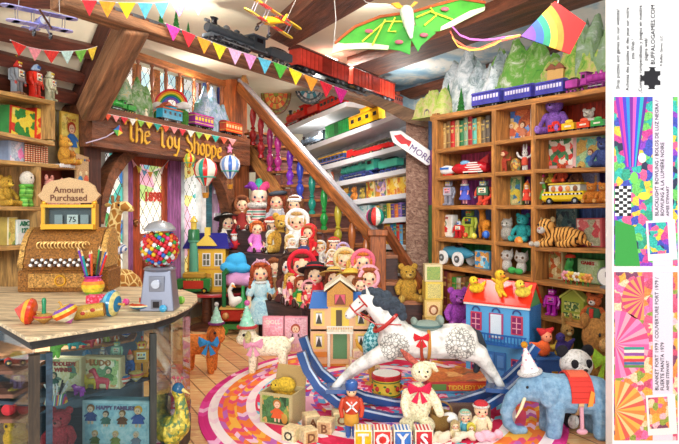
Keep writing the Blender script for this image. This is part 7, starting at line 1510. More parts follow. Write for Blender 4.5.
MB().prism([(-14, -1, 18.5), (0, -1, 29.5), (0, -1, 31.5), (-14, -1, 21)], (0, 10, 0)).prism([(14, -1, 18.5), (0, -1, 29.5), (0, -1, 31.5), (14, -1, 21)], (0, 10, 0)).build('roof', mt('#c8cc5a'), r, False); MB().box((0, -.4, 12.5), (17, .8, 9)).box((0, -.4, 3.6), (19, .8, 4)).build('printed_window', art(63, ['#5a7a3a', '#e0dc8a', '#3a5a34', '#c8c060', '#8a9a4a'], .5), r, False)
r = bkp('toy_fox', 'red fox soft toy in a green jacket in the sixth row', 'soft toy', '63', 594, 32, 0, .1); teddy(r, '#d86a34', '#f4e8dc', stand=True); MB().lathe([(.22, .2), (.25, .32), (.2, .5), (.1, .56)], (0, 0, 0), 14).build('jacket', mt('#3a6a4a', 'fab'), r); MB().box((0, -.24, .36), (.12, .05, .3)).build('shirt', mt('#c8342c', 'fab'), r)
# ---------------------------------------------------------------- toys on the floor
def fp(px, Y): return V(((px-CX)*Y/F, Y, 0))
def fl(name, label, cat, px, Y, h=None, rz=0, group=None): return root(name, label, cat, fp(px, Y), (h if h else 1)*Y/F, rz, None, group)
# rocking horse
HY0 = 4.55; BY = HY+HC*F/HY0; r = fl('rocking_horse', 'dapple grey rocking horse with a dark mane on blue rockers', 'rocking horse', 420, HY0)
def h_(px, py, y=0): return (px-420, y, BY-py)
def horsemat():
    s = N('dapple_grey_coat'); vec = s.coord(); n = s.noise(vec, .09, 5); base = s.ramp(n.outputs['Fac'], [(.35, '#b8b4ac'), (.5, '#e6e2da'), (.65, '#f6f3ec')])
    vo = s.n('ShaderNodeTexVoronoi', feature='DISTANCE_TO_EDGE'); vo.inputs['Scale'].default_value = .3; s.l(vec, vo.inputs['Vector'])
    net = s.ramp(vo.outputs['Distance'], [(.0, '#6e6a64'), (.05, '#8a8680'), (.13, '#d8d4ca'), (1, '#f0ece4')])
    m = None
    for c, rr in ((h_(394, 344), 15), (h_(457, 341), 16)):
        d = s.n('ShaderNodeVectorMath', operation='MULTIPLY_ADD'); d.inputs[1].default_value = (1, .35, 1); d.inputs[2].default_value = (-c[0], 0, -c[2]); s.l(vec, d.inputs[0])
        ln = s.n('ShaderNodeVectorMath', operation='LENGTH'); s.l(d.outputs[0], ln.inputs[0]); q = s.math('LESS_THAN', ln.outputs['Value'], rr); m = q if m is None else s.math('MAXIMUM', m, q)
    s.l(s.mix(m, base, net), s.b.inputs['Base Color']); s.b.inputs['Roughness'].default_value = .5; return s.m
HM = horsemat()
quad(r, ([h_(394, 340), h_(420, 342), h_(456, 341), h_(462, 340)], [17, 16.5, 18, 17]), [
    ([h_(388, 350, -7), h_(372, 356, -8), h_(355, 365, -9), h_(344, 374, -10), h_(335, 384, -10)], [10, 7.5, 5.5, 4, 3.6]), ([h_(388, 352, 7), h_(374, 360, 8), h_(360, 370, 9), h_(350, 378, 10), h_(342, 386, 10)], [10, 7.5, 5.5, 4, 3.6]),
    ([h_(462, 346, -7), h_(477, 352, -9), h_(486, 364, -9), h_(493, 374, -10), h_(499, 384, -10)], [13, 9.5, 6, 4.5, 3.8]), ([h_(462, 346, 7), h_(476, 354, 9), h_(484, 366, 9), h_(490, 376, 10), h_(495, 385, 10)], [13, 9.5, 6, 4.5, 3.8])],
    ([h_(366, 300), h_(357, 307), h_(349, 315)], [7.5, 6.4, 4.6]), ([h_(396, 332), h_(383, 314), h_(368, 300)], [15, 11.5, 8]), None, None, HM, 1.1)
b = MB()
for px, py, q in ((365, 293, 4), (371, 292, 5.5), (378, 294, 6.5), (386, 297, 7), (393, 302, 7), (399, 308, 6.5), (402, 315, 5), (385, 304, 6.5), (392, 311, 6), (377, 301, 6)): b.ell(h_(px, py, -6 if py > 298 else 0), (q, q*.9, q), None, 10, 7)
b.build('mane', mt('#3a434e', 'furp'), r, remesh=.8)
MB().limb([h_(470, 330), h_(477, 335), h_(481, 346), h_(480, 358), h_(476, 370)], [4, 5, 5.5, 5, 3]).build('tail', mt('#2e343c', 'furp'), r)
for s in (-1, 1): MB().cyl(h_(368, 294, s*4), h_(366, 286, s*5), 2.2, .4, 8).build('ear', HM, r)
for s in (-1, 1): MB().ell(h_(360, 302, s*5.4), (1.6, 1, 1.6), None, 8, 6).build('eye', BLK, r)
MB().ell(h_(346.5, 315, -3), (1, .8, .8), None, 8, 5).ell(h_(346.5, 315, 3), (1, .8, .8), None, 8, 5).build('nostril', mt('#6a4a44'), r)
REDL = mt('#b8302a', 'g'); dirn = V((-8, 0, -7)).normalized(); Mx = dirn.to_track_quat('Z', 'Y').to_matrix()
b = MB().torus(h_(354, 310), 6.2, .9, Mx, 18, 6).torus(h_(364, 302), 7.9, .9, Mx, 18, 6)
for s in (-1, 1): b.tube([h_(354, 311, s*6), h_(364, 303, s*7.6)], .8, 6).tube([h_(354, 311, s*6.4), h_(375, 322, s*11), h_(400, 322, s*14)], .7, 6)
b.build('bridle', REDL, r)
nd = V((-16, 0, 19)).normalized(); MB().torus(h_(386, 321), 15.2, 2, nd.to_track_quat('Z', 'Y').to_matrix(), 24, 6, sx=1.0, sy=1).build('collar', REDL, r)
MB().torus(h_(427, 342), 17.6, 1.8, RY(PI/2), 30, 6).build('girth', mt('#c88a3c', 'g'), r)
MB().ell(h_(427, 326), (15, 13, 6)).ell(h_(440, 320), (4, 11, 5)).ell(h_(414, 321), (3.5, 9, 4)).build('saddle', mt('#8a9a90', 'fab'), r, remesh=.8); MB().torus(h_(427, 325), 13, 1.2, None, 26, 6, sx=1.12).build('saddle_trim', mt('#4a6a6a', 'fab'), r)
bow(r, h_(419, 334, -18.5), 13, '#d8202c', 'saddle_bow'); MB().tube([h_(419, 338, -18), h_(419.5, 350, -15), h_(421, 357, -12)], 1.6, 8).ell(h_(421, 359, -12), 3.2, None, 10, 7).build('stirrup', mt('#b8442c', 'g'), r)
for px, py, y in ((334, 386, -10), (341, 388, 10), (500, 386, -10), (496, 387, 10)): MB().cyl(h_(px, py-2, y), h_(px+(-1 if px < 400 else 1), py+4, y), 4, 4.8, 12).build('hoof', mt('#3a3836', 'g'), r)
BLU = mt('#24508f', 'g'); BL2 = mt('#bcd0e4', 'g')
RP = [(301, 352), (307, 369), (318, 386), (336, 401), (362, 412), (392, 418.5), (425, 420.5), (455, 417), (482, 408.5), (505, 394), (522, 378), (534, 361)]
for yy, dp, dx in ((4.38, 0, 0), (4.72, -15, 2)):
    pts = [P(a+dx, c+dp, yy) for a, c in RP]; hh = 4.6*yy/F
    def strip(lo, hi, y0, th, nm, m):
        up_ = []; 
        for i, p in enumerate(pts):
            t = (pts[min(i+1, len(pts)-1)]-pts[max(i-1, 0)]).normalized(); up_.append(V((-t.z, 0, t.x)))
        b = MB()
        for i in range(len(pts)-1):
            q = [pts[i]+up_[i]*lo*hh, pts[i]+up_[i]*hi*hh, pts[i+1]+up_[i+1]*hi*hh, pts[i+1]+up_[i+1]*lo*hh]; b.prism([x+V((0, y0, 0)) for x in q], (0, th, 0))
        attach(b.build(nm, m, None, False), r)
    strip(-1, 1, -.025, .05, 'rocker', BLU); strip(.55, .95, -.03, .01, 'rocker_line', BL2)
for px, py in ((337, 392), (497, 391)):
    a, b_ = P(px, py, 4.34), P(px, py-9, 4.76); attach(bar('cross_board', a, b_, .16, .03, BLU), r)
# game box behind the rockers
p = fp(464, 5.02); r = root('game_box', 'large flat game box lettered Tiddledy Winks lying behind the rocking horse', 'box', p, 5.02/F, .03)
MB().box((0, 26, 6), (72, 52, 12)).build('tray', mt('#5a9ac0'), r, False); MB().box((0, 26, 9), (73, 53, 9)).build('lid', mt('#b8342c'), r, False); MB().box((0, 26, 13.6), (70, 50, .5)).build('lid_picture', art(64, ['#d87a3c', '#b8642c', '#e0a060', '#8a5a34', '#c86a34'], .06), r, False)
MB().box((8, -.7, 8.4), (46, .6, 7.6)).build('title_band', mt('#d8541c'), r, False); MB().text('TIDDLEDY WINKS', Matrix.Translation((8, -1.1, 6)) @ Matrix.Rotation(PI/2, 4, 'X'), 6, .1, bold=.08).build('lettering', mt('#f4c83c'), r, False); MB().box((-25, -.7, 8.4), (14, .6, 6)).build('green_label', mt('#5a8a3c'), r, False)
# drum
r = fl('toy_drum', 'red and yellow toy drum with painted flowers on the rug', 'toy drum', 386.5, 4.92, 1); 
MB().lathe([(13.6, 4), (13.6, 22)], (0, 0, 0), 32).build('shell', mt('#ecc43c'), r); b = MB()
for z0, z1 in ((0, 5), (21, 26)): b.lathe([(14.2, z0), (15, z0+.6), (15, z1-.6), (14.2, z1)], (0, 0, 0), 32)
b.build('hoop', mt('#c02a30', 'g'), r); MB().lathe([(0, 25.2), (13.6, 25.2), (13.6, 26.4), (0, 26.6)], (0, 0, 0), 32).build('drum_head', WHT, r); b = MB()
for i in range(16):
    a = i*PI/8; x, y = 13.9*math.sin(a), -13.9*math.cos(a)
    if i % 2 == 0: b.m(mt('#c8342c')).ell((x, y, 13), (2.2, 2.2, 2.6), None, 8, 6)
    b.m(mt('#3a7a3c')).ell((13.8*math.sin(a+.2), -13.8*math.cos(a+.2), 10+(i % 2)*6), (1.6, 1.6, .9), None, 8, 5)
b.build('painted_flowers', None, r); MB().torus((0, 0, 6.6), 13.9, .5, None, 32, 6).torus((0, 0, 19.4), 13.9, .5, None, 32, 6).build('green_line', mt('#3a7a3c'), r)
# plush rabbit with basket
Yb = 4.17; r = fl('plush_rabbit', 'cream plush rabbit with a crimson bow sitting before the rocker', 'soft toy', 417, Yb); z_ = lambda py: HY+HC*F/Yb-py
FB = mt('#efe5bc', 'furp'); b = MB().ell((1, 0, z_(402)), (14, 11, 20)).limb([(-11, -3, z_(424)), (-14, -14, z_(430))], [8, 6]).limb([(10, -3, z_(424)), (5, -16, z_(428)), (2, -19, z_(427))], [8, 6.5, 6]).limb([(12, -2, z_(392)), (18, -7, z_(400)), (21, -11, z_(409))], [5.5, 5, 4.5]).limb([(-10, -2, z_(393)), (-13, -8, z_(402)), (-11, -12, z_(410))], [5.5, 5, 4.5]).ell((4, -2, z_(371)), (10.5, 9.5, 10)).ell((6, -8, z_(373)), (6, 5, 5)); b.build('body', FB, r, remesh=1.0)
MB().limb([(-1, 0, z_(363)), (-9, 1, z_(357)), (-15, 2, z_(351))], [3, 3.6, 1.6]).build('ear', mt('#b85a4a', 'furp'), r); MB().limb([(8, 1, z_(364)), (16, 2, z_(366)), (20, 2, z_(371))], [3, 3.4, 1.8]).build('ear', FB, r)
eyes(r, 5, 4, -10.5, z_(369), 1.1); MB().ell((7, -13, z_(373)), (1.4, 1, 1), None, 8, 6).build('nose', mt('#6a3a34'), r); bow(r, (1, -11.5, z_(386)), 19, '#d8204a'); MB().ell((2, -24.5, z_(427)), (5, 1.6, 5.6)).build('foot_pad', mt('#8a2a24'), r)
r = fl('wicker_basket', 'small wicker basket with a white cloth right of the plush rabbit', 'basket', 441, 4.2); zb = lambda py: HY+HC*F/4.2-py
MB().lathe([(8.5, 0), (11, 8), (12, 16), (11, 16.4), (9, 4), (0, 3)], (0, 0, 4), 20).build('basket', mt('#b08848', 'brass'), r); MB().torus((0, 0, 20), 11, 1, RX(PI/2), 20, 6, 0, PI).build('handle', mt('#8a6430'), r); MB().ell((8, -5, 17), (8, 7, 5)).ell((13, -6, 12), (5, 5, 7)).build('cloth', WHT, r, remesh=.9); MB().lathe([(8, 0), (8.6, 4)], (0, 0, 0), 18).build('foot', mt('#8a6430'), r)
# soldier, letter blocks
r = fl('toy_soldier', 'wooden toy soldier with a blue cap and red coat near the letter blocks', 'toy soldier', 351.5, 4.1, 60)
MB().lathe([(.11, .42), (.14, .5), (.15, .62), (.12, .68), (.04, .7)], (0, 0, 0), 16).build('coat', mt('#c8482c', 'g'), r); MB().lathe([(.12, .24), (.13, .3), (.12, .43)], (0, 0, 0), 14).build('breeches', mt('#d8a03c', 'g'), r); MB().ell((0, 0, .78), (.085, .085, .09)).build('head', mt('#f0c498'), r); MB().lathe([(.095, .81), (.11, .9), (.1, .95), (.04, .98)], (0, 0, 0), 14).build('cap', mt('#2c5aa0', 'g'), r); eyes(r, 0, .035, -.078, .79, .012)
for s in (-1, 1): MB().limb([(s*.14, 0, .63), (s*.18, -.01, .5), (s*.16, -.03, .38)], [.045, .042, .036]).build('arm', mt('#c8482c', 'g'), r); MB().cyl((s*.055, 0, .04), (s*.055, 0, .25), .045, .055, 10).limb([(s*.055, 0, .03), (s*.055, -.06, .03)], [.03, .03]).build('leg', mt('#3a6ab0', 'g'), r); MB().box((s*0, -.15, .57), (.24, .012, .025), RY(s*.75)).build('cross_belt', WHT, r, False)
for px, cc, L in ((363, '#e8c024', 'T'), (382, '#d03a30', 'O'), (402, '#3a78c0', 'Y'), (423, '#c82a34', 'S')):
    r = fl('letter_block', '%s toy block with a white letter %s in the front row spelling toys' % ({'T': 'yellow', 'O': 'orange red', 'Y': 'blue', 'S': 'crimson'}[L], L), 'letter block', px, 3.98, 18, 0, 'toys letter blocks'); 
    MB().bbox((0, 0, .5), (.98, .98, 1), .04).build('block', mt('#f0e4c8'), r, False); MB().box((0, -.495, .5), (.86, .02, .86)).build('painted_face', mt(cc, 'g'), r, False); MB().text(L, Matrix.Translation((0, -.51, .16)) @ Matrix.Rotation(PI/2, 4, 'X'), .95, .01, bold=.03).build('letter', WHT, r, False); MB().box((0, 0, 1.0), (.86, .86, .01)).build('striped_top', stripes([cc, '#f4ece0'], 5), r, False)
for px, Y, rz, L, cc, lb in ((311, 4.28, .3, 'A', '#c8b088', 'beige alphabet block with an A on the rug, back left of its group'), (326, 4.18, -.25, 'B', '#d0a878', 'beige alphabet block with a B in the middle of the rug group'), (340, 4.34, .15, 'C', '#b8b080', 'beige alphabet block with a C beside the toy soldier'), (308, 4.02, .5, 'D', '#c8a068', 'beige alphabet block with a D nearest the jack in the box')):
    r = fl('alphabet_block', lb, 'letter block', px, Y, 15, rz, 'beige alphabet blocks'); dice(r, [cc, '#d8c8a0'], L)
# small coloured alphabet cubes by the wooden dollhouse
k = 0
for row, (n, z) in enumerate(((4, 0), (3, 1), (2, 2))):
    for i in range(n):
        px = 350+i*8.6+row*3.2; L = 'EKNXBARCO'[k]; cc = ['#d8505a', '#5a7ac0', '#e0a84a', '#6aa85a', '#c86a9a', '#d88a3c', '#7a6ab8', '#e0b0a0', '#c8a868'][k]; k += 1
        o = fp(px, 5.66); r = root('alphabet_cube', 'small toy cube with the letter %s in the stack beside the wooden dollhouse' % L, 'letter block', o+V((0, 0, z*8.1*5.66/F)), 8*5.66/F, .15*((k % 3)-1), None, 'stack of alphabet cubes'); dice(r, [sc('#f0c8b0', 1), '#e8b8a0'], L, cc)
# wooden dollhouse in the middle
r = fl('dollhouse', 'large open wooden dollhouse with blue roofs and a central gable', 'dollhouse', 340, 5.95); Z = HY+HC*F/5.95; q = lambda py: Z-py
ORW = mt('#e0a04a', 'wood'); PEA = mt('#eab88a'); MB().box((-21, 10, (q(308))/2), (17, 22, q(308))).box((0, 10, q(305)/2), (26, 24, q(305))).box((21, 10, q(308)/2), (17, 22, q(308))).build('walls', PEA, r, False)
MB().prism([(-13, -3, q(306)), (13, -3, q(306)), (13, -3, q(292)), (0, -3, q(281)), (-13, -3, q(292))], (0, 26, 0)).build('gable', ORW, r, False)
MB().prism([(-16, -5, q(291)), (0, -5, q(279.5)), (0, -5, q(276.5)), (-16, -5, q(288.5))], (0, 30, 0)).prism([(16, -5, q(291)), (0, -5, q(279.5)), (0, -5, q(276.5)), (16, -5, q(288.5))], (0, 30, 0)).build('gable_roof', mt('#e8dcc0'), r, False)
for s in (-1, 1): MB().prism([(s*12, -3, q(308)), (s*31, -3, q(308)), (s*28, 6, q(293)), (s*12, 6, q(293))], (0, 14, 0)).build('side_roof', mt('#2a66b0', 'g'), r, False)
for x, y in ((-21, 318), (-21, 341), (21, 318), (21, 341)):
    yy = -1.4; MB().m(mt('#f0ca6a')).box((x, -.6, q(y)), (11, 1.2, 15)).m(mt('#4a4a44', 'g')).box((x, -1.3, q(y)), (6, .8, 11)).m(WHT).prism([(x-3, -1.9, q(y)+5), (x, -1.9, q(y)+5), (x-3, -1.9, q(y)-5)], (0, .3, 0)).prism([(x+3, -1.9, q(y)+5), (x, -1.9, q(y)+5), (x+3, -1.9, q(y)-5)], (0, .3, 0)).build('window', None, r, False)
MB().m(mt('#7a3a2c')).box((0, -3.4, q(299)), (11, .8, 10)).m(mt('#d85a6a')).prism([(-5, -4.2, q(294)), (0, -4.2, q(294)), (-5, -4.2, q(304))], (0, .3, 0)).prism([(5, -4.2, q(294)), (0, -4.2, q(294)), (5, -4.2, q(304))], (0, .3, 0)).build('gable_window', None, r, False)
MB().m(mt('#e8c850')).box((0, -2.6, q(317)), (18, .8, 20)).m(mt('#5a4a34')).box((-1, -3.2, q(318)), (6, .8, 17)).build('balcony_door', None, r, False); b = MB().box((0, -8, q(330)), (26, 12, 2)).box((0, -13.5, q(324)), (26, 1, 1.2))
for i in range(11): b.cyl((-12+i*2.4, -13.5, q(330)), (-12+i*2.4, -13.5, q(324)), .5, None, 6)
b.build('balcony', mt('#f0ead8'), r); MB().cyl((-11, -12, 0), (-11, -12, q(331)), 1.5, None, 10).cyl((11, -12, 0), (11, -12, q(331)), 1.5, None, 10).build('column', mt('#f0ead8'), r); MB().m(mt('#5a8a5a')).box((0, -2.8, q(345)), (14, 1, 26)).build('front_door', None, r, False)
MB().box((-21, -1, q(354)), (18, 2, 5)).box((0, 8, 1), (64, 34, 2)).build('plinth', mt('#d8842c'), r, False); MB().box((-21, -.4, q(330)), (17.6, 1.2, 2)).box((21, -.4, q(330)), (17.6, 1.2, 2)).build('string_course', WHT, r, False)
r = fl('toy_teapot', 'teal checkered toy teapot under the neck of the rocking horse', 'toy teapot', 372, 5.3, 1); MB().lathe([(5, 0), (9, 5), (10, 14), (8, 24), (5, 28), (3, 34), (1, 36)], (0, 0, 26), 20).build('pot', checks('#1f8a94', '#a8dce0', .32, (0, .78, 0)), r); MB().torus((9, 0, 38), 6, 1.2, RX(PI/2), 16, 6, -1.4, 1.4).build('handle', mt('#1f8a94', 'g'), r); MB().tube([(-8, 0, 34), (-14, 0, 40), (-16, 0, 46)], [2.4, 1.8, 1.3], 8).build('spout', mt('#d8a03c', 'g'), r); MB().lathe([(9, 0), (7, 2), (3, 4), (3, 22), (8, 25), (8, 26)], (0, 0, 0), 16).build('pedestal', mt('#c8963c', 'turned'), r)
# dog and lamb
def floor_animal(name, label, px, Y, mat, hats, bowc, face, w, hh, eyec=None, flip=False):
    r = fl(name, label, 'soft toy', px, Y); s = 1
    quad(r, ([(-w*.3, 0, hh*.55), (w*.32, 0, hh*.55)], [hh*.2, hh*.21]), [([(x*w, y*hh, hh*.45), (x*w*1.05, y*hh, hh*.05)], [hh*.1, hh*.075]) for x in (-.32, .34) for y in (-.14, .14)], ([(-w*.46, -hh*.06, hh*.8), (-w*.58, -hh*.12, hh*.72)], [hh*.19, hh*.12]), ([(-w*.3, 0, hh*.6), (-w*.45, -hh*.04, hh*.76)], [hh*.18, hh*.15]), ([(w*.46, 0, hh*.62), (w*.56, 0, hh*.7)], [hh*.06, hh*.04], mat), None, mat, hh*.028)
    for q in (-1, 1): MB().ell((-w*.42, q*hh*.19-hh*.05, hh*.78), (hh*.07, hh*.04, hh*.14), RX(q*.4)).build('ear', mt(face, 'furp'), r); MB().ell((-w*.5, q*hh*.1-hh*.2*(q < 0), hh*.84), hh*.03, None, 8, 6).build('eye', BLK, r)
    MB().ell((-w*.66, -hh*.14, hh*.72), hh*.035, None, 8, 6).build('nose', mt('#4a2a24'), r); bow(r, (-w*.3, -hh*.26, hh*.64), hh*.34, bowc); return r
r = floor_animal('toy_dog', 'orange plush dog with a party hat and blue bow behind the counter end', 201, 5.72, mt('#e07c34', 'furp'), None, '#3a9ae0', '#a8501c', -34, 50)
p = fp(216.5, 5.68); h0 = root('party_hat', 'mint party hat with a purple brim on the orange dog', 'party hat', p+V((0, 0, 49*5.7/F)), 21*5.7/F, .2); partyhat(h0, '#a8d8c0', '#e8f0e8', '#8a3a78', '#f0ece4')
r = floor_animal('toy_lamb', 'cream plush lamb with a mint party hat and pink bow on the rug edge', 268, 5.7, mt('#f6ecc8', 'furp'), None, '#e8a0bc', '#c0b478', 44, 48)
p = fp(247, 5.66); h0 = root('party_hat', 'mint party hat with a pink pompom on the cream lamb', 'party hat', p+V((0, 0, 46*5.7/F)), 26*5.7/F, .1); partyhat(h0, '#9adcc0', '#e8f6ee', '#d8484a', '#f070b8')
# jack in the box
r = root('picture_box', 'open square wooden picture box with a yellow soft toy inside on the rug', 'box', fp(283, 4.42), 4.42/F, -.38)
b = MB(); [b.box(c, z) for c, z in (((0, 0, 1), (34, 30, 2)), ((0, -15, 16), (34, 1.6, 32)), ((0, 15, 16), (34, 1.6, 32)), ((-17, 0, 16), (1.6, 30, 32)), ((17, 0, 16), (1.6, 30, 32)))]; b.build('box', mt('#d8c48c', 'wood'), r, False)
MB().prism([(-17, 15, 32), (17, 15, 32), (17, 22, 50), (-17, 22, 50)], (0, 1.5, .5)).build('lid', mt('#c8a464', 'wood'), r, False)
MB().box((0, -16.1, 16.5), (29, .6, 26)).box((-18.1, 0, 16.5), (.6, 25, 26)).build('picture', art(71, ['#3a6a34', '#5a8a3c', '#8aa04a', '#2a4a2c', '#c8a05a', '#4a7a4a'], .1), r, False); figure(r, 2, 5, 22, '#b8702c', '#e0602c', -16.6); MB().ell((10, -16.6, 9), (3.4, .6, 5)).build('printed_deer', mt('#c8963c'), r); MB().ell((-18.5, 2, 14), (.6, 4, 8)).build('printed_child', mt('#e8e0d0'), r)
r2 = root('soft_toy', 'yellow soft toy lying in the open picture box', 'soft toy', fp(283, 4.42)+V((0, 0, 22*4.42/F)), 4.42/F, -.38); MB().ell((2, 2, 14), (11, 8, 8)).ell((-8, 0, 13), (6, 6, 6)).build('body', mt('#d8b034', 'furp'), r2, remesh=.9); MB().ell((0, 4, 4), (12, 10, 6)).build('legs', mt('#c89a2c', 'furp'), r2); eyes(r2, -8, 2.4, -5.4, 15, .8)
r = fl('alphabet_block', 'small cream block with the letter O in front of the open picture box', 'letter block', 292, 4.05, 15, -.45); dice(r, ['#e8dcb0', '#d8c898'], 'O', '#3a3a30')
# elephant
Ye = 4.15; r = fl('toy_elephant', 'large blue grey plush elephant with a red saddle blanket in the right foreground', 'soft toy', 560, Ye); Z = HY+HC*F/Ye; e_ = lambda px, py, y=0: (px-560, y, Z-py)
EM = mt('#7fa6c4', 'fab'); EL = N('elephant_plush'); n = EL.noise(EL.coord(), .16, 6, .7); EL.l(EL.ramp(n.outputs['Fac'], [(.32, '#5f84a4'), (.5, '#7ba2c0'), (.68, '#98bad2')]), EL.b.inputs['Base Color']); EL.b.inputs['Roughness'].default_value = .95; EL.bump(n.outputs['Fac'], .4, .03); EM = EL.m
quad(r, ([e_(556, 393), e_(575, 393), e_(594, 395)], [19, 20, 19]), [([e_(552, 402, y), e_(551, 420, y), e_(550, 429, y)], [10, 8, 8]) for y in (-10, 10)]+[([e_(597, 402, y), e_(597, 420, y), e_(597, 429, y)], [11.5, 8.5, 8.5]) for y in (-10, 10)], ([e_(536, 386), e_(528, 388)], [16, 13]), ([e_(552, 390), e_(538, 387)], [17, 15]), None, [([e_(522, 391), e_(511, 400), e_(506, 412), e_(508, 423), e_(515, 430), e_(524, 430)], [9.5, 7.5, 6.3, 5.6, 4.8, 4])], EM, 1.2)
for s in (-1, 1):
    MB().ell(e_(543, 388, s*15), (10, 2.6, 15), RZ(s*.5)).build('ear', EM, r); MB().ell(e_(524, 384, s*11), (1.5, 1, 1.5), None, 8, 6).build('eye', BLK, r); MB().limb([e_(522, 396, s*8), e_(518, 405, s*10), e_(513, 414, s*10)], [1.8, 1.6, .8]).build('tusk', mt('#f0dcb0', 'g'), r)
def wrap(x0, x1, rad, a0, a1, nm, m, th=1.2):
    b = MB(); c = e_(575, 393); n = 14
    for i in range(n):
        t0, t1 = a0+(a1-a0)*i/n, a0+(a1-a0)*(i+1)/n
        q = [(x, rad*math.sin(t), c[2]+rad*math.cos(t)) for x, t in ((x0-560, t0), (x1-560, t0), (x1-560, t1), (x0-560, t1))]; b.prism(q, (0, math.sin((t0+t1)/2)*th, math.cos((t0+t1)/2)*th))
    b.build(nm, m, r)
wrap(564, 586, 20.2, -1.75, 1.75, 'saddle_blanket', mt('#d83a30', 'fab')); wrap(566, 584, 21.2, -.5, .5, 'saddle_pad', mt('#e86a4a', 'fab')); wrap(571, 576, 20, 1.7, 2*PI-1.7, 'girth_strap', mt('#d8b888', 'fab')); MB().prism([(22, -21.6, Z-384), (25.5, -21.6, Z-386), (24, -20.6, Z-399), (19, -20.6, Z-400)], (0, -1, 0)).build('pocket', mt('#e89a3c', 'fab'), r, False)
MB().tube([e_(573, 400, -21), e_(573.5, 412, -21), e_(574, 421, -20)], 2, 8).ell(e_(574, 424, -20), (5.5, 3, 3)).build('tassel_strap', mt('#d8a0b0', 'fab'), r)
h0 = root('party_hat', 'white spotted party hat with an orange pompom on the blue elephant', 'party hat', P(530, 373, Ye), 31*Ye/F); h0.rotation_euler = (0, -.2, 0); partyhat(h0, '#f6f0f0', '#e08aa0', '#f0ece8', '#f0a020')
# red roofed blue dollhouse
dx = V((.8, -.6, 0)).normalized(); r = root('dollhouse', 'tall blue dollhouse with a bright red roof beside the bookcase', 'dollhouse', V((fp(529, 5.08).x, 5.08, 0)), 5.08/F, 0, dx); Z = HY+HC*F/5.08; HH = Z-308
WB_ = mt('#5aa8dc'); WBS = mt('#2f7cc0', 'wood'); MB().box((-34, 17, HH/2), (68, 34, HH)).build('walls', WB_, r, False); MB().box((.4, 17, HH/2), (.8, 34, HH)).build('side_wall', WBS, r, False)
MB().prism([(-70, -3, HH), (2, -3, HH), (2, 17, HH+22), (-70, 17, HH+22)], (0, .5, 1.6)).prism([(-70, 37, HH), (2, 37, HH), (2, 17, HH+22), (-70, 17, HH+22)], (0, -.5, 1.6)).build('roof', mt('#e0301c', 'g'), r, False); MB().prism([(0, -1, HH), (0, 35, HH), (0, 17, HH+20)], (-1.5, 0, 0)).build('gable_end', mt('#5a9a5a'), r, False); MB().prism([(-68, -1, HH), (-68, 35, HH), (-68, 17, HH+20)], (1.5, 0, 0)).build('gable_end', mt('#5a9a5a'), r, False); MB().box((-34, -1.2, HH-1), (71, 3, 2.2)).build('eaves_board', mt('#e8e4dc'), r, False)
def hwin(x, z, w, h, c='#8a3060'):
    b = MB().m(mt('#c83a58')).box((x, -.8, z), (w+3, 1.4, h+3)).m(mt(c, 'g')).box((x, -1.6, z), (w, .6, h)).m(mt('#e8a0b0')).box((x, -2, z), (.9, .5, h)).box((x, -2, z+h*.16), (w, .5, .9)).box((x, -2, z-h*.2), (w, .5, .9)); b.build('window', None, r, False)
for x in (-56, -12): hwin(x, HH-19, 9, 16); hwin(x, HH-62, 9, 14, '#4a3a78')
MB().m(mt('#b04a78')).box((-34, -.8, HH-22), (15, 1.4, 26)).m(mt('#d8e4f4')).box((-34, -1.6, HH-22), (11.5, .8, 24)).build('balcony_door', None, r, False)
b = MB().box((-34, -6, HH-39), (70, 10, 2)).box((-34, -10.5, HH-29), (70, 1.2, 1.6))
for i in range(20): b.box((-67+i*3.5, -10.5, HH-34), (.9, .9, 10))
b.build('balcony', mt('#2a62a8', 'g'), r, False)
for x in (-41, -29): MB().m(mt('#3a78c0')).box((x, -.8, HH-64), (11, 1.4, 30)).m(mt('#5a9ae0')).box((x, -1.7, HH-58), (7, .6, 12)).box((x, -1.7, HH-71), (7, .6, 8)).build('front_door', None, r, False)
MB().box((-34, 12, 1), (74, 50, 2)).build('plinth', mt('#3a6aa0'), r, False)
for x in (-56, -34, -12): MB().torus((x, -1.2, HH-8), 4, .8, RX(PI/2), 12, 5, 0, PI).build('window_ornament', mt('#3a4a8a'), r)
Mr = r.matrix_basis
def onroof(px_x, label, cc, nm, sitter):
    o = Mr @ V((px_x, 5, HH+9.6)); q = root(nm, label, 'toy duck', o, 5.08/F, .3); 
    if sitter: MB().ell((0, 0, 9), (5, 4, 8)).ell((0, -1, 21), 5.4).limb([(-4, 0, 14), (-9, -2, 17)], [2, 1.6]).limb([(4, 0, 14), (9, -2, 17)], [2, 1.6]).limb([(-2, -2, 4), (-3, -7, 0)], [2.2, 1.8]).limb([(2, -2, 4), (3, -7, 0)], [2.2, 1.8]).build('body', mt(cc, 'furp'), q, remesh=.8)
    else: MB().ell((0, 0, 5), (9, 6, 5.4)).ell((-5, -2, 13), 5).limb([(6, 0, 7), (10, 0, 11)], [2.6, 1.4]).build('body', mt(cc, 'furp'), q, remesh=.8)
    zc = 21 if sitter else 13; xc = 0 if sitter else -5; eyes(q, xc, 2, -6.2, zc+1.5, .8); MB().ell((xc, -7, zc-1), (2.4, 2.6, 1)).build('beak', mt('#e8842c'), q)
onroof(-58, 'left yellow toy duck on the red dollhouse roof', '#f0cc2c', 'toy_duck', False); onroof(-33, 'upright yellow toy figure in the middle of the red dollhouse roof', '#e8b82c', 'toy_duck', True); onroof(-8, 'right yellow toy duck on the red dollhouse roof', '#f0d44a', 'toy_duck', False)
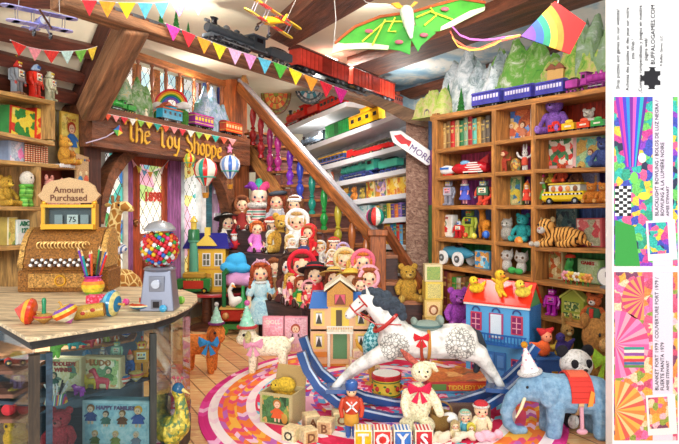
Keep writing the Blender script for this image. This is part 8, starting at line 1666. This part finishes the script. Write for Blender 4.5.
# bears and boxes at the foot of the stairs
r = put('teddy_bear', 'golden yellow teddy bear sitting on the lower stair step', 'teddy bear', 408, 301, 6.98, 38, .1); teddy(r, '#c89a3a', '#dcb458')
crate = root('wooden_crate', 'plain wooden crate under the purple bear behind the rocking horse', 'crate', V((fp(457, 6.2).x, 6.2, 0))); zc = P(457, 326, 6.2).z; MB().box((0, 0, zc/2), (.44, .3, zc)).build('crate', mt('#7a5434', 'wood'), crate, False)
MB().box((0, 0, zc-.02), (.46, .32, .03)).build('rim', mt('#8a6240', 'wood'), crate, False)
r = root('teddy_bear', 'orchid purple teddy bear sitting behind the rocking horse back', 'teddy bear', V((fp(457, 6.2).x, 6.16, zc+.002)), 40*6.16/F, .1); teddy(r, '#a84ab8', '#b868c4')
z = 0; S = 6.5/F
for i, (cc, lb, am) in enumerate((('#c8a060', 'lowest wooden block of the column behind the rocking horse', None), ('#d8b468', 'fourth picture block from the top of the column behind the horse', None), ('#e0c06a', 'picture block with a girl, third from the top of the column', art(81, ['#e8c888', '#d8a860', '#f0dca0'], 8)), ('#e8cc5a', 'yellow picture block with a dark scribble, second from the top', art(82, ['#e8d87a', '#f0e08a', '#4a4a3a', '#e8d87a'], 8)), ('#e0d0a0', 'cream framed green picture block on top of the column', art(83, ['#5a9a4a', '#8ab05a', '#d8c84a', '#3a7a4a'], 10)))):
    h = 17.6 if i != 4 else 17; r = root('picture_block', lb, 'toy block', V((fp(432.5, 6.5).x, 6.5, z*S+.0005)), S, [.0, .05, -.04, .05, -.03][i], None, 'column of picture blocks'); z += h+.1
    MB().bbox((0, 0, h/2), (17.4, 17.4, h), .03).build('block', mt(cc), r, False); MB().box((0, -8.8, h/2), (13, .4, h-4)).build('picture', am or mt(sc(cc, 1.1)), r, False)
    if i == 2: MB().ell((0, -9.2, h*.45), (4.6, .6, 5)).build('printed_hair', mt('#9a5a2c'), r); MB().ell((0, -9.8, h*.43), (2.8, .5, 3.4)).build('printed_face', mt('#f0c8a0'), r)
# toys around the panda
chest = root('toy_chest', 'low blue wooden toy chest between the dollhouse and the panda', 'chest', V((fp(555, 4.95).x, 4.98, 0)), 4.95/F); CZ = HY+HC*F/4.95-358
MB().box((0, 8, CZ/2), (36, 22, CZ)).build('chest', mt('#2a5ea8', 'wood'), chest, False); MB().box((0, 8, CZ-1), (38, 24, 2.4)).build('lid', mt('#3a70bc', 'wood'), chest, False); MB().box((0, -3.4, CZ*.6), (6, .8, 5)).build('latch', GOLD, chest, False)
def onchest(name, label, cat, px, h, rz=0, dy=0): return root(name, label, cat, V((fp(px, 4.95).x, 4.99+dy, CZ*4.95/F+.001)), h*4.95/F, rz)
r = onchest('toy_rooster', 'red hooded toy parrot with orange wings on the blue chest', 'soft toy', 545, 28, .1); MB().ell((0, 0, .3), (.26, .2, .3)).limb([(-.2, 0, .4), (-.5, -.04, .5)], [.12, .06]).build('body', mt('#e8642c', 'fab'), r, remesh=.03); MB().ell((.1, -.04, .72), (.2, .18, .2)).build('face', mt('#f0906a'), r); MB().limb([(0, .02, .86), (-.2, 0, .98)], [.16, .06]).limb([(.18, .02, .88), (.34, 0, 1.0)], [.14, .06]).build('cap', mt('#c8282c', 'fab'), r); eyes(r, .1, .07, -.2, .76, .025); r.name = 'toy_parrot'
r = onchest('toy_giraffe', 'small yellow spotted toy giraffe at the front of the blue chest', 'toy giraffe', 556, 20, 0, .05); quad(r, ([(-.2, 0, .42), (.2, 0, .42)], [.14, .14]), [([(x, y, .4), (x, y, .04)], [.07, .05]) for x in (-.2, .2) for y in (-.08, .08)], ([(.38, 0, .92), (.54, 0, .86)], [.12, .08]), ([(.2, 0, .45), (.34, 0, .85)], [.12, .08]), None, None, art(84, ['#e8c040', '#e8c040', '#b8842c'], 9), .03)
r = onchest('toy_bird', 'dark purple toy bird beside the red parrot', 'soft toy', 565, 24, 0, .02); MB().ell((0, 0, .35), (.3, .24, .34)).ell((-.1, -.06, .8), .2).limb([(.2, 0, .4), (.5, .02, .7)], [.16, .06]).build('body', mt('#4a3a8a', 'fur'), r, remesh=.03); eyes(r, -.1, .08, -.24, .84, .03)
r = BK.put('toy_rabbit', 'tan toy rabbit with tall ears in the lowest right compartment', 'soft toy', '63', 567, 1, .16); r.scale = (1, 1, 1)
bpy.data.objects.remove(r)
r = root('toy_rabbit', 'tan toy rabbit with tall ears behind the purple bird', 'soft toy', V((fp(567, 5.14).x, 5.14, CZ*4.95/F+.001)), 40*5.1/F); b = MB().ell((0, 0, .22), (.17, .14, .22)).ell((0, -.02, .55), (.17, .15, .16))
for s in (-1, 1): b.limb([(s*.07, .02, .66), (s*.1, .02, .84), (s*.1, .02, .97)], [.05, .055, .035])
b.build('body', mt('#b88a4a', 'fur'), r, remesh=.02); eyes(r, 0, .06, -.16, .58, .022); MB().ell((0, -.17, .5), (.06, .03, .045)).build('muzzle', mt('#e0c890', 'fur'), r)
r = fl('panda', 'black and white plush panda with a green scarf behind the elephant', 'soft toy', 575, 4.48, 74, .1); teddy(r, '#2e2a3c', '#f4f0ea', patch='#f2eee8', ear='#1f1c24'); MB().torus((0, -.02, .5), .17, .06, None, 18, 7).build('scarf', mt('#1f8a4a', 'fab'), r); bow(r, (0, -.22, .48), .34, '#1f8a4a', 'scarf_bow')
r = fl('teddy_bear', 'big honey brown teddy bear with a lime green bow at the bookcase foot', 'teddy bear', 595, 4.8, 92, .1); teddy(r, '#b07a3c', '#c89a5c', bowc='#a8d83c', stand=True); r.scale.x *= .64
# little dolls on a stone slab at the bottom
r = fl('stone_slab', 'small grey stone slab behind the two seated baby dolls', 'slab', 471, 4.3, 1); MB().bbox((0, 5, 11), (40, 8, 22), .1).build('slab', STONE, r, False)
for px, h, hair, dr, ht, hc, lb in ((481, 36, None, '#f0d8b0', 'cap', '#c02a34', 'bare baby doll with a red cap seated before the stone slab'), (465, 27, '#d8c0a0', '#5aa8b8', 'cap', '#8ac0a8', 'baby doll in pale blue beside the red capped doll'), (455, 19, '#e0c088', '#e8d8a8', None, None, 'tiny cream baby doll at the left of the stone slab'), (471, 16, '#e8c84a', '#d8d04a', 'bonnet', '#d8cc4a', 'tiny yellow baby doll between the larger two')):
    r = fl('doll', lb, 'doll', px, 4.13 if h > 20 else 4.08, h, 0, 'baby dolls at the slab'); doll(r, hair, dr, hat=ht, hatc=hc)
for cols, px, w, lb in ((('#e8dcc0', '#f0e8d0'), 452, 30, 'crumpled cream tissue paper at the bottom of the photo'), (('#f0b8c8', '#e8a0b8'), 491, 18, 'crumpled pink tissue paper beside the cream one')):
    r = fl('tissue_paper', lb, 'paper', px, 4.0, 1); b = MB(); rr = random.Random(px)
    for i in range(16 if w > 20 else 9): b.ell((rr.uniform(-w, w)*.75, rr.uniform(-4, 5), rr.uniform(3, 9)), (rr.uniform(4, 7), rr.uniform(3, 5), rr.uniform(3, 5)), RX(rr.uniform(0, 3)) @ RY(rr.uniform(0, 3)), 7, 5)
    b.build('paper', mt(cols[0], 'fab'), r, False, remesh=1.4)
# ---------------------------------------------------------------- prints and notices on the white wall
WY = 3.848
def wp(px, py, d=0): return P(px, py, WY-d)
def wframe(px, py, d=.004): return Matrix.Translation(wp(px, py, d)) @ Matrix.Rotation(PI/2, 4, 'X') @ Matrix.Rotation(PI/2, 4, 'Z')     # lettering that reads upward
u = WY/F
def pposter(name, label, y0, y1, am, title, title2, acc):
    r = root(name, label, 'poster', wp(645.5, y1), u); H = y1-y0
    MB().box((0, -.6, H/2), (63, 1.2, H)).build('sheet', am, r, False); MB().box((16.5, -1.3, H/2), (20, .4, H)).build('pale_band', mt('#e4d6e4'), r, False)
    MB().box((15, -1.7, 26), (29, .5, 40), RY(-.06)).build('inset_card', WHT, r, False); MB().box((12, -2.2, 28), (19, .4, 31), RY(-.06)).build('inset_picture', art(90+int(y0), acc, .16), r, False)
    b = MB(); n = 18
    if H > 168.5:
        for k in range(9): b.m(mt(['#8a2ab0', '#d83aa0', '#4a3ac8', '#2a8ad0', '#7a1f9a', '#e85ab8', '#3a4ad8', '#20b0c0', '#5a2a9a'][k])).prism([(-31+k*3.6, -1.3, H), (-31+(k+1)*3.6, -1.3, H), (-20+(k+1)*1.2, -1.3, H-70), (-20+k*1.2, -1.3, H-70)], (0, .3, 0))
        for k in range(40): b.m(BLK if (k//4+k) % 2 else WHT).prism([(-31+(k % 4)*4, -1.3, 50+(k//4)*3), (-27+(k % 4)*4, -1.3, 50+(k//4)*3), (-27+(k % 4)*4, -1.3, 53+(k//4)*3), (-31+(k % 4)*4, -1.3, 53+(k//4)*3)], (0, .3, 0))
        b.m(mt('#2f9a3a')).prism([(-31, -1.3, 0), (-6, -1.3, 0), (-12, -1.3, 40), (-31, -1.3, 46)], (0, .3, 0)).m(mt('#f0d83c')).ell((-2, -1.3, 70), (6, .3, 4)).m(mt('#7ae05a')).ell((-12, -1.3, 88), (4, .3, 6)).m(mt('#f0f0f0')).ell((-4, -1.3, 108), (4, .3, 5))
    else:
        for cx, cz, q, cl in ((-31, 96, 34, ('#e05a9a', '#f08ab8', '#d84a7a', '#f4a0b0')), (-31, 30, 30, ('#e8843c', '#f0b04a', '#d85a4a', '#f0c88a')), (-2, 142, 22, ('#c83a6a', '#e89a5a'))):
            for k in range(n):
                a0, a1 = -PI/2+PI*k/n, -PI/2+PI*(k+1)/n
                if cx > -10: a0 += PI; a1 += PI
                b.m(mt(cl[k % len(cl)])).prism([(cx, -1.3, cz), (cx+q*math.cos(a0), -1.3, cz+q*math.sin(a0)), (cx+q*math.cos(a1), -1.3, cz+q*math.sin(a1))], (0, .3, 0))
        for k in range(7): b.m(mt(['#5a8a3c', '#3a6a9a', '#c83a3a', '#e8d04a', '#8a4a9a', '#e8e0d0', '#2a9a8a'][k])).box((-12, -1.3, 74+k*3), (20, .3, 2.6))
    b.build('printed_scene', None, r, False)
    M = lambda x, z: Matrix.Translation((x, -1.9, z)) @ Matrix.Rotation(PI/2, 4, 'X') @ Matrix.Rotation(PI/2, 4, 'Z')
    MB().text(title, M(12, 50), 5.1, .1, 'LEFT').text(title2, M(17.6, 50), 5.1, .1, 'LEFT').text('AIMEE STEWART', M(22.6, 50), 4, .1, 'LEFT').build('title', mt('#2a2430'), r, False); return r
A1 = ['#c83a8a', '#2a9a7a', '#3a4ab0', '#e8c03c', '#8a3ab8', '#2ab0a0', '#e05a8a', '#1f2a4a', '#6ac05a']; A2 = ['#e06aa0', '#e8a03c', '#d8587a', '#f0c8a0', '#8a9a3c', '#c84a6a', '#f0b0b8', '#7a3a5a', '#e8843c']
pposter('bowling_poster', 'upper tall print titled Blacklight Bowling in purple, green and blue on the white wall', 97, 266, art(88, A1, .13), 'BLACKLIGHT BOWLING / BOLOS DE LUZ NEGRA /', 'BOWLING À LA LUMIÈRE NOIRE', A1)
pposter('blanket_poster', 'lower tall print titled Blanket Fort 1979 in pink and orange on the white wall', 272, 440, art(89, A2, .13), 'BLANKET FORT 1979 / COUVERTURE FORT 1979 /', 'FUERTE MANTA 1979', A2)
nt = root('wall_notice', 'black lettered puzzle notice with a jigsaw emblem on the white wall above the prints', 'notice', wp(645, 92))
for t, px, sz in (('Shop puzzles and games on our website!', 619.5, 4.9), ('Achetez des puzzles et des jeux sur notre', 629, 4.9), ('site Web !', 634.5, 4.9), ('¡Compre rompecabezas y juegos en nuestra', 642, 4.9), ('página web!', 647.5, 4.9)):
    attach(MB().text(t, wframe(px, 49), sz*u, .001).build('printed_line', BLK, None, False), nt)
attach(MB().text('BUFFALOGAMES.COM', wframe(655, 34.5), 6.1*u, .001).build('printed_line', BLK, None, False), nt); attach(MB().text('© Buffalo Games, LLC', wframe(662.5, 51), 3.4*u, .001).build('printed_line', BLK, None, False), nt)
b = MB(); c = wp(652.5, 78, .004)
def disc(x, z, q): return [c+V((x+q*math.cos(i*PI/8), 0, z+q*math.sin(i*PI/8)))*u for i in range(16)]
pz = [(-8, -7), (-4, -7), (-3, -9.5), (-5, -11), (3, -11), (2, -9.5), (3, -7), (8, -7), (8, -3), (5.5, -1.5), (5.5, 1.5), (8, 3), (8, 7), (3, 7), (2, 9.5), (4, 11), (-4, 11), (-2, 9.5), (-3, 7), (-8, 7), (-8, 3), (-10.5, 2), (-11.5, 4), (-11.5, -4), (-10.5, -2), (-8, -3)]
b.prism([c+V((x, 0, z))*u for x, z in pz], (0, .002, 0)); attach(b.build('jigsaw_emblem', BLK, None, False), nt)
# pieces of a part hang under that part
SUBS = {'eye': ('head', 'face', 'body'), 'eye_patch': ('head',), 'nose': ('muzzle', 'head', 'face', 'body'), 'muzzle': ('head',), 'ear': ('head',), 'mouth': ('body',), 'cheek': ('body',), 'mouth_grille': ('head',), 'ear_knob': ('head',), 'visor': ('head',), 'antenna': ('head',),
    'drawer_handle': ('drawer',), 'hat_band': ('hat',), 'cap_trim': ('cap',), 'hat_trim': ('hat',), 'hair_bow': ('hair_band',), 'collar': ('dress',), 'apron': ('dress',), 'crank': ('coin_plate',), 'chute_flap': ('chute_frame',), 'coal': ('tender',), 'cab_roof': ('cab',), 'keys': ('key_rail',),
    'stirrup': ('girth',), 'saddle_trim': ('saddle',), 'saddle_bow': ('saddle',), 'door_handle': ('stile',), 'title': ('box', 'sheet'), 'printed_figure': ('picture',), 'inset_picture': ('inset_card',), 'pocket': ('saddle_blanket',), 'saddle_pad': ('saddle_blanket',), 'price': ('price_tab',), 'lettering': ('sign_board', 'title_band', 'red_panel'), 'letter': ('painted_face', 'painted_panel'), 'scarf_bow': ('scarf',), 'beak': ('body', 'head', 'goose'), 'headlamp': ('boiler',), 'chimney': ('boiler',), 'steam_dome': ('boiler',), 'sand_dome': ('boiler',)}
I4 = Matrix.Identity(4)
def ident(o): return all(abs(o.matrix_basis[i][j]-I4[i][j]) < 1e-6 for i in range(4) for j in range(4))
kids = {}
for o in list(C.objects):
    if o.parent is not None: kids.setdefault(o.parent.name, []).append(o)
for ch in kids.values():
    by = {}
    for o in ch: by.setdefault(o.name.split('.')[0], o)
    moved = []
    for o in ch:
        n = o.name.split('.')[0]
        for t in SUBS.get(n, ()):
            p = by.get(t)
            if p is not None and p is not o and ident(p) and p not in moved:
                if t in ('muzzle', 'face', 'head') and t in SUBS and t in [m.name.split('.')[0] for m in moved]: continue
                if any(k.parent is o for k in ch): continue
                q = p
                if p.parent is not o.parent: continue
                o.parent = q; moved.append(o); break
# ---------------------------------------------------------------- daylight, added fill lights, camera
sc_ = bpy.context.scene
w = bpy.data.worlds.new('daylight'); sc_.world = w; w.use_nodes = True
w.node_tree.nodes['Background'].inputs[0].default_value = (1, 1, 1, 1); w.node_tree.nodes['Background'].inputs[1].default_value = .9
def lamp(name, loc, size, power, tgt, col=(1, .96, .88)):
    l = bpy.data.lights.new(name, 'AREA'); l.shape = 'DISK'; l.size = size; l.energy = power; l.color = col
    o = bpy.data.objects.new(name, l); C.objects.link(o); o.location = loc; o.rotation_euler = (V(tgt)-V(loc)).to_track_quat('-Z', 'Y').to_euler(); return o
lamp('front_fill', (0, 1.6, 3.2), 1.2, 30, (0, 6, 1.0)); lamp('ceiling_lamp', (-.9, 4.3, 3.42), .7, 26, (-1.2, 7.5, 1.4)); lamp('ceiling_lamp', (1.1, 4.1, 3.42), .7, 26, (1.9, 7, 1.2))  # unseen fill lights added to brighten the room from front and ceiling
lamp('case_lamp', (-1.75, 3.55, .875), .25, 2, (-1.75, 3.55, 0))  # added fill under the counter top, lifting the dark case interior
def fill_point(loc, power, col=(1, .95, .86), rad=.05):  # point fill added to brighten the deep parts, no real fitting
    l = bpy.data.lights.new('fill_point', 'POINT'); l.energy = power; l.color = col; l.shadow_soft_size = rad; o = bpy.data.objects.new('fill_point', l); C.objects.link(o); o.location = loc
lamp('ceiling_lamp', (-.2, 7.6, 3.46), .4, 60, (-.2, 7.6, 0)); lamp('ceiling_lamp', (.25, 5.6, 3.46), .5, 32, (0, 7.4, .4)); fill_point((.9, 8.3, 2.9), 22); fill_point((-1.9, 7.9, 3.1), 13); fill_point((-1.4, 5.7, 3.1), 12); fill_point((-.4, 9.6, 2.7), 12)  # added ceiling fills behind kite and boxcar, then point fills deeper in
s = bpy.data.lights.new('sun', 'SUN'); s.energy = 1.5; s.angle = .2; s.color = (1, .99, .97); so = bpy.data.objects.new('sun', s); C.objects.link(so)
so.rotation_euler = V((.02, 1, -.2)).to_track_quat('-Z', 'Y').to_euler()
cm = bpy.data.cameras.new('camera'); cm.sensor_width = 36; cm.lens = 36*F/679; cm.shift_y = -(222-HY)/679; cm.clip_start = .05
co = bpy.data.objects.new('camera', cm); C.objects.link(co); co.location = (0, 0, HC); co.rotation_euler = (PI/2, 0, 0); sc_.camera = co
vs = sc_.view_settings; vs.view_transform = 'Standard'; vs.look = 'None'; vs.gamma = 1; vs.use_curve_mapping = False; vs.exposure = .12
